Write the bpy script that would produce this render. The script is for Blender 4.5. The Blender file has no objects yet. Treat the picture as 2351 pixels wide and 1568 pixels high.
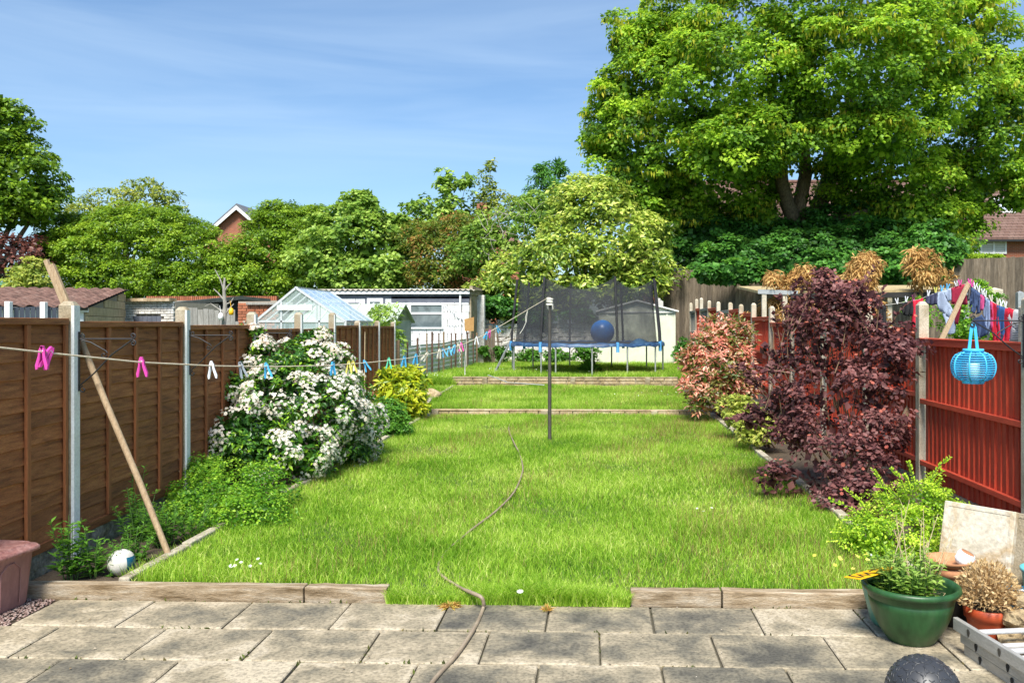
import bpy, bmesh, math, random
import numpy as np
from mathutils import Vector, Matrix
random.seed(7); rng = np.random.default_rng(11)
scene = bpy.context.scene
COL = scene.collection
# ------------------------------------------------------------------ camera
F = 1957.0; PPX = 1297.3; HZ = 744.0; CAMH = 1.68; VPX = 1366.0      # photo measured at 2351 px width
A = math.atan((VPX-PPX)/F); CA, SA = math.cos(A), math.sin(A)
cam = bpy.data.cameras.new('camera'); camo = bpy.data.objects.new('camera', cam); COL.objects.link(camo)
camo.location = (0, 0, CAMH); camo.rotation_euler = (math.pi/2, 0, A)
cam.sensor_width = 36; cam.lens = 36*F/2351
cam.shift_x = (2351/2-PPX)/2351; cam.shift_y = -(1568/2-HZ)/2351
cam.clip_start = .1; cam.clip_end = 2000
scene.camera = camo
# ------------------------------------------------------------------ world, sun, exposure
SUN_DIR = Vector((-0.05, -0.66, 0.92)).normalized()                  # towards the sun: behind the camera, a little left, high
w = bpy.data.worlds.new('World'); scene.world = w; w.use_nodes = True
nt = w.node_tree; nt.nodes.clear()
out = nt.nodes.new('ShaderNodeOutputWorld'); bg = nt.nodes.new('ShaderNodeBackground')
sky = nt.nodes.new('ShaderNodeTexSky'); sky.sky_type = 'NISHITA'; sky.sun_disc = False
sky.sun_elevation = math.asin(SUN_DIR.z); sky.sun_rotation = math.atan2(SUN_DIR.x, SUN_DIR.y)
sky.air_density = 1.0; sky.dust_density = 1.6; sky.ozone_density = 2.0; sky.altitude = 300
tc = nt.nodes.new('ShaderNodeTexCoord'); mp = nt.nodes.new('ShaderNodeMapping')
mp.inputs['Scale'].default_value = (.9, .9, 8.5); mp.inputs['Rotation'].default_value = (0, math.radians(4), 0)
nz = nt.nodes.new('ShaderNodeTexNoise'); nz.inputs['Scale'].default_value = 1.7; nz.inputs['Detail'].default_value = 5; nz.inputs['Roughness'].default_value = .55; nz.inputs['Distortion'].default_value = .5
rp = nt.nodes.new('ShaderNodeValToRGB'); rp.color_ramp.elements[0].position = .44; rp.color_ramp.elements[0].color = (0, 0, 0, 1)
rp.color_ramp.elements[1].position = .80; rp.color_ramp.elements[1].color = (.30, .30, .30, 1)
mx = nt.nodes.new('ShaderNodeMix'); mx.data_type = 'RGBA'; mx.inputs[7].default_value = (5.6, 6.0, 6.6, 1)
L = nt.links.new
L(tc.outputs['Generated'], mp.inputs[0]); L(mp.outputs[0], nz.inputs['Vector']); L(nz.outputs[0], rp.inputs[0])
L(rp.outputs[0], mx.inputs[0]); L(sky.outputs[0], mx.inputs[6]); tn = nt.nodes.new('ShaderNodeMix'); tn.data_type = 'RGBA'; tn.blend_type = 'MULTIPLY'; tn.inputs[0].default_value = 1; tn.inputs[7].default_value = (.82, .95, 1.03, 1); L(mx.outputs[2], tn.inputs[6]); L(tn.outputs[2], bg.inputs[0]); L(bg.outputs[0], out.inputs[0])
bg.inputs[1].default_value = 0.112
sl = bpy.data.lights.new('sun', 'SUN'); slo = bpy.data.objects.new('sun', sl); COL.objects.link(slo)
sl.energy = 4.6; sl.angle = math.radians(18.0); sl.color = (1.0, .95, .86)
slo.rotation_euler = (-SUN_DIR).to_track_quat('-Z', 'Y').to_euler(); slo.location = (-8, -12, 20)
vs = scene.view_settings; vs.view_transform = 'Standard'; vs.look = 'None'; vs.gamma = 1; vs.use_curve_mapping = False
vs.exposure = 0.72
scene.cycles.max_bounces = 8; scene.cycles.transparent_max_bounces = 24; scene.cycles.diffuse_bounces = 5
scene.cycles.use_denoising = True

# ------------------------------------------------------------------ helpers
def W(xd, yd, zc):                      # photo pixel + distance along the view axis -> place
    xc = (xd-PPX)*zc/F
    return Vector((xc*CA-zc*SA, xc*SA+zc*CA, CAMH+(HZ-yd)*zc/F))
def G(xd, yd, h=0.0):                   # photo pixel on level ground of height h -> place
    return W(xd, yd, F*(CAMH-h)/(yd-HZ))
def tag(o, label=None, cat=None, group=None, kind=None):
    if label: o['label'] = label
    if cat: o['category'] = cat
    if group: o['group'] = group
    if kind: o['kind'] = kind
    return o
def empty(name, loc=(0, 0, 0), rz=0.0, label=None, cat=None, group=None):
    o = bpy.data.objects.new(name, None); COL.objects.link(o); o.location = loc; o.rotation_euler = (0, 0, rz)
    o.empty_display_size = .1
    return tag(o, label, cat, group)
def link(name, me, parent=None, mw=None):
    o = bpy.data.objects.new(name, me); COL.objects.link(o)
    if parent is not None:
        o.parent = parent
    if mw is not None: o.matrix_local = mw
    return o
def copy_tree(o, parent=None):
    c = o.copy(); COL.objects.link(c); c.parent = parent
    for ch in o.children: copy_tree(ch, c)
    return c
class MB:
    def __init__(s): s.v = []; s.f = []; s.m = []; s.mi = 0; s.sm = []
    def add(s, vs, fs, smooth=False):
        b = len(s.v); s.v += [tuple(p) for p in vs]
        for f in fs: s.f.append(tuple(b+i for i in f)); s.m.append(s.mi); s.sm.append(smooth)
    def box(s, c, d, R=None, taper=1.0):
        x, y, z = d[0]/2, d[1]/2, d[2]/2
        P = [Vector((sx*x*(taper if sz > 0 else 1), sy*y*(taper if sz > 0 else 1), sz*z)) for sz in (-1, 1) for sy in (-1, 1) for sx in (-1, 1)]
        if R is not None: P = [R @ p for p in P]
        c = Vector(c)
        s.add([c+p for p in P], [(0, 2, 3, 1), (4, 5, 7, 6), (0, 1, 5, 4), (2, 6, 7, 3), (0, 4, 6, 2), (1, 3, 7, 5)])
    def b2(s, lo, hi):
        s.box([(a+b)/2 for a, b in zip(lo, hi)], [b-a for a, b in zip(lo, hi)])
    def bar(s, a, b, wd, ht, up=(0, 0, 1)):
        a, b = Vector(a), Vector(b); d = b-a; n = d.length; d.normalize(); up = Vector(up)
        x = d.cross(up)
        if x.length < 1e-4: x = d.cross(Vector((1, 0, 0)))
        x.normalize(); z = x.cross(d)
        R = Matrix((x, d, z)).transposed()
        s.box((a+b)/2, (wd, n, ht), R)
    def tube(s, pts, r, n=8, cap=True, close=False):
        pts = [Vector(p) for p in pts]; k = len(pts)
        rs = r if isinstance(r, (list, tuple)) else [r]*k
        prev = None; rings = []
        for i, p in enumerate(pts):
            if close: d = pts[(i+1) % k]-pts[i-1]
            else: d = pts[min(i+1, k-1)]-pts[max(i-1, 0)]
            d.normalize()
            if prev is None:
                x = d.cross(Vector((0, 0, 1)))
                if x.length < 1e-3: x = d.cross(Vector((1, 0, 0)))
            else: x = prev-d*prev.dot(d)
            x.normalize(); prev = x; y = d.cross(x)
            rings.append([p+(x*math.cos(t)+y*math.sin(t))*rs[i] for t in [2*math.pi*j/n for j in range(n)]])
        vs = [q for g in rings for q in g]; fs = []
        for i in range(k if close else k-1):
            i2 = (i+1) % k
            for j in range(n): fs.append((i*n+j, i*n+(j+1) % n, i2*n+(j+1) % n, i2*n+j))
        s.add(vs, fs, True)
        if cap and not close:
            s.add(rings[0], [tuple(range(n))[::-1]]); s.add(rings[-1], [tuple(range(n))])
    def lathe(s, prof, n=28, c=(0, 0, 0), smooth=True):
        c = Vector(c); vs = []; fs = []
        for (r, z) in prof:
            for j in range(n):
                t = 2*math.pi*j/n; vs.append(c+Vector((r*math.cos(t), r*math.sin(t), z)))
        for i in range(len(prof)-1):
            for j in range(n): fs.append((i*n+j, i*n+(j+1) % n, (i+1)*n+(j+1) % n, (i+1)*n+j))
        s.add(vs, fs, smooth)
    def prism(s, poly, d, org=(0, 0, 0), u=(1, 0, 0), v=(0, 0, 1)):    # outline in the u,v plane, thickness d along u x v
        u, v = Vector(u), Vector(v); n = u.cross(v).normalized(); org = Vector(org); k = len(poly)
        a = [org+u*p[0]+v*p[1] for p in poly]; b = [q+n*d for q in a]
        s.add(a+b, [tuple(range(k))[::-1], tuple(range(k, 2*k))]+[(i, (i+1) % k, k+(i+1) % k, k+i) for i in range(k)])
    def mesh(s, name, mats):
        me = bpy.data.meshes.new(name); me.from_pydata(s.v, [], s.f)
        for m in (mats if isinstance(mats, (list, tuple)) else [mats]): me.materials.append(m)
        me.polygons.foreach_set('material_index', s.m); me.polygons.foreach_set('use_smooth', s.sm)
        me.update(); return me
    def build(s, name, mats, parent=None, bevel=0, mw=None):
        o = link(name, s.mesh(name, mats), parent, mw)
        if bevel:
            b = o.modifiers.new('bevel', 'BEVEL'); b.width = bevel; b.segments = 2; b.limit_method = 'ANGLE'
        return o
def struct(o): o['kind'] = 'structure'; return o

# ------------------------------------------------------------------ materials
def newmat(name):
    m = bpy.data.materials.new(name); m.use_nodes = True; return m, m.node_tree, m.node_tree.nodes['Principled BSDF']
def node(nt, t, **k):
    n = nt.nodes.new(t)
    for a, b in k.items(): setattr(n, a, b)
    return n
def ramp(nt, cols):
    r = node(nt, 'ShaderNodeValToRGB'); e = r.color_ramp.elements
    for i, (p, c) in enumerate(cols):
        if i < 2: q = e[i]; q.position = p
        else: q = e.new(p)
        q.color = (*c, 1)
    return r
def noisetex(nt, scale, detail=4, stretch=(1, 1, 1), rough=.6, dist=0, coord='Position'):
    if coord == 'Position': g = node(nt, 'ShaderNodeNewGeometry').outputs['Position']
    else: g = node(nt, 'ShaderNodeTexCoord').outputs['Object']
    m = node(nt, 'ShaderNodeMapping'); m.inputs['Scale'].default_value = stretch
    n = node(nt, 'ShaderNodeTexNoise'); n.inputs['Scale'].default_value = scale; n.inputs['Detail'].default_value = detail
    n.inputs['Roughness'].default_value = rough; n.inputs['Distortion'].default_value = dist
    nt.links.new(g, m.inputs[0]); nt.links.new(m.outputs[0], n.inputs['Vector']); return n
def M(name, cols, scale=8, rough=.7, bump=.0, stretch=(1, 1, 1), detail=5, metal=0, fine=None, tint=.0, spec=None, dist=0, coord='Position', span=(.32, .68)):
    """noise between colours, a finer noise over it, relief, and a small tone shift from object to object"""
    m, nt, p = newmat(name); l = nt.links.new
    if not isinstance(cols[0], (tuple, list)): cols = [cols]
    if len(cols) == 1: cols = [tuple(c*.88 for c in cols[0]), tuple(min(1, c*1.1) for c in cols[0])]
    n = noisetex(nt, scale, detail, stretch, dist=dist, coord=coord)
    k = len(cols); r = ramp(nt, [(span[0]+(span[1]-span[0])*i/(k-1), c) for i, c in enumerate(cols)])
    l(n.outputs[0], r.inputs[0]); col = r.outputs[0]
    if fine:
        n2 = noisetex(nt, fine[0], 3, stretch if len(fine) < 3 else fine[2], coord=coord)
        r2 = ramp(nt, [(.3, (1-fine[1],)*3), (.7, (1+fine[1]*.4,)*3)]); l(n2.outputs[0], r2.inputs[0])
        q = node(nt, 'ShaderNodeMix', data_type='RGBA', blend_type='MULTIPLY'); q.inputs[0].default_value = 1
        l(col, q.inputs[6]); l(r2.outputs[0], q.inputs[7]); col = q.outputs[2]
    if tint:
        oi = node(nt, 'ShaderNodeObjectInfo'); r3 = ramp(nt, [(0, (1-tint,)*3), (1, (1+tint,)*3)]); l(oi.outputs['Random'], r3.inputs[0])
        q = node(nt, 'ShaderNodeMix', data_type='RGBA', blend_type='MULTIPLY'); q.inputs[0].default_value = 1
        l(col, q.inputs[6]); l(r3.outputs[0], q.inputs[7]); col = q.outputs[2]
    l(col, p.inputs['Base Color']); p.inputs['Roughness'].default_value = rough; p.inputs['Metallic'].default_value = metal
    if spec is not None: p.inputs['Specular IOR Level'].default_value = spec
    if bump:
        b = node(nt, 'ShaderNodeBump'); b.inputs['Strength'].default_value = bump; b.inputs['Distance'].default_value = .02
        n3 = noisetex(nt, (fine[0] if fine else scale*3), 5, stretch, coord=coord); l(n3.outputs[0], b.inputs['Height']); l(b.outputs[0], p.inputs['Normal'])
    return m
def leafmat(name, cols, trans=.35, rough=.45, patch=None, spec=.35, gain=1.75):
    cols = [tuple(min(.85, c*gain) for c in q) for q in cols]
    m, nt, p = newmat(name); l = nt.links.new
    at = node(nt, 'ShaderNodeAttribute', attribute_name='v'); k = len(cols)
    r = ramp(nt, [(i/(k-1), c) for i, c in enumerate(cols)])
    if patch:
        n = noisetex(nt, patch[0], 3); ma = node(nt, 'ShaderNodeMath', operation='MULTIPLY_ADD'); l(n.outputs[0], ma.inputs[0])
        ma.inputs[1].default_value = patch[1]; sb = node(nt, 'ShaderNodeMath', operation='SUBTRACT'); l(at.outputs['Fac'], sb.inputs[0]); sb.inputs[1].default_value = patch[1]*.5
        l(sb.outputs[0], ma.inputs[2]); l(ma.outputs[0], r.inputs[0])
    else: l(at.outputs['Fac'], r.inputs[0])
    l(r.outputs[0], p.inputs['Base Color']); p.inputs['Roughness'].default_value = rough; p.inputs['Specular IOR Level'].default_value = spec
    t = node(nt, 'ShaderNodeBsdfTranslucent'); hs = node(nt, 'ShaderNodeHueSaturation'); hs.inputs['Value'].default_value = 1.5; hs.inputs['Hue'].default_value = .485
    l(r.outputs[0], hs.inputs['Color']); l(hs.outputs[0], t.inputs[0])
    mixs = node(nt, 'ShaderNodeMixShader'); mixs.inputs[0].default_value = trans; l(p.outputs[0], mixs.inputs[1]); l(t.outputs[0], mixs.inputs[2])
    l(mixs.outputs[0], nt.nodes['Material Output'].inputs[0]); return m
def glassmat(name, col, rough=.05, alpha=.35):
    m, nt, p = newmat(name); p.inputs['Base Color'].default_value = (*col, 1); p.inputs['Roughness'].default_value = rough
    p.inputs['Alpha'].default_value = alpha; p.inputs['Specular IOR Level'].default_value = .8; return m

m_slab, nt_, p_ = newmat('slab')
def slab_nodes():
    nt, p = nt_, p_; l = nt.links.new
    tcx = node(nt, 'ShaderNodeTexCoord'); oi = node(nt, 'ShaderNodeObjectInfo'); ge = node(nt, 'ShaderNodeNewGeometry')
    sc = node(nt, 'ShaderNodeVectorMath', operation='MULTIPLY'); sc.inputs[1].default_value = (1/.295, 1/.22, 0); ab = node(nt, 'ShaderNodeVectorMath', operation='ABSOLUTE'); l(tcx.outputs['Object'], sc.inputs[0]); l(sc.outputs[0], ab.inputs[0])
    sp_ = node(nt, 'ShaderNodeSeparateXYZ'); l(ab.outputs[0], sp_.inputs[0]); mxm = node(nt, 'ShaderNodeMath', operation='MAXIMUM'); l(sp_.outputs[0], mxm.inputs[0]); l(sp_.outputs[1], mxm.inputs[1])
    pw = node(nt, 'ShaderNodeMath', operation='POWER'); l(mxm.outputs[0], pw.inputs[0]); pw.inputs[1].default_value = 3.0
    cbx = node(nt, 'ShaderNodeVectorMath', operation='ADD'); sv = node(nt, 'ShaderNodeVectorMath', operation='SCALE'); sv.inputs[0].default_value = (37, 11, 5); l(oi.outputs['Random'], sv.inputs[3]); l(ge.outputs['Position'], cbx.inputs[0]); l(sv.outputs[0], cbx.inputs[1])
    n1 = node(nt, 'ShaderNodeTexNoise'); n1.inputs['Scale'].default_value = 4.2; n1.inputs['Detail'].default_value = 9; n1.inputs['Roughness'].default_value = .66; n1.inputs['Distortion'].default_value = .35; l(cbx.outputs[0], n1.inputs['Vector'])
    n0 = node(nt, 'ShaderNodeTexNoise'); n0.inputs['Scale'].default_value = .9; l(ge.outputs['Position'], n0.inputs['Vector'])
    a1 = node(nt, 'ShaderNodeMath', operation='MULTIPLY_ADD'); l(pw.outputs[0], a1.inputs[0]); a1.inputs[1].default_value = .15; l(n1.outputs[0], a1.inputs[2])
    a2 = node(nt, 'ShaderNodeMath', operation='MULTIPLY_ADD'); l(n0.outputs[0], a2.inputs[0]); a2.inputs[1].default_value = .38; l(a1.outputs[0], a2.inputs[2])
    a3 = node(nt, 'ShaderNodeMath', operation='MULTIPLY_ADD'); l(oi.outputs['Random'], a3.inputs[0]); a3.inputs[1].default_value = .19; l(a2.outputs[0], a3.inputs[2])
    r = ramp(nt, [(.60, (.075, .07, .056)), (.73, (.145, .13, .095)), (.84, (.24, .205, .14)), (.94, (.34, .285, .195)), (1.1, (.42, .36, .26))]); l(a3.outputs[0], r.inputs[0])
    n2 = node(nt, 'ShaderNodeTexNoise'); n2.inputs['Scale'].default_value = 55; n2.inputs['Detail'].default_value = 4; l(cbx.outputs[0], n2.inputs['Vector']); r2 = ramp(nt, [(.36, (.66, .66, .66)), (.56, (1.06, 1.06, 1.06))]); l(n2.outputs[0], r2.inputs[0])
    q = node(nt, 'ShaderNodeMix', data_type='RGBA', blend_type='MULTIPLY'); q.inputs[0].default_value = 1; l(r.outputs[0], q.inputs[6]); l(r2.outputs[0], q.inputs[7]); l(q.outputs[2], p.inputs['Base Color']); p.inputs['Roughness'].default_value = .88
    b = node(nt, 'ShaderNodeBump'); b.inputs['Strength'].default_value = .45; b.inputs['Distance'].default_value = .01; l(n2.outputs[0], b.inputs['Height']); l(b.outputs[0], p.inputs['Normal'])
slab_nodes()
m_joint = M('joint', [(.05, .045, .03), (.10, .09, .06)], 20, .9)
m_soil = M('soil', [(.045, .03, .02), (.11, .08, .05)], 18, .95, .6, fine=(70, .4))
m_ground = M('ground', [(.05, .09, .02), (.08, .12, .03)], 1.2, .95)
m_turf = M('turf', [(.035, .07, .008), (.07, .12, .015), (.12, .15, .03)], 2.5, .95, .4, fine=(60, .4))
m_brown = M('brown_stain', [(.21, .07, .022), (.36, .125, .038), (.46, .18, .058)], 3.0, .75, .25, stretch=(1, 1.2, 14), fine=(34, .42), tint=.2)
m_brownv = M('brown_batten', [(.28, .095, .032), (.42, .15, .05)], 4, .75, .2, stretch=(14, 14, 1), fine=(30, .25), tint=.1)
m_oldwood = M('bare_wood', [(.16, .10, .055), (.27, .19, .11)], 6, .85, .3, stretch=(1, 1, 10), fine=(40, .3))
m_white = M('white_paint', [(.84, .82, .78), (.92, .91, .88)], 7, .6, .12, fine=(55, .16))
m_conc = M('concrete', [(.20, .155, .085), (.33, .27, .18), (.42, .37, .28)], 5, .9, .4, fine=(90, .28), tint=.08)
m_concpale = M('pale_concrete', [(.36, .30, .20), (.52, .45, .34), (.60, .54, .43)], 5, .9, .35, fine=(80, .25), tint=.08)
m_rockface = M('rock_face_board', [(.10, .09, .05), (.30, .27, .20), (.46, .43, .38)], 9, .9, 1.0, fine=(22, .45), detail=8)
m_red = M('red_stain', [(.44, .045, .02), (.60, .075, .032), (.66, .10, .045)], 3, .7, .22, stretch=(12, 12, 1), fine=(26, .28), tint=.14)
m_redrail = M('red_rail', [(.54, .062, .027), (.66, .09, .04)], 5, .7, .15, stretch=(1, 1, 8), fine=(26, .2))
m_greyfence = M('weathered_board', [(.10, .078, .054), (.17, .13, .09), (.23, .185, .135)], 3, .9, .3, stretch=(9, 9, 1), fine=(20, .25), tint=.34)
m_paleboard = M('silver_board', [(.26, .24, .21), (.42, .40, .36)], 4, .9, .3, stretch=(9, 9, 1), fine=(20, .25), tint=.12)
m_sleeper = M('sleeper', [(.16, .105, .05), (.36, .27, .17), (.52, .44, .33)], 3.5, .9, .45, stretch=(1.2, 8, 8), fine=(30, .35), tint=.1)
m_kerb = M('kerb', [(.20, .17, .10), (.42, .37, .28), (.50, .46, .36)], 6, .95, .5, fine=(40, .35))
m_stone = M('step_stone', [(.24, .17, .09), (.40, .30, .18), (.50, .41, .28)], 5, .9, .6, fine=(30, .3), tint=.2)
m_iron = M('wrought_iron', [(.012, .012, .014), (.03, .03, .033)], 20, .5, 0)
m_rope = M('rope', [(.55, .46, .32), (.72, .63, .48)], 60, .9, .3)
m_ropewhite = M('white_rope', [(.55, .52, .45), (.72, .70, .62)], 60, .9, .3)
m_pole = M('grey_pole', [(.055, .05, .042), (.095, .085, .07)], 9, .55, .1, fine=(60, .25))
m_netblack = M('black_sleeve', [(.012, .012, .014), (.03, .03, .034)], 12, .8, .1)
m_galv = M('galvanised', [(.36, .37, .37), (.55, .56, .56)], 14, .45, .05, metal=.6)
m_alu = M('aluminium', [(.40, .39, .36), (.54, .53, .50)], 6, .5, .1, metal=.35, fine=(40, .2), stretch=(8, 1, 8))
m_alubright = M('bright_aluminium', [(.62, .62, .62), (.74, .74, .74)], 20, .35, .03, metal=.4)
m_bluepad = M('blue_pad', [(.010, .028, .07), (.02, .06, .14), (.06, .13, .22)], 8, .5, .1)
m_bluecuff = M('blue_cuff', [(.06, .26, .55), (.12, .38, .68)], 8, .5, .1)
m_mat = M('jump_mat', [(.014, .015, .018), (.028, .03, .035)], 10, .7, .05)
m_blueball = M('blue_vinyl', [(.006, .15, .52), (.008, .18, .58)], 6, .33, 0, spec=.6)
m_bin = M('pink_bin', [(.26, .12, .11), (.38, .20, .18)], 5, .55, .12, fine=(28, .18), stretch=(1, 1, .5))
m_binlid = M('pink_lid', [(.30, .11, .09), (.52, .28, .24)], 14, .6, .2, fine=(60, .35))
m_stripepole = M('prop_wood', [(.30, .20, .11), (.46, .34, .21)], 5, .8, .25, stretch=(14, 14, 1), fine=(30, .3))
m_greenpot = M('green_plastic', [(.012, .062, .016), (.024, .092, .026), (.045, .095, .04)], 5, .42, .05, fine=(22, .34), stretch=(1, 1, .3))
m_tealpot = M('teal_plastic', [(.08, .24, .17), (.12, .32, .23)], 5, .4, 0)
m_blackpot = M('black_plastic', [(.008, .008, .009), (.018, .018, .018)], 8, .5, 0)
m_orangepot = M('orange_plastic', [(.44, .065, .02), (.54, .10, .035)], 5, .45, .04)
m_terra = M('terracotta', [(.36, .15, .065), (.52, .25, .12)], 9, .8, .15, fine=(40, .2))
m_bluepot = M('blue_glaze', [(.006, .07, .13), (.015, .14, .20)], 9, .2, .05, spec=.7)
m_turq = M('turquoise_plastic', [(.10, .42, .46), (.15, .52, .54)], 5, .4)
m_rock = M('limestone', [(.22, .15, .08), (.42, .32, .18), (.54, .45, .29)], 9, .9, 1.0, fine=(24, .45), detail=8)
m_yellow = M('plate_yellow', [(.80, .42, .005), (.86, .48, .01)], 6, .4)
m_blacktext = M('black_print', [(.01, .01, .01), (.02, .02, .02)], 6, .5)
m_lantern = M('sky_blue_plastic', [(.05, .42, .72), (.07, .50, .80)], 6, .4, 0)
m_candle = M('candle', [(.62, .72, .76), (.72, .80, .82)], 6, .5)
m_hose = M('hose', [(.22, .165, .115), (.34, .27, .19)], 8, .5, .1)
m_bark = M('bark', [(.08, .062, .042), (.17, .13, .085), (.25, .20, .13)], 7, .95, .8, stretch=(3, 3, 1), fine=(30, .3))
m_greybark = M('grey_bark', [(.22, .20, .17), (.36, .34, .30)], 9, .95, .4, stretch=(3, 3, 1))
m_twig = M('twig', [(.14, .08, .045), (.24, .16, .09)], 10, .9)
m_strawstem = M('straw_stem', [(.40, .31, .17), (.58, .47, .28)], 14, .9)
m_brick = M('brick', [(.30, .095, .045), (.42, .15, .075)], 5, .9, .3, fine=(30, .25), tint=.2)
m_whitebrick = M('whitewashed', [(.52, .48, .42), (.76, .73, .68), (.86, .84, .80)], 6, .85, .5, fine=(22, .3), tint=.09)
m_whitewall = M('white_render', [(.70, .70, .70), (.80, .80, .80)], 2.2, .8, .12, fine=(18, .07), tint=.02)
m_sandblock = M('sand_block', [(.46, .34, .19), (.62, .48, .29)], 4, .9, .3, fine=(30, .2), tint=.1)
m_mortar = M('mortar', [(.30, .26, .20), (.38, .33, .26)], 10, .95)
m_tileroof = M('brown_tile', [(.075, .038, .028), (.16, .085, .065), (.24, .15, .12)], 4, .85, .35, fine=(26, .4), tint=.2)
m_slategrey = M('slate', [(.10, .11, .125), (.16, .17, .19)], 6, .7, .2, tint=.12)
m_greypaint = M('grey_paint', [(.085, .095, .125), (.13, .14, .175)], 5, .7, .08)
m_darkpaint = M('dark_slat', [(.055, .065, .085), (.085, .095, .12)], 5, .7, .1, tint=.1)
m_felt = M('green_felt', [(.025, .032, .028), (.05, .06, .055)], 7, .9, .2)
m_blackboard = M('black_board', [(.012, .012, .012), (.025, .024, .023)], 6, .8, .1)
m_palegreen = M('pale_green_metal', [(.36, .44, .33), (.46, .53, .42)], 3, .5, .04, fine=(30, .1))
m_shedgreen = M('pale_shed_metal', [(.58, .61, .47), (.70, .72, .58)], 3, .55, .04, fine=(20, .1))
m_shedtrim = M('shed_trim', [(.60, .60, .55), (.72, .72, .67)], 6, .55)
m_corr = M('corrugated_sheet', [(.60, .66, .63), (.76, .80, .78)], 3, .5, .08, metal=.0, fine=(18, .18))
m_rust = M('rusty_post', [(.06, .032, .022), (.13, .065, .04)], 10, .9, .3)
m_asb = M('cement_sheet', [(.34, .30, .24), (.50, .46, .39)], 6, .9, .3, fine=(30, .25))
m_upvc = M('white_frame', [(.76, .76, .76), (.82, .82, .82)], 5, .35)
m_pane = M('window_pane', [(.05, .07, .08), (.16, .20, .21)], 1.4, .08, 0, spec=.8, detail=6, dist=1.5)
m_blind = M('blind', [(.62, .60, .55), (.70, .68, .63)], 6, .7)
m_glass = glassmat('greenhouse_glass', (.55, .68, .68), .08, .34)
m_roofglass = glassmat('roof_glass', (.48, .64, .86), .1, .72)
m_orangeboard = M('hardboard', [(.36, .19, .06), (.48, .28, .10)], 7, .8, .1)
m_thatch = M('thatch_mat', [(.34, .25, .12), (.52, .42, .22)], 12, .95, .3, fine=(50, .3))
m_oldpost = M('cream_post', [(.44, .39, .29), (.60, .55, .44)], 6, .9, .3, fine=(40, .3))
m_gravel = M('gravel', [(.13, .065, .055), (.30, .20, .17), (.46, .37, .32)], 60, .85, 0, detail=2)

# leaves
g = leafmat
lm_grass = g('grass_blade', [(.048, .12, .005), (.104, .205, .013), (.185, .29, .028), (.29, .36, .075), (.40, .42, .15)], .48, .55, patch=(.75, 1.25), spec=.2, gain=1.85)
lm_seed = g('grass_seed', [(.10, .05, .02), (.22, .12, .05), (.34, .24, .12)], .2, .8, gain=1.2)
lm_syc = g('sycamore_leaf', [(.016, .042, .005), (.045, .10, .008), (.10, .18, .012), (.18, .26, .02)], .42, .5, patch=(.35, .4), gain=2.35)
lm_tass = g('sycamore_tassel', [(.25, .33, .02), (.40, .42, .03), (.54, .48, .05)], .4, .6, gain=1.2)
lm_laurel = g('hedge_leaf', [(.022, .05, .004), (.062, .12, .007), (.115, .185, .012), (.17, .235, .02)], .38, .42, patch=(.5, .35), gain=2.1)
lm_maple = g('maple_leaf', [(.024, .055, .008), (.07, .135, .016), (.14, .215, .03), (.23, .30, .07)], .38, .5, patch=(.6, .3), gain=2.0)
lm_olive = g('olive_leaf', [(.035, .06, .008), (.10, .14, .02), (.19, .22, .035), (.26, .26, .06)], .36, .5, patch=(.6, .3), gain=2.0)
lm_magn = g('magnolia_leaf', [(.020, .045, .006), (.065, .115, .012), (.17, .225, .03), (.34, .36, .09)], .34, .36, patch=(.7, .3), spec=.5, gain=2.2)
lm_beech = g('copper_leaf', [(.018, .008, .007), (.06, .02, .016), (.12, .045, .03)], .25, .45)
lm_redtip = g('russet_leaf', [(.03, .06, .008), (.07, .12, .012), (.13, .13, .02), (.26, .11, .035)], .32, .45, patch=(1.1, .8))
lm_ivy = g('ivy_leaf', [(.010, .036, .006), (.026, .085, .012), (.058, .15, .018)], .34, .5, patch=(.6, .35), gain=2.2)
lm_conif = g('dead_conifer', [(.20, .11, .03), (.42, .26, .085), (.60, .42, .17)], .3, .8, patch=(1.5, .4), gain=1.2)
lm_choisya = g('choisya_leaf', [(.008, .028, .006), (.022, .075, .010), (.055, .14, .012), (.20, .33, .02)], .30, .32, spec=.5)
lm_petal = g('white_petal', [(.62, .44, .34), (.80, .72, .60), (.85, .83, .77)], .35, .6, gain=1.0)
lm_box = g('small_leaf', [(.014, .05, .005), (.04, .12, .008), (.10, .22, .012), (.22, .34, .03)], .36, .4, patch=(2.2, .5))
lm_weed = g('weed_leaf', [(.018, .06, .008), (.045, .13, .014), (.10, .22, .025)], .36, .45)
lm_purple = g('purple_leaf', [(.020, .009, .010), (.055, .020, .021), (.095, .038, .036), (.16, .07, .064)], .28, .5, spec=.3)
lm_bud = g('purple_bud', [(.30, .07, .05), (.44, .14, .09)], .2, .7, gain=1.2)
lm_photinia = g('photinia_leaf', [(.06, .11, .015), (.22, .22, .06), (.56, .19, .12), (.66, .30, .22), (.68, .50, .34)], .36, .38, patch=(2.6, 1.5), spec=.5, gain=1.2)
lm_lonic = g('lonicera_leaf', [(.030, .085, .006), (.10, .20, .010), (.24, .36, .02), (.40, .47, .06)], .40, .45, patch=(3, .5))
lm_aucuba = g('aucuba_leaf', [(.05, .11, .008), (.16, .25, .012), (.40, .46, .02), (.58, .58, .07)], .36, .32, spec=.5, gain=1.2)
lm_mint = g('mint_leaf', [(.035, .085, .012), (.085, .17, .025), (.17, .26, .05), (.26, .33, .09)], .36, .5)
lm_dry = g('dry_leaf', [(.22, .13, .05), (.42, .29, .13), (.60, .47, .27)], .25, .7, gain=1.2)
lm_daisy = g('daisy_petal', [(.78, .78, .72), (.82, .82, .80)], .3, .6, gain=1.0)
lm_butter = g('buttercup_petal', [(.75, .65, .08), (.82, .74, .18)], .3, .5, gain=1.0)
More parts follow.
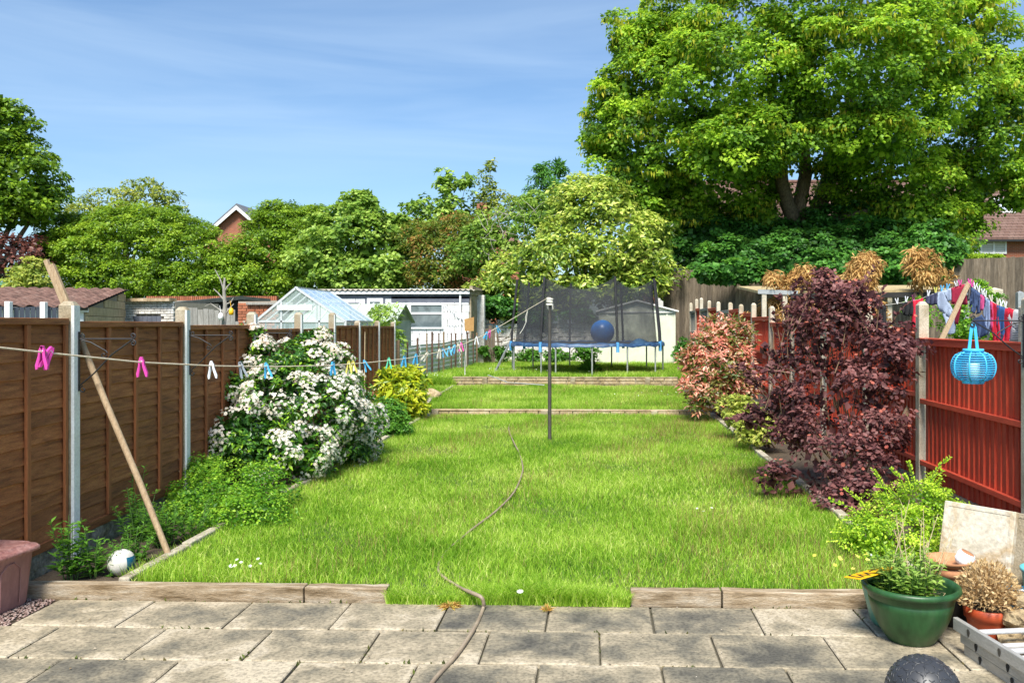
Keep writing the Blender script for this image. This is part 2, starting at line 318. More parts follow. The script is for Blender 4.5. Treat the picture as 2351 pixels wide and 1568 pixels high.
lm_dryg = g('dry_grass', [(.35, .20, .05), (.52, .33, .10), (.30, .34, .06)], .3, .7, gain=1.2)

# ------------------------------------------------------------------ leaf clouds
def unit(a): return a/np.maximum(np.linalg.norm(a, axis=1, keepdims=True), 1e-9)
def rdir(n): return unit(rng.normal(size=(n, 3)))
def npmesh(name, v, tris, vals, mat, parent=None, mi=None, mats=None):
    me = bpy.data.meshes.new(name); nv, nf = len(v), len(tris)
    me.vertices.add(nv); me.vertices.foreach_set('co', np.asarray(v, np.float32).ravel())
    me.loops.add(nf*3); me.loops.foreach_set('vertex_index', np.asarray(tris, np.int32).ravel())
    me.polygons.add(nf); me.polygons.foreach_set('loop_start', np.arange(nf, dtype=np.int32)*3)
    me.polygons.foreach_set('loop_total', np.full(nf, 3, np.int32))
    at = me.attributes.new('v', 'FLOAT', 'POINT'); at.data.foreach_set('value', np.asarray(vals, np.float32))
    for m in (mats or [mat]): me.materials.append(m)
    if mi is not None: me.polygons.foreach_set('material_index', np.asarray(mi, np.int32))
    me.update(calc_edges=True); me.validate(); return link(name, me, parent)
def leaves(name, pos, axis, nrm, size, val, mat, parent=None, ratio=.55, fold=.12, bend=.0):
    n = len(pos); axis = unit(axis); side = unit(np.cross(axis, nrm)); nn = np.cross(side, axis)
    s = np.asarray(size).reshape(-1, 1)*np.ones((n, 1))
    tip = pos+axis*s-np.array([[0, 0, 1]])*s*bend
    mid = pos+axis*s*.45
    lf = mid+side*s*ratio*.5+nn*s*fold; rt = mid-side*s*ratio*.5+nn*s*fold
    v = np.stack([pos, lf, tip, rt], 1).reshape(-1, 3); b = np.arange(n)[:, None]*4
    t = np.concatenate([b+np.array([[0, 2, 1]]), b+np.array([[0, 3, 2]])], 0)
    return npmesh(name, v, t, np.repeat(np.clip(val, 0, 1), 4), mat, parent)
def stars(name, pos, nrm, size, val, mat, parent=None, k=5):
    n = len(pos); nrm = unit(nrm); a = unit(np.cross(nrm, rdir(n))); b = np.cross(nrm, a); s = np.asarray(size).reshape(-1, 1)*np.ones((n, 1))
    vs = [pos]; ts = []
    for j in range(k):
        for dt, rr in ((-.34, .72), (0, 1.0), (.34, .72)):
            t = 2*math.pi*j/k+dt*2*math.pi/k*1.25
            vs.append(pos+(a*math.cos(t)+b*math.sin(t))*s*rr+nrm*s*.16*rr)
    v = np.stack(vs, 1).reshape(-1, 3); q = 1+3*k; base = np.arange(n)[:, None]*q
    for j in range(k):
        ts.append(base+np.array([[0, 1+3*j, 2+3*j]])); ts.append(base+np.array([[0, 2+3*j, 3+3*j]]))
    return npmesh(name, v, np.concatenate(ts, 0), np.repeat(np.clip(val, 0, 1), q), mat, parent)
def blob_clumps(blobs, cr, dens=1.0, jitter=.14, back=.45):
    """clump centres over the skin of a set of ellipsoids; blobs: (centre, radii)"""
    cs, ds = [], []
    for c, r in blobs:
        c = np.array(c); r = np.array(r); area = 4*math.pi*((r[0]*r[1])**1.6/3+(r[0]*r[2])**1.6/3+(r[1]*r[2])**1.6/3)**(1/1.6)
        n = max(6, int(dens*area/(cr*cr*2.2))); d = rdir(n)
        keep = (d[:, 2] > -.75) & ((d[:, 1] < .25) | (rng.random(n) < back)); d = d[keep]
        rad = 1-np.abs(rng.normal(0, jitter, len(d)))+rng.normal(0, jitter*.4, len(d))
        p = c+d*r*rad[:, None]
        ok = np.ones(len(p), bool)
        for c2, r2 in blobs:
            if c2 is c: continue
            q = (p-np.array(c2))/np.array(r2)
            if np.allclose(np.array(c2), c): continue
            ok &= (q*q).sum(1) > .5
        cs.append(p[ok]); ds.append(unit(d/r)[ok])
    return np.concatenate(cs), np.concatenate(ds)
def foliage(name, blobs, mat, parent, cr=.5, per=60, leaf=.16, ratio=.6, flat=.6, up=.75, droop=.25, dens=1.0, jitter=.14, core=.35, vbase=.5, vvar=.22, back=.45, cvar=.16):
    cc, cd = blob_clumps(blobs, cr, dens, jitter, back); n = len(cc)
    k = per; idx = np.repeat(np.arange(n), k); N = n*k
    d = rdir(N); d = unit(d+cd[idx]*.55+np.array([[0, 0, .35]]))
    crs = cr*(.7+.6*rng.random(n))[idx][:, None]
    p = cc[idx]+d*crs*np.array([[1, 1, flat]])*(.55+.5*rng.random((N, 1)))
    nr = unit(d*.5+cd[idx]*.3+np.array([[0, 0, up]])+rng.normal(0, .45, (N, 3)))
    ax = np.cross(nr, rdir(N))+d*.5-np.array([[0, 0, droop]])
    ax = unit(ax-nr*(ax*nr).sum(1, keepdims=True)*.7)
    sz = leaf*(.65+.7*rng.random(N))
    cv = rng.normal(0, cvar, n)[idx]
    v = vbase+cv+rng.normal(0, vvar, N)
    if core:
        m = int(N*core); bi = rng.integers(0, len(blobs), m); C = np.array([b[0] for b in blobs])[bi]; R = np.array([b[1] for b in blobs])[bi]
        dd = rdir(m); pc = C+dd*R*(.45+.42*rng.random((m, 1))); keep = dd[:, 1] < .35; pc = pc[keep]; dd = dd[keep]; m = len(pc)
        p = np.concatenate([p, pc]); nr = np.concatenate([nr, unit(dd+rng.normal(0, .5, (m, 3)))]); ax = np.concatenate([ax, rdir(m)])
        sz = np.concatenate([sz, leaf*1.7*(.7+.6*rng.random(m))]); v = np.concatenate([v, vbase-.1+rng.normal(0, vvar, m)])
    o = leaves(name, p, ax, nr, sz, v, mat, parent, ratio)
    return o, cc, cd
def dblob(xd, yd, rx, ry, zc, rz=None):               # ellipsoid given by its outline in the photo and its distance
    s = zc/F; return (W(xd, yd, zc), (rx*s, rz if rz else rx*s*.8, ry*s))
def limb(mb, a, b, r0, r1, n=5, wob=.08, sides=7):
    a, b = Vector(a), Vector(b); d = (b-a).length; pts = []; rs = []
    for i in range(n+1):
        t = i/n; q = a.lerp(b, t)
        if 0 < i < n: q += Vector((random.uniform(-1, 1), random.uniform(-1, 1), random.uniform(-.5, .5)))*wob*d*.5
        pts.append(q); rs.append(r0+(r1-r0)*t)
    mb.tube(pts, rs, sides)
    return pts

# ================================================================== SETTING
H1, H2, H3 = .05, .12, .33                      # the three lawn levels
XL, XR = -2.93, 2.0                             # lawn edges
def fx(y): return -3.71-.0675*(y-5.9)           # left fence line
def plate(name, poly, top, bot, mat):
    mb = MB(); mb.prism([(p[0], p[1]) for p in poly], top-bot, (0, 0, bot), (1, 0, 0), (0, 1, 0)); return struct(mb.build(name, mat))
plate('ground', [(-600, -60), (600, -60), (600, 900), (-600, 900)], -.06, -.3, m_ground)
plate('bank', [(-300, 37), (-4.4, 37), (-4.4, 29.6), (2.6, 29.6), (2.6, 31.4), (13.5, 24.3), (300, 24.3), (300, 700), (-300, 700)], 1.7, -.2, m_ground)
plate('lawn_lower', [(XL, 5.22), (-1.255, 5.22), (-1.255, 5.115), (.208, 5.115), (.208, 5.22), (XR, 5.22), (XR, 15.2), (XL, 15.2)], H1, -.2, m_turf)
plate('lawn_middle', [(fx(15.25), 15.28), (XR, 15.28), (XR, 21.2), (fx(21.2), 21.2)], H2, -.2, m_turf)
plate('lawn_upper', [(-4.75, 21.28), (3.15, 21.28), (3.15, 29.5), (-4.3, 29.5)], H3, -.2, m_turf)
plate('flower_bed_left', [(fx(5.24)+.05, 5.24), (XL-.06, 5.24), (XL-.06, 15.2), (fx(15.2)+.05, 15.2)], .03, -.2, m_soil)
plate('flower_bed_right', [(XR+.08, 5.24), (3.2, 5.24), (3.2, 15.2), (XR+.08, 15.2)], .03, -.2, m_soil)
plate('flower_bed_right_upper', [(XR+.01, 15.26), (3.2, 15.26), (3.2, 21.25), (XR+.01, 21.25)], H2-.03, -.2, m_soil)
plate('bark_strip', [(-3.75, 3.2), (-3.285, 3.2), (-3.285, 5.13), (-3.7, 5.13)], -.015, -.2, m_soil)
patio = plate('patio', [(-3.28, 1.6), (3.1, 1.6), (3.1, 5.112), (-3.28, 5.112)], -.022, -.25, m_joint)
slab_me = []
for k in range(5):
    bm = bmesh.new(); bmesh.ops.create_cube(bm, size=1)
    bmesh.ops.scale(bm, vec=(.590, .436, .05), verts=bm.verts)
    for v in bm.verts: v.co.x += random.uniform(-.004, .004); v.co.y += random.uniform(-.004, .004)
    bmesh.ops.bevel(bm, geom=[e for e in bm.edges], offset=.006, segments=1, affect='EDGES')
    me = bpy.data.meshes.new('paving_slab'); bm.to_mesh(me); bm.free(); me.materials.append(m_slab); slab_me.append(me)
rows = [4.878, 4.43, 3.98, 3.53, 3.08, 2.63, 2.18, 1.83]
for r, y in enumerate(rows):
    off = .026 if r % 2 else -.274
    for k in range(-6, 7):
        x = off+.3+.6*k
        if (r == 0 and x < -3.1) or x < -3.75 or x > 3.0: continue
        link('paving_slab', random.choice(slab_me), patio, Matrix.Translation((x, y, -.025+random.uniform(-.004, .003))) @ Matrix.Rotation(random.uniform(-.004, .004), 4, 'Z') @ Matrix.Rotation(random.uniform(-.006, .006), 4, 'X'))

# moss and seedlings in the joints, crumbs of leaf litter on the slabs
def joint_moss():
    P = []
    for r, y in enumerate(rows[:5]):
        for _ in range(150): P.append((random.uniform(-3.2, 2.6), y+.224+random.uniform(-.006, .006)))
        off = .026 if r % 2 else -.274
        for k in range(-5, 5):
            for _ in range(random.choice((0, 3, 8, 16))): P.append((off+.6*k+random.uniform(-.006, .006), y+random.uniform(-.21, .21)))
    P = np.array([(x, y, -.012) for x, y in P if math.sin(x*4.1+y*9)+math.sin(x*1.7-y*5) > -.2]); n = len(P)
    ax = rdir(n)+np.array([[0, 0, .8]]); tag(leaves('joint_moss', P, ax, rdir(n), .012+.022*rng.random(n)**2, rng.random(n), g('moss', [(.05, .05, .02), (.07, .10, .02), (.12, .15, .03), (.20, .16, .07)], .3, .8, gain=1.2), None, .5), 'thin moss and seedlings in the joints of the paving', 'moss', kind='stuff')
    n = 70; P = np.stack([rng.uniform(-3.1, 2.6, n), rng.uniform(3.7, 5.08, n), np.full(n, .006)], 1); ax = rdir(n)*np.array([[1, 1, .1]])
    tag(leaves('leaf_litter', P, ax, np.tile([0, 0, 1.], (n, 1))+rng.normal(0, .2, (n, 3)), .008+.012*rng.random(n), rng.random(n), g('litter', [(.14, .09, .05), (.30, .22, .12), (.55, .50, .42)], .1, .9, gain=1.0), None, .6), 'tiny dry leaf crumbs scattered over the paving', 'leaf litter', kind='stuff')
joint_moss()
# timber sleepers at the lawn's front edge
def sleeper(x0, x1, label, h=.08):
    mb = MB(); n = 10; y0, y1 = 5.125, 5.215
    for i in range(n):
        a, b = x0+(x1-x0)*i/n, x0+(x1-x0)*(i+1)/n
    xs = [x0+(x1-x0)*i/n for i in range(n+1)]; P = []
    for x in xs:
        j = lambda s: random.uniform(-s, s)
        P += [(x, y0+j(.003), -.02), (x, y0+j(.005), h+j(.004)), (x, y1+j(.004), h+j(.004)), (x, y1, -.02)]
    fs = [(0, 1, 2, 3), tuple(4*n+i for i in (3, 2, 1, 0))]
    for i in range(n):
        for q in range(4): fs.append((4*i+q, 4*(i+1)+q, 4*(i+1)+(q+1) % 4, 4*i+(q+1) % 4))
    mb.add(P, fs); o = mb.build('timber_edging', m_sleeper, bevel=.006)
    tag(o, label, 'edging', 'timbers edging the patio')
sleeper(-3.68, -1.775, 'long dark timber edging beam beside the pink bin')
sleeper(-1.765, -1.262, 'short weathered timber edging beam ending beside the grass gap')
sleeper(.215, .755, 'short pale timber edging beam right of the grass gap')
sleeper(.765, 1.95, 'long pale timber edging beam behind the big green pot')

# kerbs along the beds
def kerb(pts, label, wd=.07, top=.10, name='bed_edging'):
    o = empty(name, (pts[0][0], pts[0][1], 0), label=label, cat='edging', group='edgings along the beds')
    base = Vector((pts[0][0], pts[0][1], 0))
    for a, b in zip(pts[:-1], pts[1:]):
        n = max(1, round(math.hypot(b[0]-a[0], b[1]-a[1])/.9))
        for i in range(n):
            p = Vector((a[0]+(b[0]-a[0])*i/n, a[1]+(b[1]-a[1])*i/n, 0)); q = Vector((a[0]+(b[0]-a[0])*(i+1)/n, a[1]+(b[1]-a[1])*(i+1)/n, 0))
            d = (q-p).normalized(); t = top+random.uniform(-.012, .012); z = a[2] if len(a) > 2 else 0
            mb = MB(); mb.bar(p-base+d*.006+Vector((0, 0, z+t/2-.06)), q-base-d*.006+Vector((0, 0, z+t/2-.06)), wd, t+.12)
            mb.build('kerb_stone', m_kerb, o, bevel=.01)
kerb([(XL-.02, 5.23), (XL-.02, 8.5), (XL+.06, 10), (XL-.02, 12), (XL-.02, 15.1)], 'pale stone edging between lawn and left flower bed')
kerb([(XR+.04, 5.3), (XR+.06, 15.1)], 'pale stone edging between lawn and right flower bed', .08, .11)
kerb([(-3.15, 15.5, .07), (-3.35, 17.2, .07), (-3.5, 21.0, .09)], 'mossy stone edging of the middle terrace on the left', .08, .1)
# step walls
def stepwall(y, x0, x1, z0, z1, label, posts):
    o = empty('terrace_wall', ((x0+x1)/2, y, z0), label=label, cat='wall', group='low walls of the lawn terraces'); ox = (x0+x1)/2
    mb = MB(); mb.b2((x0-ox, .015, -.3), (x1-ox, .075, z1-z0)); mb.build('core', m_mortar, o)
    courses = max(1, round((z1-z0+.02)/.075)); hh = (z1-z0+.02)/courses
    for c in range(courses):
        x = x0
        while x < x1-.05:
            L = min(random.uniform(.22, .5), x1-x)
            m = MB(); d = random.uniform(.0, .02); m.box((x+L/2-ox, .02-d/2, -.02+hh*(c+.5)), (L-.014, .05+d, hh-.012)); m.build('stone', m_stone, o, bevel=.008)
            x += L
    for px in posts:
        m = MB(); m.box((px-ox, 0, (z1-z0)/2-.02), (.12, .12, z1-z0+.06)); m.build('post', m_conc, o, bevel=.01)
    m = MB(); m.b2((x0-ox, -.02, z1-z0), (x1-ox, .085, z1-z0+.025)); m.build('coping', m_stone, o, bevel=.006)
stepwall(15.2, XL, XR, H1, H2+.01, 'low stone effect wall at the front of the middle lawn', [-2.86, -.9, 1.05])
stepwall(21.2, -3.55, 2.05, H2, H3+.01, 'stone effect wall in front of the trampoline lawn', [-2.75, -.55, 1.3])

# ------------------------------------------------------------------ grass
def grass(name, regions, label):
    Vs, Ts, Vals, Mi = [], [], [], []; base = 0
    for (x0, x1, y0, y1, z, n, hgt, wid, near, seed) in regions:
        x = x0+(x1-x0)*rng.random(n); y = y0+(y1-y0)*rng.random(n)
        cl = np.sin(x*3.1+y*1.7)+np.sin(x*1.3-y*2.9+1)+np.sin(y*4.3+x*5.1)
        h = hgt*(.55+.6*rng.random(n))*(1+.16*cl)
        ang = rng.random(n)*2*np.pi; lean = .25+.55*rng.random(n); a2 = rng.random(n)*2*np.pi
        lx, ly = np.cos(a2)*lean*h, np.sin(a2)*lean*h
        wx, wy = np.cos(ang)*wid*.5, np.sin(ang)*wid*.5
        P = np.stack([x, y, np.full(n, z)], 1); S = np.stack([wx, wy, np.zeros(n)], 1)
        T = P+np.stack([lx, ly, h*(1-.28*lean)], 1)
        v = np.clip(.42+rng.normal(0, .17, n), 0, 1)
        dry = rng.random(n) < .05; v[dry] = .9
        m = np.zeros(n, int)
        if seed:
            px = np.clip((x-.1)/1.6, 0, 1)*(.55+.45*np.sin(x*2.2+y*1.9))+(.35 if near else .5)*(np.sin(x*2.7-y*1.1) > .55)
            sd = rng.random(n) < seed*np.clip(px, 0.05, 1); m[sd] = 1
            T[sd] = P[sd]+(T[sd]-P[sd])*np.array([[.8, .8, 1.75]]); S[sd] *= .5; v[sd] = rng.random(sd.sum())
        if near:
            Mid = P+np.stack([lx*.35, ly*.35, h*.58], 1)
            Mid[m == 1] = (P[m == 1]+T[m == 1])/2
            vv = np.stack([P-S, P+S, Mid+S*.8, Mid-S*.8, T], 1).reshape(-1, 3); b = base+np.arange(n)[:, None]*5
            t = np.concatenate([b+np.array([[0, 1, 2]]), b+np.array([[0, 2, 3]]), b+np.array([[3, 2, 4]])], 1).reshape(-1, 3)
            Vs.append(vv); Ts.append(t); Vals.append(np.repeat(v, 5)); Mi.append(np.repeat(m, 3)); base += 5*n
        else:
            vv = np.stack([P-S, P+S, T], 1).reshape(-1, 3); b = base+np.arange(n)[:, None]*3
            Vs.append(vv); Ts.append(b+np.array([[0, 1, 2]])); Vals.append(np.repeat(v, 3)); Mi.append(m); base += 3*n
    o = npmesh(name, np.concatenate(Vs), np.concatenate(Ts), np.concatenate(Vals), None, None, np.concatenate(Mi), [lm_grass, lm_seed])
    return tag(o, label, 'grass', kind='stuff')
grass('grass', [
    (XL+.03, XR, 5.22, 7.3, H1-.01, 64000, .085, .0052, True, .16),
    (XL+.03, XR, 7.3, 10.5, H1-.01, 62000, .085, .0062, True, .22),
    (XL+.03, XR, 10.5, 15.19, H1-.01, 82000, .085, .0095, False, .22),
    (-3.4, XR, 15.3, 21.2, H2-.01, 90000, .10, .012, False, .09),
    (-4.5, -3.4, 15.4, 21.2, H2-.01, 12000, .13, .014, False, 0),
    (-4.6, 3.1, 21.35, 29.4, H3-.01, 100000, .15, .016, False, .03),
    (-4.75, -3.5, 21.12, 21.34, H2, 3600, .34, .016, False, 0),
    (-1.255, .208, 5.07, 5.23, .0, 11000, .12, .005, True, 0),
    (XL-.1, XL+.05, 5.3, 15.1, .04, 4000, .10, .008, False, 0),
    (XR-.05, XR+.1, 5.3, 15.1, .04, 2600, .10, .008, False, 0)], 'bright green overgrown lawn grass with seed heads on three terraces')
# small flowers in the turf
def turf_flowers(name, spots, mat, label, cat, size, k=6):
    pos = []
    for (xd, yd, n, rx, ry, h) in spots:
        c = G(xd, yd, h)
        for _ in range(n): pos.append((c.x+random.gauss(0, rx), c.y+random.gauss(0, ry), h+.02+random.uniform(-.02, .03)))
    pos = np.array(pos); n = len(pos)
    o = stars(name, pos, np.tile([0, -.35, 1.], (n, 1))+rng.normal(0, .25, (n, 3)), np.full(n, size), rng.random(n), mat, None, k)
    return tag(o, label, cat, kind='stuff')
turf_flowers('daisies', [(535, 1302, 6, .05, .05, H1+.05), (600, 1290, 2, .03, .03, H1+.05), (1630, 1180, 3, .1, .1, H1+.06), (1990, 865, 14, .5, .4, H2+.07), (1700, 915, 10, .4, .3, H2+.06),
     (1230, 850, 34, .9, .35, H3+.12), (1290, 845, 12, .4, .3, H3+.12), (1000, 862, 14, .2, .5, H3+.1), (1990, 1287, 2, .02, .03, H1+.07), (1500, 905, 8, .5, .4, H2+.06)], lm_daisy, 'small white daisies scattered through the lawn', 'daisies', .013, 8)
turf_flowers('buttercups', [(1900, 1283, 3, .06, .05, H1+.08), (1980, 1285, 4, .05, .05, H1+.09), (1940, 1305, 2, .05, .04, H1+.07), (1420, 862, 6, .3, .3, H2+.06)], lm_butter, 'pale yellow buttercups at the right of the lawn', 'buttercups', .016)
tag(stars('dandelion_clock', np.array([tuple(G(1194, 1358, H1+.06))]), np.array([[0, -.3, 1.]]), np.array([.022]), np.array([.9]), lm_daisy, None, 14), 'single white flower head near the patio edge', 'flower')
# withered tufts in the paving joints
def tuft(name, p, n, h, spread, mat, label, cat, wid=.006, vb=.5, group=None):
    ang = rng.random(n)*2*np.pi; rr = rng.random(n)*spread*.25
    P = np.stack([p[0]+np.cos(ang)*rr, p[1]+np.sin(ang)*rr, np.full(n, p[2])], 1)
    ln = (.2+.8*rng.random(n)); T = np.stack([np.cos(ang)*ln*spread, np.sin(ang)*ln*spread, h*(1.1-.6*ln)*(.6+.5*rng.random(n))], 1)
    o = leaves(name, P, T, np.tile([0, 0, 1.], (n, 1))+rng.normal(0, .3, (n, 3)), np.linalg.norm(T, axis=1), vb+rng.normal(0, .25, n), mat, None, wid/max(h, spread)*2, .02, .25)
    return tag(o, label, cat, group)
tuft('grass_tuft', G(1032, 1393, 0), 90, .05, .09, lm_dryg, 'withered orange grass tuft on the paving beside the hose', 'grass tuft', .006)
tuft('grass_tuft', G(1256, 1402, 0), 50, .06, .05, lm_dryg, 'small withered grass tuft in a joint near the patio centre', 'grass tuft', .005)
tuft('grass_tuft', G(1353, 858, H3), 160, .62, .34, lm_weed, 'tall bright grass clump at the front of the trampoline', 'grass tuft', .05, .75)

# ================================================================== LEFT FENCE
P0 = Vector((-3.71, 5.9, 0)); DV = Vector((-.13, 1.925, 0)); DU = DV.normalized(); NU = Vector((DU.y, -DU.x, 0))     # NU points to the lawn
fence = empty('brown_fence', (P0.x, P0.y, 0), label='long dark brown lapped panel fence with white concrete posts on the left', cat='fence')
def Lf(p): return Vector(p)-P0
ptop = [1.80, 1.81, 1.81, 1.79, 1.81, 1.83, 1.71, 1.72, 1.70]
for k in range(-1, 8):
    c = P0+DV*k; h = ptop[k+1]
    mb = MB(); hw, hd = .05, .052
    prof = [(-hw, -hd), (hw-.014, -hd), (hw, -hd+.014), (hw, hd-.014), (hw-.014, hd), (-hw, hd)]     # along NU, DU
    R = [Lf(c)+NU*a+DU*b for a, b in prof]; lo = [p+Vector((0, 0, -.1)) for p in R]; hi = [p+Vector((0, 0, h)) for p in R]
    cap = [Lf(c)+NU*a*.55+DU*b*.55+Vector((0, 0, h+.03)) for a, b in prof]; n = len(prof)
    vs_ = lo+hi+cap
    for i in range(n):
        j = (i+1) % n; mid = (prof[i][0]+prof[j][0])/2
        mb.mi = 0 if (mid > hw-.02) else 1
        mb.add([vs_[i], vs_[j], vs_[n+j], vs_[n+i]], [(0, 1, 2, 3)]); mb.mi = 1
        mb.add([vs_[n+i], vs_[n+j], vs_[2*n+j], vs_[2*n+i]], [(0, 1, 2, 3)])
    mb.add(cap, [tuple(range(n))])
    mb.build('post', [m_white, m_conc], fence)
def wavy_slat(L, h, seed):
    r = random.Random(seed); n = 14; P = []; fs = []; ph = r.uniform(0, 6); am = r.uniform(.002, .008)
    for i in range(n+1):
        u = L*i/n; lo = am*math.sin(u*r.uniform(3, 3.4)+ph)+am*.8*math.sin(u*7.3+ph*2)
        P += [(0.019, u, lo-.012), (.024, u, lo-.008), (.006, u, h), (0, u, h), (.011, u, lo-.012)]
    for i in range(n):
        for q in range(5): fs.append((5*i+q, 5*i+(q+1) % 5, 5*(i+1)+(q+1) % 5, 5*(i+1)+q))
    fs += [(0, 1, 2, 3, 4), tuple(5*n+q for q in (4, 3, 2, 1, 0))]
    mb = MB(); mb.add(P, fs); return mb.mesh('slat', m_brown)
PL = 1.925-.108
slats = [wavy_slat(PL-.02, .132, s) for s in range(6)]
RM = Matrix((NU, DU, Vector((0, 0, 1)))).transposed().to_4x4()
tops = [1.72, 1.70, 1.67, 1.62, 1.61, 1.655, 1.645, 1.63]
for k in range(-1, 7):
    o0 = P0+DV*k+DU*.054; top = tops[k+1]; bot = .165
    def q(a, b, z): return Lf(o0+NU*a+DU*b+Vector((0, 0, z)))
    mb = MB(); mb.bar(q(.0, 0.004, top-.022), q(.0, PL-.004, top-.022), .062, .044)
    panel = mb.build('panel', m_brown, fence, bevel=.004)
    mb = MB(); mb.bar(q(-.002, .004, bot+.03), q(-.002, PL-.004, bot+.03), .05, .06); mb.build('bottom_rail', m_brown, panel, bevel=.004)
    ns = 13; hh = (top-.044-bot-.06)/ns
    for i in range(ns):
        link('slat', random.choice(slats), panel, Matrix.Translation(q(-.02, .01, bot+.06+hh*i+.002)) @ RM @ Matrix.Diagonal((1, 1, hh*1.09/.132, 1)))
    nb = 3
    for i in range(nb+2):
        b = .022+(PL-.044)*i/(nb+1)
        m = MB(); m.bar(q(.014, b, bot+.061), q(.014, b, top-.045), .042 if 0 < i < nb+1 else .036, .022, up=NU); m.build('batten', m_brownv, panel, bevel=.003)
    m = MB(); n = 16; P = []; fs = []
    for i in range(n+1):
        for j in range(6):
            z = -.09+(bot-.004+.09)*j/5; P.append(q(.012+(random.uniform(-.008, .014) if 0 < j < 5 else 0), PL*i/n, z))
    for i in range(n):
        for j in range(5): fs.append((6*i+j, 6*(i+1)+j, 6*(i+1)+j+1, 6*i+j+1))
    m.add(P, fs, True); m.bar(q(-.02, 0.002, .035), q(-.02, PL-.002, .035), .04, .25); m.build('gravel_board', m_rockface, fence)
# scroll brackets for hanging baskets, on three posts
def spiral(c, r0, turns, a0, ux, uz, n=16, sgn=1):
    return [c+ux*(r0*(1-.72*i/n))*math.cos(a0+sgn*turns*2*math.pi*i/n)+uz*(r0*(1-.72*i/n))*math.sin(a0+sgn*turns*2*math.pi*i/n) for i in range(n+1)]
def bracket(base, ux, arm, top, label, vert=.42, drop=.33):
    o = empty('hanging_bracket', base, label=label, cat='bracket', group='scrolled iron hanging brackets'); Z = Vector((0, 0, 1)); r = .0055
    mb = MB(); mb.bar(Z*(top-vert+.05), Z*(top+.05), .02, .006, up=ux); mb.build('back_plate', m_iron, o)
    mb = MB(); mb.tube([ux*.004+Z*top, ux*arm+Z*top], r, 6); mb.tube(spiral(ux*(arm+.002)+Z*(top+.022), .022, 1.1, -math.pi/2, ux, Z), r*.9, 6); mb.build('arm', m_iron, o)
    mb = MB(); mb.tube([ux*.006+Z*(top-drop), ux*.1+Z*(top-drop*.75), ux*arm*.62+Z*(top-drop*.33), ux*arm+Z*(top-.006)], r, 6)
    mb.tube(spiral(ux*(arm+.004)+Z*(top-.03), .022, 1.1, math.pi/2, ux, Z, sgn=-1), r*.9, 6); mb.tube(spiral(ux*.026+Z*(top-drop-.03), .026, 1.0, math.pi/2, ux, Z), r*.9, 6); mb.build('brace', m_iron, o)
    mb = MB(); mb.tube([ux*.006+Z*(top-.004), ux*.08+Z*(top-.025), ux*arm*.5+Z*(top-.085), ux*arm*.53+Z*(top-.1)], r*.9, 6); mb.tube(spiral(ux*(arm*.46)+Z*(top-.115), .022, 1.0, 0, ux, Z, sgn=-1), r*.8, 6); mb.tube(spiral(ux*.02+Z*(top+.02), .02, 1, -math.pi/2, ux, Z), r*.8, 6); mb.build('scroll', m_iron, o)
    return o
for k, lb in ((0, 'black iron scroll bracket on the nearest left fence post'), (1, 'black iron scroll bracket on the second left fence post'), (2, 'black iron scroll bracket on the third left post above the white flowers')):
    c = P0+DV*k+NU*.054+DU*.02; bracket((c.x, c.y, 0), Vector((1, .08, 0)).normalized(), .37, 1.575, lb)

# ================================================================== RIGHT FENCE
RX = 3.25; RY = [6.48, 8.59, 10.27, 12.2, 14.1, 15.8, 17.6, 19.1, 20.6, 22.6, 24.4, 26.2, 27.4, 29.0]
RT = [1.9, 1.905, 1.94, 1.94, 1.94, 2.01, 2.11, 2.12, 2.2, 2.27, 2.35, 2.48, 2.48, 2.4]
RP = [1.525, 1.62, 1.69, 1.69, 1.69, 1.80, 1.89, 2.0, 2.0, 2.1, 2.12, 2.15, 2.1]
rf = empty('red_fence', (RX, RY[0], 0), label='rust red boarded fence with cream concrete posts on the right', cat='fence'); RO = Vector((RX, RY[0], 0))
def rpost(y, h, sz=.1):
    mb = MB(); c = Vector((RX, y, 0))-RO; hw = sz/2; mb.b2((c.x-hw, c.y-hw, -.1), (c.x+hw, c.y+hw, h-.04)); 
    b = [(c.x+sx*hw, c.y+sy*hw, h-.04) for sx, sy in ((-1, -1), (1, -1), (1, 1), (-1, 1))]; t = [(c.x+sx*hw*.45, c.y+sy*hw*.45, h) for sx, sy in ((-1, -1), (1, -1), (1, 1), (-1, 1))]
    mb.add(b+t, [(4, 5, 6, 7)]+[(i, (i+1) % 4, 4+(i+1) % 4, 4+i) for i in range(4)])
    return mb.build('post', m_concpale, rf, bevel=.008)
bm_ = MB(); bm_.add([(-.012, 0, 0), (.016, 0, 0), (.012, .108, 0), (.004, .108, 0), (-.012, 0, 1), (.016, 0, 1), (.012, .108, 1), (.004, .108, 1)], [(0, 3, 2, 1), (4, 5, 6, 7), (0, 1, 5, 4), (1, 2, 6, 5), (2, 3, 7, 6), (3, 0, 4, 7)])
board_me = bm_.mesh('board', m_red); boardp_me = bm_.mesh('board', m_paleboard)
for k, y in enumerate(RY): rpost(y, RT[k])
rpost(4.85, 1.88)
RYs = [4.85]+RY; tops_ = [1.5]+RP
